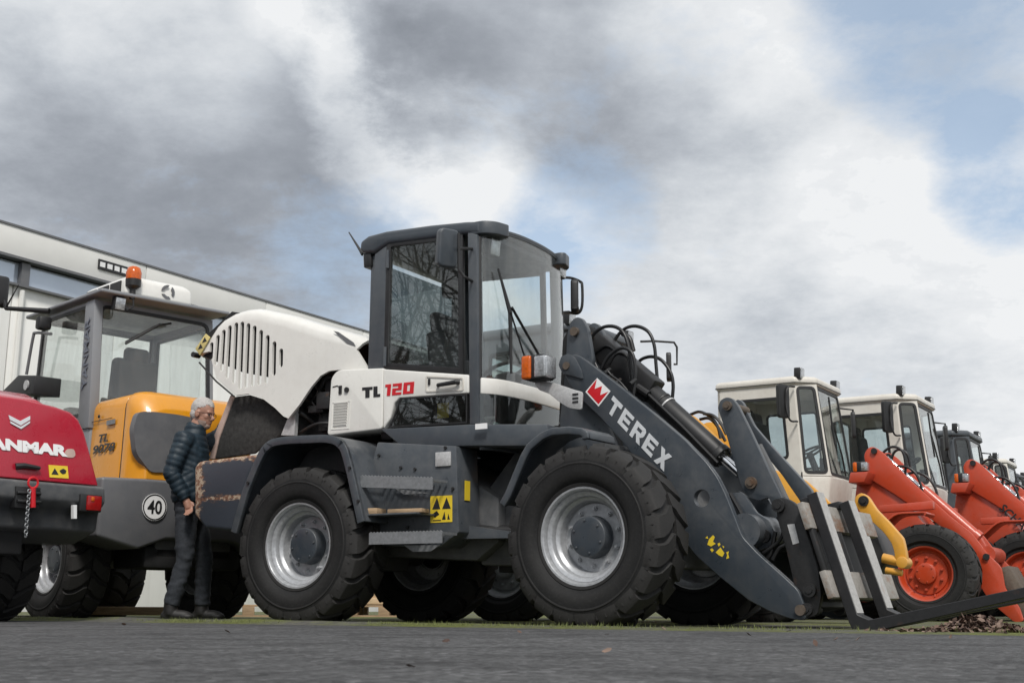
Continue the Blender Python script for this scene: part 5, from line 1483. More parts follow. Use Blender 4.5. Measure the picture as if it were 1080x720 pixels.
# mesh windows: on the left flank of the rear door and in its back
mp = round_poly([(-.84, 1.30), (-.5, 1.32), (-.5, 1.6), (-.55, 1.8), (-.72, 1.76), (-.8, 1.6)], .05, 3)
mq = [(0.67, 1.479), (0.715, 1.7), (0.679, 1.861), (0.537, 1.877), (0.283, 1.879), (-0.021, 1.858), (-0.045, 1.47), (0.029, 1.357), (0.517, 1.319)]
bm = B_(); prism(bm, round_poly(mq, .05, 3), 0, -.945, -.86); finish(bm, 'grille_mesh', M['greypaint'], rd)
# lettering and plates on the flank (facing +y: letters run towards -x)
ta, tb_, tc_2 = [(-0.184, 1.641), (-0.373, 1.639), (-0.171, 1.719)]
text('TL', 'model_lettering', M['blackstk'], hd, (ta[0], .664, ta[1]), (-1, 0, 0), (0, 0, 1), abs(tb_[0]-ta[0]), abs(tc_2[1]-ta[1]), bold=.02, depth=.004, shear=.25)
ta, tb_, tc_2 = [(-0.084, 1.54), (-0.518, 1.538), (-0.071, 1.623)]
text('9078', 'model_lettering', M['blackstk'], hd, (ta[0], .664, ta[1]), (-1, 0, 0), (0, 0, 1), abs(tb_[0]-ta[0]), abs(tc_2[1]-ta[1]), bold=.02, depth=.004, shear=.25)
bm = B_(); box(bm, (.12, .664, 1.82), (.12, .008, .045)); finish(bm, 'small_plate', M['white'], hd)
bm = B_(); box(bm, (-.4, .664, 1.82), (.16, .008, .045)); finish(bm, 'small_plate', M['galv'], hd)
bm = B_(); box(bm, (-.1, .662, 1.86), (.62, .004, .006)); sphere(bm, (-.15, .664, 1.9), (.018, .01, .018), 8, 6); finish(bm, 'side_lock', M['black'], hd)
bm = B_(); tube(bm, [(.3, .7, 1.82), (.3, .78, 1.8)], .03, 8); yp(bm, 'fuel_neck', 'black')
# white-grey fender arc over the rear wheel
bm = B_()
fa = [(.1+.66*math.cos(t), .56+.66*math.sin(t)) for t in [R(a) for a in range(150, 19, -10)]]
for s in (-1, 1): band(bm, fa, .03, *sorted((s*.98, s*.55)))
yp(bm, 'rear_fender', 'greypaint', smooth=45)
# cab
zs, zt = 1.9, 3.1
botc = [(0.0, .68), (1.35, .68), (1.45, 0), (1.35, -.68), (0.0, -.68)]
cab_b = [(0, .68), (0, -.68), (1.35, -.68), (1.35, .68)]
cab_t = [(.1, .66), (.1, -.66), (1.3, -.66), (1.3, .66)]
bm = B_(); loft(bm, [[(x, y, 1.15) for x, y in cab_b], [(x, y, zs) for x, y in cab_b]]); yp(bm, 'cab_base', 'cabgrey', bevel=.03, seg=3)
fr = B_()
order = [(0, .68), (0, -.68), (1.35, -.68), (1.35, .68)]
def P3(i, top): 
    x, y = (cab_t if top else cab_b)[i]; return (x, y, zt if top else zs)
for i, mg in ((0, .05), (1, .07), (2, .04), (3, .04)):
    j = (i+1) % 4
    pane(YL, (P3(i, 0), P3(j, 0), P3(j, 1), P3(i, 1)), fr, mg, .09 if i == 0 else .03, 'cabgrey', 'glassclear', 'rear_window' if i == 0 else 'window', th=.05)
yp(fr, 'cab_frame', 'cabgrey', smooth=30)
# wide rear corner post with its pale vertical lettering
bm = B_(); loft(bm, [[(-.015, .70, zs-.1), (-.015, .59, zs-.1), (.22, .70, zs-.1)], [(.09, .68, zt), (.09, .585, zt), (.29, .68, zt)]]); pst = yp(bm, 'corner_post', 'cabgrey', bevel=.012)
text('YANMAR', 'post_lettering', M['postlet'], pst, (.085, .6995, 2.2), (.1/1.3, -.015, 1), (1, 0, -.1), .72, .1, bold=.01, depth=.006)
bm = B_(); prism(bm, [(-.12, .72), (-.14, -.72), (1.6, -.72), (1.6, .72)], 2, zt+.03, zt+.07); rf = yp(bm, 'roof', 'cabgrey', bevel=.015, seg=3)
# air unit on the roof, white back, dark louvred flank
bm = B_(); loft(bm, [[(-.08, .45, zt+.07), (-.08, -.3, zt+.07), (.85, -.3, zt+.07), (.85, .45, zt+.07)], [(-.06, .45, zt+.23), (-.06, -.3, zt+.23), (.8, -.3, zt+.23), (.8, .45, zt+.23)], [(0, .38, zt+.28), (0, -.23, zt+.28), (.75, -.23, zt+.28), (.75, .38, zt+.28)]])
ac = finish(bm, 'air_unit', M['cream'], rf, bevel=.025, seg=3, smooth=50)
bm = B_()
for x0 in (.0, .26, .52): box(bm, (x0+.12, .455, zt+.155), (.22, .012, .12))
finish(bm, 'air_louvre', M['black'], ac)
bm = B_()
cc = (-.075, -.02, zt+.165)
for k in range(3):
    a0 = k*2*PI/3
    P = [(cc[1]+.075*math.cos(a0+t)*(1 if q else .62), cc[2]+.075*math.sin(a0+t)*(1 if q else .62)) for q, ts in ((1, (.1, .5, .9, 1.3, 1.7)), (0, (1.5, 1.1, .7, .3))) for t in ts]
    prism(bm, P, 0, cc[0]-.008, cc[0]+.004)
finish(bm, 'air_emblem', M['greypaint'], ac)
# beacon
bc_ = [(0.356, 3.222), (0.365, 3.339)]
bm = B_()
lathe_y(bm, [(.0, 0), (.03, 0), (.03, .1), (.075, .13), (.078, .2), (0, .2)], 20)
bmesh.ops.rotate(bm, verts=bm.verts, cent=(0, 0, 0), matrix=Matrix.Rotation(R(90), 3, 'X'))
by = bc_[0][0]+.02; bz = zt+.02
bmesh.ops.translate(bm, verts=bm.verts, vec=(-.09, by, bz))
bo_ = finish(bm, 'beacon', M['black'], rf)
bm = B_(); lathe_y(bm, [(.0, .201), (.076, .201), (.078, .27), (.06, .32), (.03, .335), (.0, .338)], 20)
bmesh.ops.rotate(bm, verts=bm.verts, cent=(0, 0, 0), matrix=Matrix.Rotation(R(90), 3, 'X')); bmesh.ops.translate(bm, verts=bm.verts, vec=(-.09, by, bz))
finish(bm, 'beacon_dome', M['amber'], bo_, smooth=60)
bm = B_(); tube(bm, cr([(-.1, by, bz+.02), (-.12, by-.0, bz-.08), (-.1, by+.05, bz-.12)], 4), .008, 6); finish(bm, 'beacon_cable', M['black'], bo_)
work_light(rf, (-.08, .5, zt-.05), PI, .15, .9)
# wiper, seat
bm = B_(); a, b, c2 = [(0.367, 2.679), (0.008, 2.931), (-0.14, 2.975)]; tube(bm, [(-.0, a[0], a[1]), (.02, b[0], b[1]), (.04, c2[0], c2[1])], .013, 6); tube(bm, [(.0, a[0], a[1]+.02), (.03, b[0]-.02, b[1]+.02)], .008, 6); yp(bm, 'wiper', 'black')
bm = B_(); box(bm, (.75, 0, 1.98), (.5, .5, .14)); box(bm, (.5, 0, 2.3), (.13, .5, .66), ry(-.1)); box(bm, (.46, .0, 2.66), (.1, .28, .18)); yp(bm, 'driver_seat', 'seat', bevel=.05, seg=3)
bm = B_(); cyl(bm, (1.25, 0, 1.9), (1.1, 0, 2.3), .04, 10); box(bm, (1.25, 0, 2.05), (.15, .7, .25)); box(bm, (.75, -.42, 2.1), (.5, .14, .26)); yp(bm, 'console', 'black', bevel=.03)
# left mirror on its long arm, lamp, grab rail, fender box
a, b = [(0.956, 3.106), (0.996, 3.083)]
fl = Vector((a[0], .75, a[1]))
m_ = [(1.334, 3.148), (1.435, 3.288), (1.053, 3.352)]
bm = B_(); tube(bm, [fl, PY(m_[0], 1.05)], [.03, .022], 8); tube(bm, [PY(m_[0], 1.05), PY(m_[1], 1.05)], .018, 6); tube(bm, [PY(m_[0], 1.05), PY(m_[2], 1.05)], [.012, .004], 6); yp(bm, 'mirror_arm', 'black')
bm = B_(); c = PY(m_[1], 1.07); box(bm, c+Vector((.0, .05, .05)), (.1, .24, .34)); yp(bm, 'mirror', 'black', bevel=.04, seg=3)
c = [(0.954, 2.967)][0]
bm = B_(); box(bm, (c[0], .8, c[1]), (.12, .14, .14)); yp(bm, 'front_lamp', 'black', bevel=.03)
g = [(0.753, 2.826), (1.118, 2.892), (1.178, 2.85), (1.263, 2.47)]
bm = B_(); tube(bm, cr([PY(p, .8) for p in g], 4), .016, 7); yp(bm, 'grab_rail', 'greypaint')
q = [(1.477, 2.266), (1.047, 2.412), (0.641, 2.36), (0.647, 2.17)]
bm = B_(); prism(bm, q, 1, .7, .98); fb = yp(bm, 'fender_box', 'black', bevel=.01)
c = [(0.808, 2.28)][0]
bm = B_(); cyl(bm, (c[0], .975, c[1]), (c[0], .995, c[1]), .05, 18); finish(bm, 'marker_lamp', M['zinc'], fb)

# ------------------------------------------------------------------ red loader: only its tail stands in the picture
RL = thing('wheel_loader', 'raspberry red wheel loader, only its tail with white lettering and red light in view', 'wheel loader', (-4.663, 9.879, 0), R(141.5))
def rp_(bm, name, mat, parent=None, **k): return finish(bm, name, M[mat], parent or RL, **k)
make_wheel('mid2', RL, (.15, -.72, .53), False, Rt=.535, rr=.285, w=.4, kind='deep', hubmat='black'); make_wheel('mid2', RL, (.15, .72, .53), True, spin=.5)
make_wheel('mid2', RL, (2.1, -.72, .53), False, spin=1); make_wheel('mid2', RL, (2.1, .72, .53), True, spin=1.5)
bm = B_(); prism(bm, [(-.9, .5), (2.4, .5), (2.4, 1.1), (-.9, 1.1)], 1, -.4, .4); rp_(bm, 'chassis', 'void', bevel=.02)
ro = [(-0.954, 1.06), (-0.886, 1.312), (-0.837, 1.481), (-0.785, 1.582), (-0.713, 1.634), (-0.593, 1.657), (-0.052, 1.66)]
# cross-section at the tail, then swept forward
def rring(x, sc, dz):
    half = [(p[0], p[1]) for p in ro]
    base_y = half[0][0]; 
    r = [(x, p[0]*sc, p[1]+dz) for p in half[:6]]
    top = max(p[1] for p in half[:6])+.02
    r += [(x, -.5*sc*.0-.3, top+dz+.01), (x, .3, top+dz+.01)]
    r += [(x, -p[0]*sc, p[1]+dz) for p in reversed(half[:6])]
    return r
bm = B_()
zb = ro[0][1]; ztop = max(p[1] for p in ro[:6])
def sect(k):
    """k = 0 at the bottom of the tail ... the tail face leans forward as it rises"""
    return k
rings = []
for x, sc, lean, dz in ((-1.0, .985, .1, -.01), (-.985, 1.0, .1, 0), (-.4, 1.0, .06, .06), (.3, 1.0, 0, .1)):
    ring = rring(x, sc, dz)
    ring = [(p[0]+lean*max(0, (p[2]-zb))/(ztop-zb), p[1], p[2] if p[2] > zb+.02+dz else zb) for p in ring]
    rings.append(ring)
loft(bm, rings)
rh = rp_(bm, 'rear_hood', 'red', bevel=.03, seg=3, smooth=50)
# raised upper deck
du = [(-0.82, 1.755), (-0.747, 1.8), (-0.593, 1.818), (-0.264, 1.834)]
bm = B_()
yy = [p[0] for p in du]; zz = [p[1] for p in du]
loft(bm, [[(x, -.62+k, ztop-.02), (x, -.5+k, ztop+h), (x, .5-k, ztop+h), (x, .62-k, ztop-.02)] for x, k, h in ((-.86, .05, .035), (-.6, 0, .12), (.3, 0, .2))])
finish(bm, 'upper_deck', M['red'], rh, bevel=.02, seg=3, smooth=50)
lean = .1/(ztop-zb)
def ront(y, z, d=.004):       # point on the leaning tail face
    return Vector((-1.0-d+lean*(z-zb)+.003, y, z))
V_ = Vector((lean, 0, 1)).normalized(); U_ = Vector((0, -1, 0))
def tailpoly(bm, pts, d0, d1):
    a = [bm.verts.new(ront(y, z, d1)) for y, z in pts]; b = [bm.verts.new(ront(y, z, d0)) for y, z in pts]
    bm.faces.new(a); bm.faces.new(list(reversed(b)))
    for i in range(len(a)):
        j = (i+1) % len(a); bm.faces.new((a[i], b[i], b[j], a[j]))
a, b, c = [(-0.11, 1.27), (-0.646, 1.272), (-0.102, 1.355)]
wl = a[0]-b[0]; hgt = c[1]-a[1]
wfull = wl*6/5*1.21
text('YANMAR', 'name_lettering', M['white'], rh, ront(b[0]+wfull-.03, a[1]-.004, .006), U_, V_, wfull, hgt*1.08, bold=.06, depth=.004)
# emblem: two nested chevrons
bm = B_()
E_ = [(-0.175, 1.541), (-0.272, 1.506), (-0.354, 1.556), (-0.353, 1.526), (-0.275, 1.472), (-0.186, 1.506)]; tailpoly(bm, E_, -.01, .012)
E_ = [(-0.187, 1.496), (-0.276, 1.462), (-0.354, 1.515), (-0.351, 1.5), (-0.277, 1.444), (-0.192, 1.478)]; tailpoly(bm, E_, -.01, .012)
finish(bm, 'emblem', M['silverstk'], rh)
bm = B_(); E_ = [(-0.652, 1.306), (-0.675, 1.331), (-0.733, 1.336), (-0.746, 1.285), (-0.722, 1.264), (-0.656, 1.262)]; tailpoly(bm, round_poly(E_, .02, 2), -.01, .009); finish(bm, 'faded_sticker', M['pink'], rh)
bm = B_(); E_ = [(-0.508, 1.188), (-0.672, 1.193), (-0.68, 1.096), (-0.517, 1.092)]; tailpoly(bm, E_, -.01, .009); st = finish(bm, 'warning_label', M['yellowstk'], rh)
bm = B_()
for E_ in ([(-0.531, 1.117), (-0.559, 1.167), (-0.592, 1.118)], [(-0.601, 1.152), (-0.633, 1.17), (-0.659, 1.157), (-0.652, 1.134), (-0.628, 1.125), (-0.607, 1.138)]): tailpoly(bm, E_, 0, .0115)
finish(bm, 'label_pictogram', M['blackstk'], st)
h0, h1, h2 = [(-0.231, 1.151), (-0.292, 1.16), (-0.411, 1.153)]
bm = B_(); tube(bm, [ront(*h0, .01), ront(*h1, .03), ront(*h2, .03), ront(*h2, .0)], [.025, .022, .016, .014], 8); finish(bm, 'tail_handle', M['black'], rh)
# recess line round the panel
bm = B_()
for q in ([(-0.743, 1.602), (-0.78, 1.477), (-0.751, 1.226), (-0.683, 1.231), (-0.463, 1.225), (-0.45, 1.103)],):
    tube(bm, [ront(y, z, -.004) for y, z in q], .006, 5)
finish(bm, 'panel_crease', M['red'], rh)
# dark bumper
bu = [(-0.928, 1.048), (-0.975, 1.006), (-0.982, 0.917), (-0.92, 0.838), (-0.915, 0.697), (-0.583, 0.609), (-0.118, 0.617)]
bm = B_()
w = bu[0][0]
sec = [(-1.06, bu[0][1]), (-1.08, bu[2][1]), (-1.0, bu[3][1]), (-.98, bu[4][1]), (-.7, bu[5][1]), (-.3, bu[5][1]), (-.3, bu[0][1])]
loft(bm, [[(x, y, z) for x, z in sec] for y in (bu[1][0], -bu[1][0])])
bp_ = rp_(bm, 'bumper', 'slate_dark', bevel=.025, seg=3)
tl = [(-0.742, 0.967), (-0.911, 0.971), (-0.921, 0.856), (-0.761, 0.85)]
ys = [p[0] for p in tl]; zs_ = [p[1] for p in tl]
tc_ = ((max(ys)+min(ys))/2, (max(zs_)+min(zs_))/2)
bm = B_(); box(bm, (-1.075, tc_[0], tc_[1]), (.05, (max(ys)-min(ys))*1.08, (max(zs_)-min(zs_))*1.12)); lt = rp_(bm, 'tail_light', 'black', bevel=.01)
bm = B_(); box(bm, (-1.1, tc_[0]-.02, tc_[1]), (.03, (max(ys)-min(ys))*.72, (max(zs_)-min(zs_))*.95)); finish(bm, 'brake_lens', M['redlens'], lt, bevel=.008)
bm = B_(); box(bm, (-1.108, tc_[0]+.0, tc_[1]+.03), (.03, .03, .035)); finish(bm, 'turn_lens', M['amber'], lt, bevel=.008)
bm = B_(); q = [(-0.686, 0.888), (-0.715, 0.89), (-0.724, 0.785), (-0.696, 0.783)]; prism(bm, q, 0, -1.085, -1.05); rp_(bm, 'reflector', 'white')
# drawbar coupling with red pin and chain
q = [(-0.199, 0.947), (-0.392, 0.951), (-0.205, 0.885), (-0.398, 0.887), (-0.31, 0.991), (-0.324, 0.843)]
bm = B_()
cyl(bm, (-1.1, *q[0]), (-1.1, *q[1]), .014, 8); cyl(bm, (-1.1, *q[2]), (-1.1, *q[3]), .014, 8); box(bm, (-1.06, (q[0][0]+q[1][0])/2, (q[0][1]+q[2][1])/2), (.06, .2, .16))
dc = rp_(bm, 'drawbar_coupling', 'black', bevel=.004)
bm = B_(); cyl(bm, (-1.12, *q[4]), (-1.12, *q[5]), .022, 10)
t_ = [(-1.12, q[4][0]+.04*math.cos(2*PI*k/14), q[4][1]+.035+.04*math.sin(2*PI*k/14)) for k in range(15)]; tube(bm, t_, .009, 6); finish(bm, 'coupling_pin', M['redstk'], dc)
ch = cr([(-1.14, *p) for p in [(-0.273, 0.972), (-0.273, 0.887), (-0.273, 0.803), (-0.273, 0.719), (-0.275, 0.621)]], 4)
bm = B_()
for i in range(len(ch)-1):
    c_ = (ch[i]+ch[i+1])/2; a_ = (ch[i+1]-ch[i]).normalized(); sd_ = Vector((1, 0, 0)) if i % 2 else a_.cross(Vector((1, 0, 0))).normalized()
    L_ = (ch[i+1]-ch[i]).length*.62
    tube(bm, [c_+a_*L_*math.cos(2*PI*k/8)+sd_*.013*math.sin(2*PI*k/8) for k in range(9)], .0045, 5, caps=False)
finish(bm, 'coupling_chain', M['galv'], dc)
# cab far left, outside the picture's edge
bm = B_(); prism(bm, [(.35, 1.1), (1.7, 1.1), (1.75, 1.9), (.3, 1.9)], 1, -.6, .6); rp_(bm, 'cab_base', 'red', bevel=.03)

# ------------------------------------------------------------------ the man looking under the hood (x ahead of him, y to his left)
def remesh(o, vox, smooth_it=4, fac=.5):
    r = o.modifiers.new('r', 'REMESH'); r.mode = 'VOXEL'; r.voxel_size = vox; r.use_smooth_shade = True
    s = o.modifiers.new('s', 'SMOOTH'); s.iterations = smooth_it; s.factor = fac
    apply_mods(o)
    for p in o.data.polygons: p.use_smooth = True
    return o
def ell_loft(bm, secs, n=20):
    """secs: (cx, cy, z, rx, ry)"""
    loft(bm, [[(cx+rx*math.cos(2*PI*k/n), cy+ry*math.sin(2*PI*k/n), z) for k in range(n)] for cx, cy, z, rx, ry in secs])

skin = plain('skin', (.36, .19, .135), .5, 0, .14, 26, .05)
hairm = plain('grey_hair', (.5, .48, .46), .85, 0, .5, 140, .8)
beardm = plain('grey_stubble', (.36, .27, .23), .8, 0, .35, 120, .3)
jacketm = plain('navy_puffer', (.013, .026, .038), .55, 0, .4, 18, .15, .35)
jeansm = plain('dark_denim', (.022, .026, .033), .85, 0, .45, 55, .2)
bootm = plain('dark_boots', (.012, .011, .011), .6, 0, .4, 30, .2)

HC = Vector((.012, .0, 1.752))       # head centre
def head_shapes(bm):
    T = Matrix.Rotation(R(-16), 3, 'Z') @ Matrix.Rotation(R(13), 3, 'Y')     # looking down a little, face turned to his right
    def at(p): return HC+T @ Vector(p)
    sphere(bm, at((-.012, 0, .035)), (.103, .081, .098), 24, 16, T)
    sphere(bm, at((.022, 0, -.035)), (.078, .066, .1), 20, 14, T)
    sphere(bm, at((.058, 0, -.093)), (.036, .037, .032), 14, 10, T)
    sphere(bm, at((.074, 0, .02)), (.022, .058, .02), 14, 10, T)       # brow
    tube(bm, [at((.084, 0, .012)), at((.104, 0, -.018)), at((.112, 0, -.034))], [.010, .014, .0165], 10)
    sphere(bm, at((.1, 0, -.038)), (.018, .02, .012), 10, 8, T)
    sphere(bm, at((.088, 0, -.066)), (.015, .027, .008), 12, 8, T); sphere(bm, at((.085, 0, -.078)), (.014, .024, .008), 12, 8, T)
    for s in (-1, 1):
        sphere(bm, at((.06, s*.042, -.022)), (.026, .022, .024), 12, 8, T)
        sphere(bm, at((-.008, s*.08, -.012)), (.026, .01, .036), 12, 8, T)
    tube(bm, [at((-.015, 0, -.06)), Vector((-.045, 0, 1.6)), Vector((-.06, 0, 1.5))], [.062, .064, .085], 16)
    return at
bm = B_()
at = head_shapes(bm)
# torso core, arms, legs inside the clothes
ell_loft(bm, [(-.06, 0, .95, .1, .14), (-.06, 0, 1.15, .1, .14), (-.06, 0, 1.4, .11, .16), (-.05, 0, 1.52, .08, .12)])
SH, EL, WR = Vector((-.09, -.2, 1.5)), Vector((-.165, -.245, 1.21)), Vector((-.04, -.205, 1.0))
SH2, EL2, WR2 = Vector((-.02, .19, 1.5)), Vector((.11, .27, 1.6)), Vector((.205, .3, 1.83))
tube(bm, [SH, EL, WR], [.05, .042, .03], 12); tube(bm, [SH2, EL2, WR2], [.05, .042, .03], 12)
HIP, KN, AN = Vector((-.05, -.1, .95)), Vector((-.045, -.12, .5)), Vector((-.13, -.13, .1))
HIP2, KN2, AN2 = Vector((-.04, .1, .95)), Vector((.06, .12, .5)), Vector((.06, .13, .1))
for a, b, c in ((HIP, KN, AN), (HIP2, KN2, AN2)): tube(bm, [a, b, c], [.075, .052, .04], 12)
def hand(bm, w, d, side, curl):
    """w wrist, d direction of the hand, side = outward of the palm's thumb edge"""
    d = d.normalized(); side = side.normalized(); nrm = d.cross(side).normalized()
    tube(bm, [w-d*.02, w+d*.03, w+d*.085], [.027, .033, .031], 12)
    for k, (o, l) in enumerate(((.027, .07), (.009, .08), (-.009, .075), (-.026, .058))):
        b = w+d*.08+side*o
        p1 = b+d*l*.45+nrm*curl*.3*l; p2 = p1+d*l*.3+nrm*curl*.8*l; p3 = p2+d*l*.12+nrm*curl*.9*l
        tube(bm, [b-d*.02, b, p1, p2, p3], [.0105, .0105, .0098, .009, .0075], 8)
    b = w+d*.03+side*.026
    tube(bm, [b-side*.012, b+side*.018+d*.025, b+side*.022+d*.055+nrm*.012*curl], [.014, .0115, .009], 8)
hand(bm, WR, Vector((.35, .05, -.9)), Vector((.9, .0, .35)), 1.0)
hand(bm, WR2, Vector((.8, -.25, .5)), Vector((-.3, -.2, .9)), -.6)
PERS = finish(bm, 'person', skin, None)
remesh(PERS, .0062, 3, .4)
tag(PERS, 'grey-haired man in a navy puffer jacket, jeans and glasses, reaching under the open hood', 'person')
PERS.location = (-2.75, 11.0, 0); PERS.rotation_euler = (0, 0, R(-1)); PERS.scale = (1.025,)*3
def pc(bm, name, mat, **k): return finish(bm, name, mat, PERS, **k)

# jacket
bm = B_()
ell_loft(bm, [(-.06, 0, .985, .142, .185), (-.06, 0, 1.02, .15, .19), (-.065, 0, 1.15, .15, .19), (-.075, 0, 1.3, .155, .2), (-.075, 0, 1.42, .15, .205), (-.065, 0, 1.5, .125, .185), (-.05, 0, 1.56, .09, .12)])
tube(bm, [Vector((-.055, 0, 1.53)), Vector((-.05, 0, 1.6)), Vector((-.04, 0, 1.66))], [.11, .092, .084], 18)
tube(bm, [Vector((-.08, -.13, 1.5)), SH, SH.lerp(EL, .5), EL, EL.lerp(WR, .5), WR], [.085, .084, .075, .068, .06, .048], 14)
tube(bm, [Vector((-.05, .13, 1.5)), SH2, SH2.lerp(EL2, .5), EL2, EL2.lerp(WR2, .5), WR2], [.085, .084, .075, .068, .06, .05], 14)
jk = pc(bm, 'jacket', jacketm)
remesh(jk, .011, 5, .5)
me = jk.data
def seg_t(p, a, b):
    ab = b-a; t = max(0, min(1, (p-a).dot(ab)/ab.length_squared)); return t, (a+ab*t-p).length
for w in me.vertices:
    p = w.co; nrm = w.normal
    best = min((seg_t(p, a, b)[1], i) for i, (a, b) in enumerate(((SH, EL), (EL, WR), (SH2, EL2), (EL2, WR2), (Vector((-.065, 0, .95)), Vector((-.065, 0, 1.5))))) if True)
    i = best[1]
    if i == 4 or p.z < 1.05 and abs(p.y) < .17 or abs(p.y) < .14: q = p.z+.012*mnoise.noise(p*7)
    else:
        a, b = ((SH, EL), (EL, WR), (SH2, EL2), (EL2, WR2))[i]
        q = seg_t(p, a, b)[0]*(b-a).length+.01*mnoise.noise(p*8)+i*.02
    puff = abs(math.sin(PI*q/.05))**.5
    w.co = p+nrm*(.0085*puff-.004+.008*mnoise.noise(p*14))
# trousers
bm = B_()
ell_loft(bm, [(-.055, 0, .86, .12, .165), (-.055, 0, .95, .13, .172), (-.06, 0, 1.03, .125, .165)])
for a, b, c in ((HIP, KN, AN), (HIP2, KN2, AN2)):
    tube(bm, [a+Vector((0, 0, -.02)), a.lerp(b, .5), b, b.lerp(c, .45), c+Vector((0, 0, .03))], [.1, .09, .074, .07, .068], 16)
tr = pc(bm, 'trousers', jeansm); remesh(tr, .011, 4, .5)
for w in tr.data.vertices:
    p = w.co
    k = 1.0 if p.z < .35 or .42 < p.z < .62 or p.z > .8 else .4
    w.co = p+w.normal*(.010*k*mnoise.noise(Vector((p.x*14, p.y*14, p.z*26)))+.005*mnoise.noise(p*9))
# boots
for a, d in ((AN, -1), (AN2, 1)):
    bm = B_()
    tube(bm, [a+Vector((0, 0, .08)), a+Vector((-.005, 0, -.02)), a+Vector((0, 0, -.05))], [.056, .058, .055], 14)
    sphere(bm, a+Vector((.055, 0, -.05)), (.13, .048, .045), 18, 10); sphere(bm, a+Vector((.13, 0, -.062)), (.07, .05, .034), 16, 10); sphere(bm, a+Vector((-.035, 0, -.055)), (.05, .044, .045), 14, 10)
    b_ = pc(bm, 'boot', bootm); remesh(b_, .008, 3, .5)
    bm = B_(); pts = [(a.x-.085, -.035), (a.x-.06, -.045), (a.x+.06, -.048), (a.x+.16, -.054), (a.x+.205, -.02), (a.x+.205, .02), (a.x+.16, .054), (a.x+.06, .048), (a.x-.06, .045), (a.x-.085, .035)]
    prism(bm, [(x, a.y+y) for x, y in pts], 2, 0, .022); finish(bm, 'sole', M['black'], b_, bevel=.005)
# hair, beard, glasses, eyes
bm = B_(); T = Matrix.Rotation(R(-16), 3, 'Z') @ Matrix.Rotation(R(13), 3, 'Y')
sphere(bm, at((-.016, 0, .043)), (.1055, .0845, .0995), 48, 32, T)
sphere(bm, at((-.05, 0, -.01)), (.062, .076, .075), 24, 16, T)
Ti = T.inverted()
kill = []
for w in bm.verts:
    l = Ti @ (w.co-HC)
    lim = .075-.2*(l.x-.05) if l.x > .05 else (.035+.6*max(0, l.x-.01) if l.x > -.005 else -.085)
    if l.z < lim+.0: kill.append(w)
bmesh.ops.delete(bm, geom=kill, context='VERTS')
for w in bm.verts:
    w.co += (w.co-HC).normalized()*(.0045*mnoise.noise(w.co*60)+.004*mnoise.noise(w.co*150))
pc(bm, 'hair', hairm, smooth=180)
bm = B_()
sphere(bm, at((.024, 0, -.038)), (.0805, .069, .1015), 40, 28, T); 
sphere(bm, at((.058, 0, -.094)), (.039, .04, .0345), 24, 16, T)
kill = []
for w in bm.verts:
    l = Ti @ (w.co-HC)
    if l.z > -.052+(-.35*(l.x-.0) if l.x < .03 else 0) or (l.x > .085 and l.z > -.085) or l.x < -.01: kill.append(w)
bmesh.ops.delete(bm, geom=kill, context='VERTS')
for w in bm.verts: w.co += (w.co-HC).normalized()*(.003*mnoise.noise(w.co*120))
pc(bm, 'beard', beardm, smooth=180)
bm = B_()
for s in (-1, 1):
    ring = [at((.099-abs(.002), s*(.034+.025*math.cos(t)), -.004+.019*math.sin(t))) for t in [2*PI*k/16 for k in range(17)]]
    tube(bm, ring, .0024, 6)
    tube(bm, [at((.098, s*.059, .002)), at((.05, s*.079, .004)), at((-.008, s*.088, .0))], .0022, 6)
tube(bm, [at((.1, -.009, .0)), at((.107, 0, .003)), at((.1, .009, .0))], .0024, 6)
pc(bm, 'glasses', M['blackgloss'])
for s in (-1, 1):
    bm = B_(); sphere(bm, at((.078, s*.033, -.004)), (.012, .012, .009), 12, 8, T); pc(bm, 'eye', plain('eye', (.05, .035, .03), .2, 0, .2, 40))

# ------------------------------------------------------------------ ground
def asphalt_mat():
    m, nt, out = newmat('asphalt')
    p = N(nt, 'ShaderNodeBsdfPrincipled'); v = objvec(nt)
    vo = N(nt, 'ShaderNodeTexVoronoi'); vo.inputs['Scale'].default_value = 55; nt.links.new(v, vo.inputs['Vector'])
    n1 = noise(nt, .35, 5, .6, v); n2 = noise(nt, 2.2, 8, .7, v); n3 = noise(nt, 130, 3, .6, v); n4 = noise(nt, 14, 7, .75, v)
    st = ramp(nt, vo.outputs['Color'], [(.12, .35), (.5, .95), (.8, 1.3), (.93, 2.4)])
    c = mixc(nt, ramp(nt, n1.outputs['Fac'], [(.35, 0), (.65, 1)]).outputs['Color'], (.066, .066, .068), (.1, .1, .102))
    c = mixc(nt, ramp(nt, n2.outputs['Fac'], [(.48, 0), (.62, .8)]).outputs['Color'], c, (.037, .037, .038))
    c = mixc(nt, ramp(nt, n4.outputs['Fac'], [(.54, 0), (.72, .7)]).outputs['Color'], c, (.15, .15, .15))
    c = mixc(nt, .85, c, st.outputs['Color'], 'MULTIPLY')
    nt.links.new(c, p.inputs['Base Color'])
    p.inputs['Roughness'].default_value = .85; p.inputs['Specular IOR Level'].default_value = .3
    h = math_(nt, 'ADD', math_(nt, 'MULTIPLY', vo.outputs['Distance'], -1.0), math_(nt, 'ADD', math_(nt, 'MULTIPLY', n3.outputs['Fac'], .4), math_(nt, 'MULTIPLY', n4.outputs['Fac'], 1.2)))
    nt.links.new(bump(nt, h, .9, .012), p.inputs['Normal'])
    nt.links.new(p.outputs[0], out.inputs[0]); return m

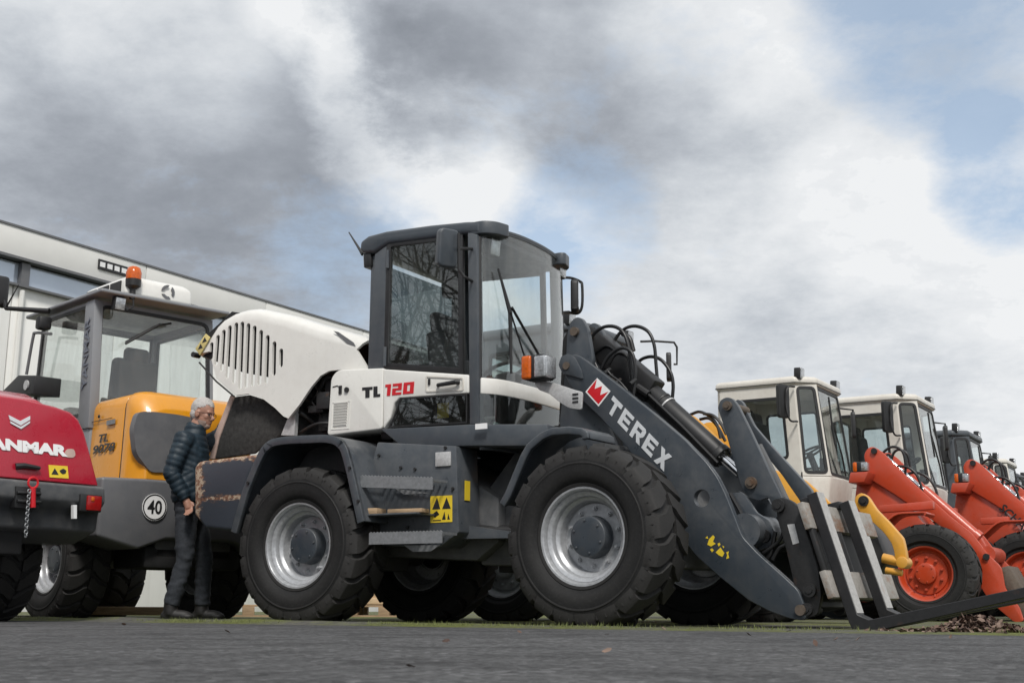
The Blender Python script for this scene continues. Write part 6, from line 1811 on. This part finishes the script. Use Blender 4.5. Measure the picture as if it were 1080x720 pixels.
def moss_mat():
    m, nt, out = newmat('mossy_concrete')
    p = N(nt, 'ShaderNodeBsdfPrincipled'); v = objvec(nt)
    n1 = noise(nt, .8, 7, .65, v); n2 = noise(nt, 14, 7, .7, v); n3 = noise(nt, 70, 4, .65, v)
    s = math_(nt, 'ADD', math_(nt, 'MULTIPLY', n1.outputs['Fac'], .65), math_(nt, 'MULTIPLY', n2.outputs['Fac'], .35))
    g = ramp(nt, n3.outputs['Fac'], [(.3, (.06, .068, .022)), (.55, (.13, .145, .045)), (.75, (.2, .21, .08))])
    k = ramp(nt, n2.outputs['Fac'], [(.3, (.07, .068, .06)), (.7, (.15, .147, .135))])
    c = mixc(nt, ramp(nt, s, [(.43, 0), (.56, 1)]).outputs['Color'], k.outputs['Color'], g.outputs['Color'])
    nt.links.new(c, p.inputs['Base Color']); p.inputs['Roughness'].default_value = .95; p.inputs['Specular IOR Level'].default_value = .15
    nt.links.new(bump(nt, n3.outputs['Fac'], .8, .015), p.inputs['Normal'])
    nt.links.new(p.outputs[0], out.inputs[0]); return m

bm = B_()
vs = [bm.verts.new(p) for p in ((-400, -300, 0), (400, -300, 0), (400, 600, 0), (-400, 600, 0))]; bm.faces.new(vs)
tag(finish(bm, 'asphalt_yard', asphalt_mat()), kind='structure')
# the mossy parking strip: its near edge runs in front of the big loader's tyres
EO, ED = Vector((0, 8.28, 0)), Vector((.852, -.524, 0)); EN = Vector((.524, .852, 0))
bm = B_()
ss = [-.10, 0, .06, .12, .18, .24, .3, .36, .42, .5, .65, .9, 1.5, 4, 10, 40]
ts = [-40, -30, -22]+[-16+.12*i for i in range(int(30/.12))]+[15, 20, 30]
grid = []
for t in ts:
    row = []
    for s in ss:
        edge = .07*mnoise.noise(Vector((t*1.3, 3, 0)))+.04*mnoise.noise(Vector((t*5, 7, 0)))
        p = EO+ED*t+EN*(s+(edge if s < .5 else 0))
        k = max(0, 1-abs(s-.2)/.2)
        left = min(1, max(.25, (2.2-t)/4))
        z = .004+k*left*(.028+.02*mnoise.noise(Vector((t*2.2, s*6, 1))))
        if s <= -.1: z = -.004
        row.append(bm.verts.new((p.x, p.y, z)))
    grid.append(row)
for i in range(len(ts)-1):
    for j in range(len(ss)-1):
        bm.faces.new((grid[i][j], grid[i+1][j], grid[i+1][j+1], grid[i][j+1]))
tag(finish(bm, 'mossy_verge', moss_mat(), smooth=180), kind='structure')
# short grass and moss tufts along that edge
grassm = plain('grass_blades', (.13, .15, .045), .8, 0, .5, 3)
rnd = random.Random(11)
bm = B_()
for i in range(9000):
    t = rnd.uniform(-13, 9); s = abs(rnd.gauss(.02, .17))+(-.05)
    if mnoise.noise(Vector((t*.9, s*3, 5)))+.25 < rnd.random()*.7: continue
    if t > 2 and rnd.random() < .5: continue
    p = EO+ED*t+EN*s
    if any((p-Vector(c)).length < .34 for c in ((.58, 8.5, 0),)): continue
    h = rnd.uniform(.01, .035)*(1.5 if rnd.random() < .06 else 1)
    a = rnd.uniform(0, 2*PI); w = rnd.uniform(.0015, .0035)
    d = Vector((math.cos(a), math.sin(a), 0)); ln = Vector((rnd.uniform(-.5, .5)*h, rnd.uniform(-.5, .5)*h, h))
    b = p+Vector((0, 0, .012))
    q = [bm.verts.new(b-d*w), bm.verts.new(b+d*w), bm.verts.new(b+ln)]
    bm.faces.new(q)
tag(finish(bm, 'grass_tufts', grassm, clean=False), 'short grass and moss tufts along the edge of the parking strip', 'grass', kind='stuff')
# leaf litter
leafm = []
for i, c in enumerate(((.10, .058, .042), (.14, .088, .065), (.06, .035, .027), (.19, .13, .10))):
    leafm.append(plain('dry_leaf', c, .8, 0, .35, 40))
def leaf(bm, c, s, mi, flat=.3):
    a = rnd.uniform(0, 2*PI); tl = Matrix.Rotation(a, 3, 'Z') @ Matrix.Rotation(rnd.gauss(0, flat), 3, 'X') @ Matrix.Rotation(rnd.gauss(0, flat), 3, 'Y')
    cu = rnd.uniform(-.4, .6)
    pts = [(-1, 0), (-.5, .42), (.1, .5), (.6, .3), (1, 0), (.6, -.32), (.1, -.5), (-.5, -.4)]
    vs = []
    for x, y in pts:
        vs.append(bm.verts.new(Vector(c)+tl @ Vector((x*s, y*s, cu*s*(x*x*.5+y*y*1.6)+rnd.uniform(-.08, .08)*s))))
    m_ = bm.verts.new(Vector(c)+tl @ Vector((0, 0, -.05*s)))
    for i in range(8):
        f = bm.faces.new((vs[i], vs[(i+1) % 8], m_)); f.material_index = mi
bm = B_()
for i in range(1500):
    x = rnd.gauss(0, .17); y = rnd.gauss(0, .12)
    hgt = .085*math.exp(-(x/.16)**2-(y/.14)**2)+.012*math.exp(-(x/.35)**2)
    c = Vector((2.62, 7.2, 0))+ED*x*1.15+EN*y
    leaf(bm, c+Vector((0, 0, rnd.random()*hgt+.006)), rnd.uniform(.014, .03), rnd.randrange(4), .55)
tag(finish(bm, 'leaf_pile', leafm, smooth=180, clean=False), 'heap of dry brown leaves blown together under the fork tine', 'leaves', kind='stuff')
def gpt(l): return Vector((l[0], l[1], 0))
near = [(gpt(p), .018) for p in [(-0.204, 2.644)]]
bm = B_(); leaf(bm, near[0][0]+Vector((0, 0, .012)), .02, 0, .5)
tag(finish(bm, 'fallen_leaf', leafm, smooth=180, clean=False), 'curled dry leaf alone on the asphalt nearest to the camera', 'leaf')
pts = [(1.085, 4.579), (1.294, 5.11), (1.29, 4.911), (1.385, 5.126), (1.087, 5.86), (1.949, 5.688), (2.258, 4.891), (0.887, 7.439), (1.06, 8.134), (1.528, 7.05), (2.205, 5.421), (0.273, 3.651), (0.045, 6.442), (-2.462, 8.161), (-0.237, 4.704), (-1.345, 6.107), (0.443, 5.908)]
LG = 'dry leaves scattered on the asphalt'
for i, l in enumerate(pts):
    if abs(l[0]) > 6: continue
    bm = B_(); leaf(bm, gpt(l)+Vector((0, 0, .012)), rnd.uniform(.012, .024), i % 4, .4)
    tag(finish(bm, 'fallen_leaf', leafm, smooth=180, clean=False), 'small dry leaf lying flat on the asphalt in front of the machines', 'leaf', LG)

# ------------------------------------------------------------------ white hall behind on the left
BDR = R(58.4)
H_ = thing('hall', 'long white panelled hall with a ribbon window under its roof edge, behind the machines', 'building', (-9.2, 22.4, 0), BDR)
def hp_(bm, name, mat, parent=None, **k): return finish(bm, name, M[mat], parent or H_, **k)
zr = [(-0.312, 6.993)][0][1]
wt, wb = [(-0.249, 6.383)][0][1], [(-0.201, 5.917)][0][1]
X0, X1 = -12, 34
def panelmat():
    m, nt, out = newmat('white_hall_panels')
    p = N(nt, 'ShaderNodeBsdfPrincipled'); v = objvec(nt)
    n1 = noise(nt, .5, 4, .6, v); n2 = noise(nt, 1.2, 6, .7, objvec(nt, (3, 3, .35)))
    c = mixc(nt, ramp(nt, n1.outputs['Fac'], [(.3, 0), (.7, 1)]).outputs['Color'], (.78, .775, .75), (.7, .695, .67))
    c = mixc(nt, math_(nt, 'MULTIPLY', ramp(nt, n2.outputs['Fac'], [(.5, 0), (.75, 1)]).outputs['Color'], .3), c, (.5, .49, .46))
    nt.links.new(c, p.inputs['Base Color']); p.inputs['Roughness'].default_value = .6
    nt.links.new(p.outputs[0], out.inputs[0]); return m
M['hall'] = panelmat()
def upper(m):
    return m
M['hall_fascia'] = plain('grey_fascia', (.66, .655, .63), .6, 0, .08, .8)
bm = B_()
x = X0
while x < X1:
    box(bm, (x+1.19, .1, wb/2), (2.37, .2, wb)); x += 2.4
hp_(bm, 'wall', 'hall', bevel=.012)
bm = B_()
x = X0+.7
while x < X1:
    box(bm, (x+1.79, .08, (wt+zr)/2), (3.585, .2, zr-wt)); x += 3.6
hp_(bm, 'fascia', 'hall_fascia', bevel=.01)
bm = B_(); box(bm, ((X0+X1)/2, .08, zr+.02), (X1-X0, .24, .04)); hp_(bm, 'roof_edge', 'greypaint')
bm = B_(); box(bm, ((X0+X1)/2, 8, zr-.1), (X1-X0, 15.6, .1)); hp_(bm, 'roof', 'greypaint')
bm = B_(); box(bm, (X0, 8, zr/2-.1), (.2, 15.6, zr-.3)); box(bm, (X1, 8, zr/2-.1), (.2, 15.6, zr-.3)); box(bm, ((X0+X1)/2, 15.9, zr/2-.1), (X1-X0, .2, zr-.3)); hp_(bm, 'side_wall', 'hall')
bm = B_(); box(bm, ((X0+X1)/2, .02, wt+.02), (X1-X0, .26, .05)); box(bm, ((X0+X1)/2, .02, wb-.02), (X1-X0, .26, .04)); hp_(bm, 'window_ledge', 'greypaint')
mu = [p[0] for p in [(0.124, 5.936), (0.307, 5.977)]]
period = 3.7
k = -4
while True:
    a = mu[1]+k*period
    if a > X1-3.9: break
    b = a+period-(mu[1]-mu[0])
    bm = B_(); box(bm, ((a+b)/2, .1, (wt+wb)/2), (b-a, .02, wt-wb-.06)); w = hp_(bm, 'ribbon_window', 'hallglass' if 'hallglass' in M else 'glass') if False else finish(bm, 'ribbon_window', M.setdefault('hallglass', plain('hall_window_glass', (.5, .56, .64), .12, .4, .1, .6)), H_)
    bm = B_(); box(bm, (b+(mu[1]-mu[0])/2, .06, (wt+wb)/2), (mu[1]-mu[0], .16, wt-wb-.05)); finish(bm, 'mullion', M['greypaint'], w)
    k += 1
vt = [(1.844, 6.842), (2.572, 6.799), (1.851, 6.766)]
bm = B_(); box(bm, ((vt[0][0]+vt[1][0])/2, -.03, vt[0][1]-.1), (vt[1][0]-vt[0][0], .04, .2)); ve = hp_(bm, 'wall_vent', 'black')
bm = B_()
for i in range(4): 
    xw_ = vt[0][0]+(vt[1][0]-vt[0][0])*(i+.5)/4
    box(bm, (xw_, -.053, vt[0][1]-.1), ((vt[1][0]-vt[0][0])*.17, .01, .1))
finish(bm, 'vent_pane', M['white'], ve)
bm = B_()
for q in [(0.143, 2.418)]: cyl(bm, (q[0], -.06, 0), (q[0], -.06, wb-.1), .05, 8)
hp_(bm, 'downpipe', 'hall_fascia')

# ------------------------------------------------------------------ timber and a crate under and behind the machines
gp = [(-1.845, 16.0), (-1.311, 16.0)]
def pallet(c, rz, label, w=1.2, d=.8):
    t = thing('pallet', label, 'pallet', c, rz)
    for i in range(5):
        bm = B_(); box(bm, (0, -d/2+.07+i*(d-.14)/4, .135), (w, .1, .022)); finish(bm, 'top_board', M['wood'], t, bevel=.003)
    for yy in (-d/2+.05, 0, d/2-.05):
        bm = B_(); box(bm, (0, yy, .011), (w, .1, .022)); finish(bm, 'bottom_board', M['wood'], t, bevel=.003)
        for xx in (-w/2+.07, 0, w/2-.07):
            bm = B_(); box(bm, (xx, yy, .074), (.14, .1, .1)); finish(bm, 'block', M['wood'], t, bevel=.003)
    return t
cx_ = (gp[0][0]+gp[1][0])/2; cy_ = gp[0][1]+.4
pallet((cx_+.02, cy_, 0), R(-4), 'weathered wooden pallet under the pale crate, seen between the big loader\'s tyres', w=.95)
cr_ = thing('crate', 'pale plywood crate standing on a pallet, seen between the big loader\'s tyres', 'crate', (cx_, cy_, .147), R(-4))
bm = B_(); box(bm, (0, 0, .42), (.85, .7, .84)); finish(bm, 'crate_box', M['woodpale'], cr_, bevel=.006)
for xx in (-.4, .4):
    bm = B_(); box(bm, (xx, -.36, .42), (.06, .022, .82)); finish(bm, 'batten', M['woodpale'], cr_, bevel=.003)
bm = B_(); box(bm, (0, -.36, .05), (.72, .022, .08)); finish(bm, 'batten', M['woodpale'], cr_, bevel=.003)
g2 = [(-4.667, 14.2), (-3.637, 14.0)]
bm = B_(); a, b = Vector((g2[0][0], g2[0][1], .07)), Vector((g2[1][0], g2[1][1], .07))
box(bm, (0, 0, 0), ((b-a).length, .2, .09)); tb = finish(bm, 'timber_beam', M['wood'], None, bevel=.006)
tb.location = (a+b)/2; tb.rotation_euler = (0, 0, math.atan2(b.y-a.y, b.x-a.x)); tag(tb, 'grey timber beam lying on the ground under the yellow loader', 'timber')
g3 = [(-3.177, 15.5)]
pallet((g3[0][0], g3[0][1], 0), R(12), 'weathered wooden pallet on the ground behind the man\'s legs', w=1.0)

# ------------------------------------------------------------------ hedge added to hide bright sky in the gaps, bare trees behind the photographer
def leafmat(name, c):
    m, nt, out = newmat(name)
    p = N(nt, 'ShaderNodeBsdfPrincipled')
    n1 = noise(nt, 2.5, 5, .6, objvec(nt))
    nt.links.new(ramp(nt, n1.outputs['Fac'], [(.3, tuple(x*.5 for x in c)), (.7, c)]).outputs['Color'], p.inputs['Base Color'])
    p.inputs['Roughness'].default_value = .7
    nt.links.new(p.outputs[0], out.inputs[0]); return m
hm = leafmat('backdrop_leaves', (.05, .065, .025))
rnd = random.Random(5)
hg = thing('backdrop', 'dark evergreen hedge added far behind to close the bright gaps under the machines', 'backdrop', (8, 46, 0), R(-6))
bm = B_()
for i in range(9000):
    x = rnd.uniform(-26, 34); top = 2.5+.5*mnoise.noise(Vector((x*.4, 0, 0)))
    z = top*rnd.random()**.7; y = rnd.uniform(-.5, .5)+.5*mnoise.noise(Vector((x*.6, z, 3)))
    s = rnd.uniform(.07, .16); a = Matrix.Rotation(rnd.uniform(0, 6), 3, 'Z') @ Matrix.Rotation(rnd.uniform(0, 3), 3, 'X')
    q = [bm.verts.new(Vector((x, y, z))+a @ Vector(p)) for p in ((-s, 0, 0), (0, -s*.5, 0), (s, 0, 0), (0, s*.5, 0))]
    bm.faces.new(q)
finish(bm, 'foliage', hm, hg, clean=False)
bm = B_()
for i in range(24):
    x = -25+i*2.5; tube(bm, [(x, 0, 0), (x+.1, 0, 1.6)], [.08, .03], 6)
finish(bm, 'stem', M['greasy'], hg)

bark = plain('bark', (.07, .06, .05), .9, 0, .4, 8, .3)
def bare_tree(loc, seed, hgt, label):
    rnd = random.Random(seed)
    t = thing('bare_tree', label, 'tree', loc, rnd.uniform(0, 6), 'bare trees across the road')
    bt_, bc_ = B_(), B_()
    tips = []
    def grow(bm, p, d, L_, r, depth):
        pts = [p]; n = 4
        for i in range(n):
            d = (d+Vector((rnd.gauss(0, .12), rnd.gauss(0, .12), rnd.gauss(.03, .08)))).normalized()
            p = p+d*L_/n; pts.append(p)
        tube(bm, pts, [r*(1-.45*i/n) for i in range(n+1)], 5 if depth > 1 else (7 if depth else 9), caps=False)
        if depth >= 5: return
        for k in range(rnd.randint(3, 4) if depth < 4 else 3):
            q = pts[rnd.randint(1 if depth else 2, n)]
            ax = d.cross(Vector((rnd.gauss(0, 1), rnd.gauss(0, 1), rnd.gauss(0, 1)))).normalized()
            nd = (Matrix.Rotation(rnd.uniform(.35, .95), 3, ax) @ d).normalized()
            grow(bc_, q, nd, L_*rnd.uniform(.55, .8), r*.5, depth+1)
        grow(bc_, pts[-1], d, L_*.75, r*.55, depth+1)
    grow(bt_, Vector((0, 0, 0)), Vector((0, 0, 1)), hgt*.3, hgt*.022, 0)
    finish(bt_, 'trunk', bark, t, smooth=180, clean=False); finish(bc_, 'crown', bark, t, smooth=180, clean=False)
    return t
t1 = bare_tree((-16, 1.5, 0), 3, 13, 'tall bare winter tree mirrored in the big loader\'s cab door')
t2 = bare_tree((-13, -5, 0), 8, 12, 'spreading bare winter tree mirrored in the rear of the cab door')
for src, loc, rz, lab in ((t2, (-14.5, -1.5, 0), 3.1, 'dense bare winter tree mirrored beside the leaning one'), (t1, (-18, 4.5, 0), 4.4, 'slim bare winter tree left of the hall'), (t1, (-20.5, -4, 0), 2.1, 'leaning bare winter tree behind the left of the yard'), (t2, (-22, 5, 0), 4.0, 'bare winter tree farthest left of the yard'), (t1, (-9, -11, 0), .7, 'bare winter tree behind the photographer'), (t2, (-24, -9, 0), 1.2, 'bare winter tree deepest behind the yard'), (t1, (-15, -14, 0), 5.0, 'bare winter tree far behind the photographer')):
    c_ = copy_tree(src); c_.location = loc; c_.rotation_euler = (0, 0, rz); c_['label'] = lab

# ------------------------------------------------------------------ sky, sun, camera
W = bpy.data.worlds.new('World'); S.world = W; W.use_nodes = True
nt = W.node_tree
bg = nt.nodes['Background']; bg.inputs['Strength'].default_value = .1
SUN_EL, SUN_AZ = R(50), R(172)      # azimuth measured clockwise from +y: behind the camera, a little to its left
sky = N(nt, 'ShaderNodeTexSky'); sky.sky_type = 'NISHITA'; sky.sun_disc = False
sky.sun_elevation = SUN_EL; sky.sun_rotation = SUN_AZ
sky.air_density = 1.0; sky.dust_density = 1.0; sky.ozone_density = 1.5
tc = N(nt, 'ShaderNodeTexCoord'); D = tc.outputs['Generated']
sp = N(nt, 'ShaderNodeSeparateXYZ'); nt.links.new(D, sp.inputs[0])
den = math_(nt, 'ADD', math_(nt, 'MAXIMUM', sp.outputs['Z'], 0.0), .30)
cb = N(nt, 'ShaderNodeCombineXYZ')
nt.links.new(math_(nt, 'DIVIDE', sp.outputs['X'], den), cb.inputs[0]); nt.links.new(math_(nt, 'DIVIDE', sp.outputs['Y'], den), cb.inputs[1])
cb.inputs[2].default_value = 2.4
n1 = noise(nt, 1.8, 10, .6, cb.outputs[0], dist=.15)
n2 = noise(nt, 4.6, 12, .68, cb.outputs[0], dist=.12)
n3 = noise(nt, 11, 8, .62, cb.outputs[0], dist=.1)
def blob(d, rad, soft=1.0):
    dp = N(nt, 'ShaderNodeVectorMath', operation='DOT_PRODUCT'); nt.links.new(D, dp.inputs[0]); dp.inputs[1].default_value = d
    mr = N(nt, 'ShaderNodeMapRange', interpolation_type='SMOOTHERSTEP'); nt.links.new(dp.outputs['Value'], mr.inputs[0])
    mr.inputs[1].default_value = math.cos(R(rad)); mr.inputs[2].default_value = 1.0
    return mr.outputs[0]
V = math_(nt, 'ADD', math_(nt, 'MULTIPLY', math_(nt, 'SUBTRACT', n1.outputs['Fac'], .5), .7), math_(nt, 'MULTIPLY', math_(nt, 'SUBTRACT', n2.outputs['Fac'], .5), .62))
V = math_(nt, 'ADD', V, math_(nt, 'MULTIPLY', math_(nt, 'SUBTRACT', n3.outputs['Fac'], .5), .3))
V = math_(nt, 'ADD', V, .77)
for d, rad, amt in [((-0.1118, 0.9141, 0.3897), 7, -0.2), ((-0.2054, 0.9087, 0.3635), 14, -0.17), ((-0.3387, 0.8789, 0.3359), 10, -0.12), ((-0.2632, 0.8646, 0.4281), 7, 0.16), ((-0.0531, 0.9375, 0.344), 5, 0.24), ((-0.1535, 0.8853, 0.439), 4, 0.14), ((-0.3576, 0.8371, 0.414), 6, 0.1), ((-0.0156, 0.9531, 0.3023), 4, 0.2), ((0.0509, 0.9155, 0.399), 8, -0.14), ((0.0134, 0.8954, 0.445), 6, -0.02), ((0.1111, 0.9327, 0.3431), 7, -0.1), ((0.2879, 0.9091, 0.3012), 6, 0.14), ((0.1896, 0.9109, 0.3665), 9, 0.12), ((0.3528, 0.8956, 0.2712), 6, 0.1), ((0.2493, 0.9423, 0.2236), 10, -0.08), ((0.1581, 0.8839, 0.44), 7, 0.1), ((0.3222, 0.8673, 0.3795), 5, -0.08), ((-0.1789, 0.9486, 0.2611), 8, -0.12), ((-0.3406, 0.8956, 0.286), 7, -0.05), ((0.3291, 0.929, 0.1695), 9, 0.04), ((0.1128, 0.9669, 0.2288), 7, 0.03)]:
    V = math_(nt, 'ADD', V, math_(nt, 'MULTIPLY', blob(d, rad), amt))
# one cloud edge with its bright rim, running down to the right left of the middle
EDA, EDB = ((-0.1533, 0.8822, 0.4453), (-0.0004, 0.9576, 0.288))
en = Vector(EDA).cross(Vector(EDB)).normalized()
ed_ = N(nt, 'ShaderNodeVectorMath', operation='DOT_PRODUCT'); nt.links.new(D, ed_.inputs[0]); ed_.inputs[1].default_value = en
es = math_(nt, 'ADD', ed_.outputs['Value'], math_(nt, 'ADD', math_(nt, 'MULTIPLY', math_(nt, 'SUBTRACT', n1.outputs['Fac'], .5), .22), math_(nt, 'MULTIPLY', math_(nt, 'SUBTRACT', n2.outputs['Fac'], .5), .14)))
rim_ = ramp(nt, math_(nt, 'ADD', math_(nt, 'MULTIPLY', es, -1.0), .5), [(.38, .36), (.45, .42), (.482, .95), (.505, .9), (.54, .55), (.6, .33), (.75, .36)])
(ed_d, ed_r, ed_a), = [((-0.0753, 0.9256, 0.3709), 13, 1.0)]
V = math_(nt, 'ADD', V, math_(nt, 'MULTIPLY', math_(nt, 'MULTIPLY', blob(ed_d, ed_r), math_(nt, 'SUBTRACT', rim_.outputs['Color'], .38)), .75))
rb_ = N(nt, 'ShaderNodeVectorMath', operation='DOT_PRODUCT'); nt.links.new(D, rb_.inputs[0]); rb_.inputs[1].default_value = Vector((.76, .62, .2)).normalized()
rbm = N(nt, 'ShaderNodeMapRange', interpolation_type='SMOOTHSTEP'); nt.links.new(rb_.outputs['Value'], rbm.inputs[0]); rbm.inputs[1].default_value = math.cos(R(36)); rbm.inputs[2].default_value = math.cos(R(14))
V = math_(nt, 'ADD', V, math_(nt, 'MULTIPLY', rbm.outputs[0], .3))
back = N(nt, 'ShaderNodeMapRange'); nt.links.new(sp.outputs['Y'], back.inputs[0]); back.inputs[1].default_value = .35; back.inputs[2].default_value = -.5
cloud = ramp(nt, V, [(.12, (.23, .252, .288)), (.38, (.33, .356, .40)), (.58, (.475, .51, .56)), (.76, (.645, .68, .72)), (.98, (.87, .885, .90))])
cloud.color_ramp.interpolation = 'B_SPLINE'
cl = N(nt, 'ShaderNodeVectorMath', operation='SCALE'); nt.links.new(cloud.outputs['Color'], cl.inputs[0])
nt.links.new(math_(nt, 'ADD', math_(nt, 'MULTIPLY', back.outputs[0], 3.0), 10.0), cl.inputs['Scale'])
B = math_(nt, 'ADD', math_(nt, 'MULTIPLY', math_(nt, 'SUBTRACT', n2.outputs['Fac'], .5), 1.6), math_(nt, 'MULTIPLY', math_(nt, 'SUBTRACT', n1.outputs['Fac'], .5), -1.4))
for d, rad, amt in [((0.0538, 0.9551, 0.2915), 5, 0.55), ((0.3094, 0.8524, 0.4214), 7, 0.8), ((0.367, 0.8773, 0.3094), 4.5, 0.75), ((-0.1204, 0.9628, 0.242), 6, 0.3), ((-0.3447, 0.8369, 0.4251), 3, 0.2), ((0.015, 0.9731, 0.2297), 5, 0.25)]:
    B = math_(nt, 'ADD', B, math_(nt, 'MULTIPLY', blob(d, rad), amt))
bm_ = ramp(nt, B, [(.22, 0), (.8, .8)])
skx = N(nt, 'ShaderNodeVectorMath', operation='SCALE'); nt.links.new(sky.outputs[0], skx.inputs[0]); skx.inputs['Scale'].default_value = 1.9
bluemix = mixc(nt, .5, skx.outputs[0], (3.9, 4.9, 5.7))
final = mixc(nt, bm_.outputs['Color'], cl.outputs[0], bluemix)
nt.links.new(final, bg.inputs['Color'])

sl = bpy.data.lights.new('sun', 'SUN'); sl.energy = 3.0; sl.angle = R(12); sl.color = (1, .96, .9)
so = link(bpy.data.objects.new('sun', sl))
sd_ = Vector((math.sin(SUN_AZ)*math.cos(SUN_EL), math.cos(SUN_AZ)*math.cos(SUN_EL), math.sin(SUN_EL)))
so.rotation_euler = sd_.to_track_quat('Z', 'Y').to_euler()
so.location = sd_*30

cam = bpy.data.cameras.new('camera'); co = link(bpy.data.objects.new('camera', cam)); S.camera = co
cam.sensor_width = 36; cam.lens = 44.0; cam.clip_start = .05; cam.clip_end = 2000
pitch = math.atan(280/1320); roll = .005
Mr = Matrix.Rotation(PI/2+pitch, 4, 'X')
co.matrix_world = Matrix.Translation((0, 0, .13)) @ Mr @ Matrix.Rotation(roll, 4, 'Z')
cam.dof.use_dof = True; cam.dof.focus_distance = 9.3; cam.dof.aperture_fstop = 9.0

S.render.engine = 'CYCLES'
S.view_settings.view_transform = 'Standard'; S.view_settings.look = 'None'; S.view_settings.gamma = 1; S.view_settings.exposure = 0.0
S.view_settings.use_curve_mapping = False
S.cycles.transparent_max_bounces = 24; S.cycles.max_bounces = 8
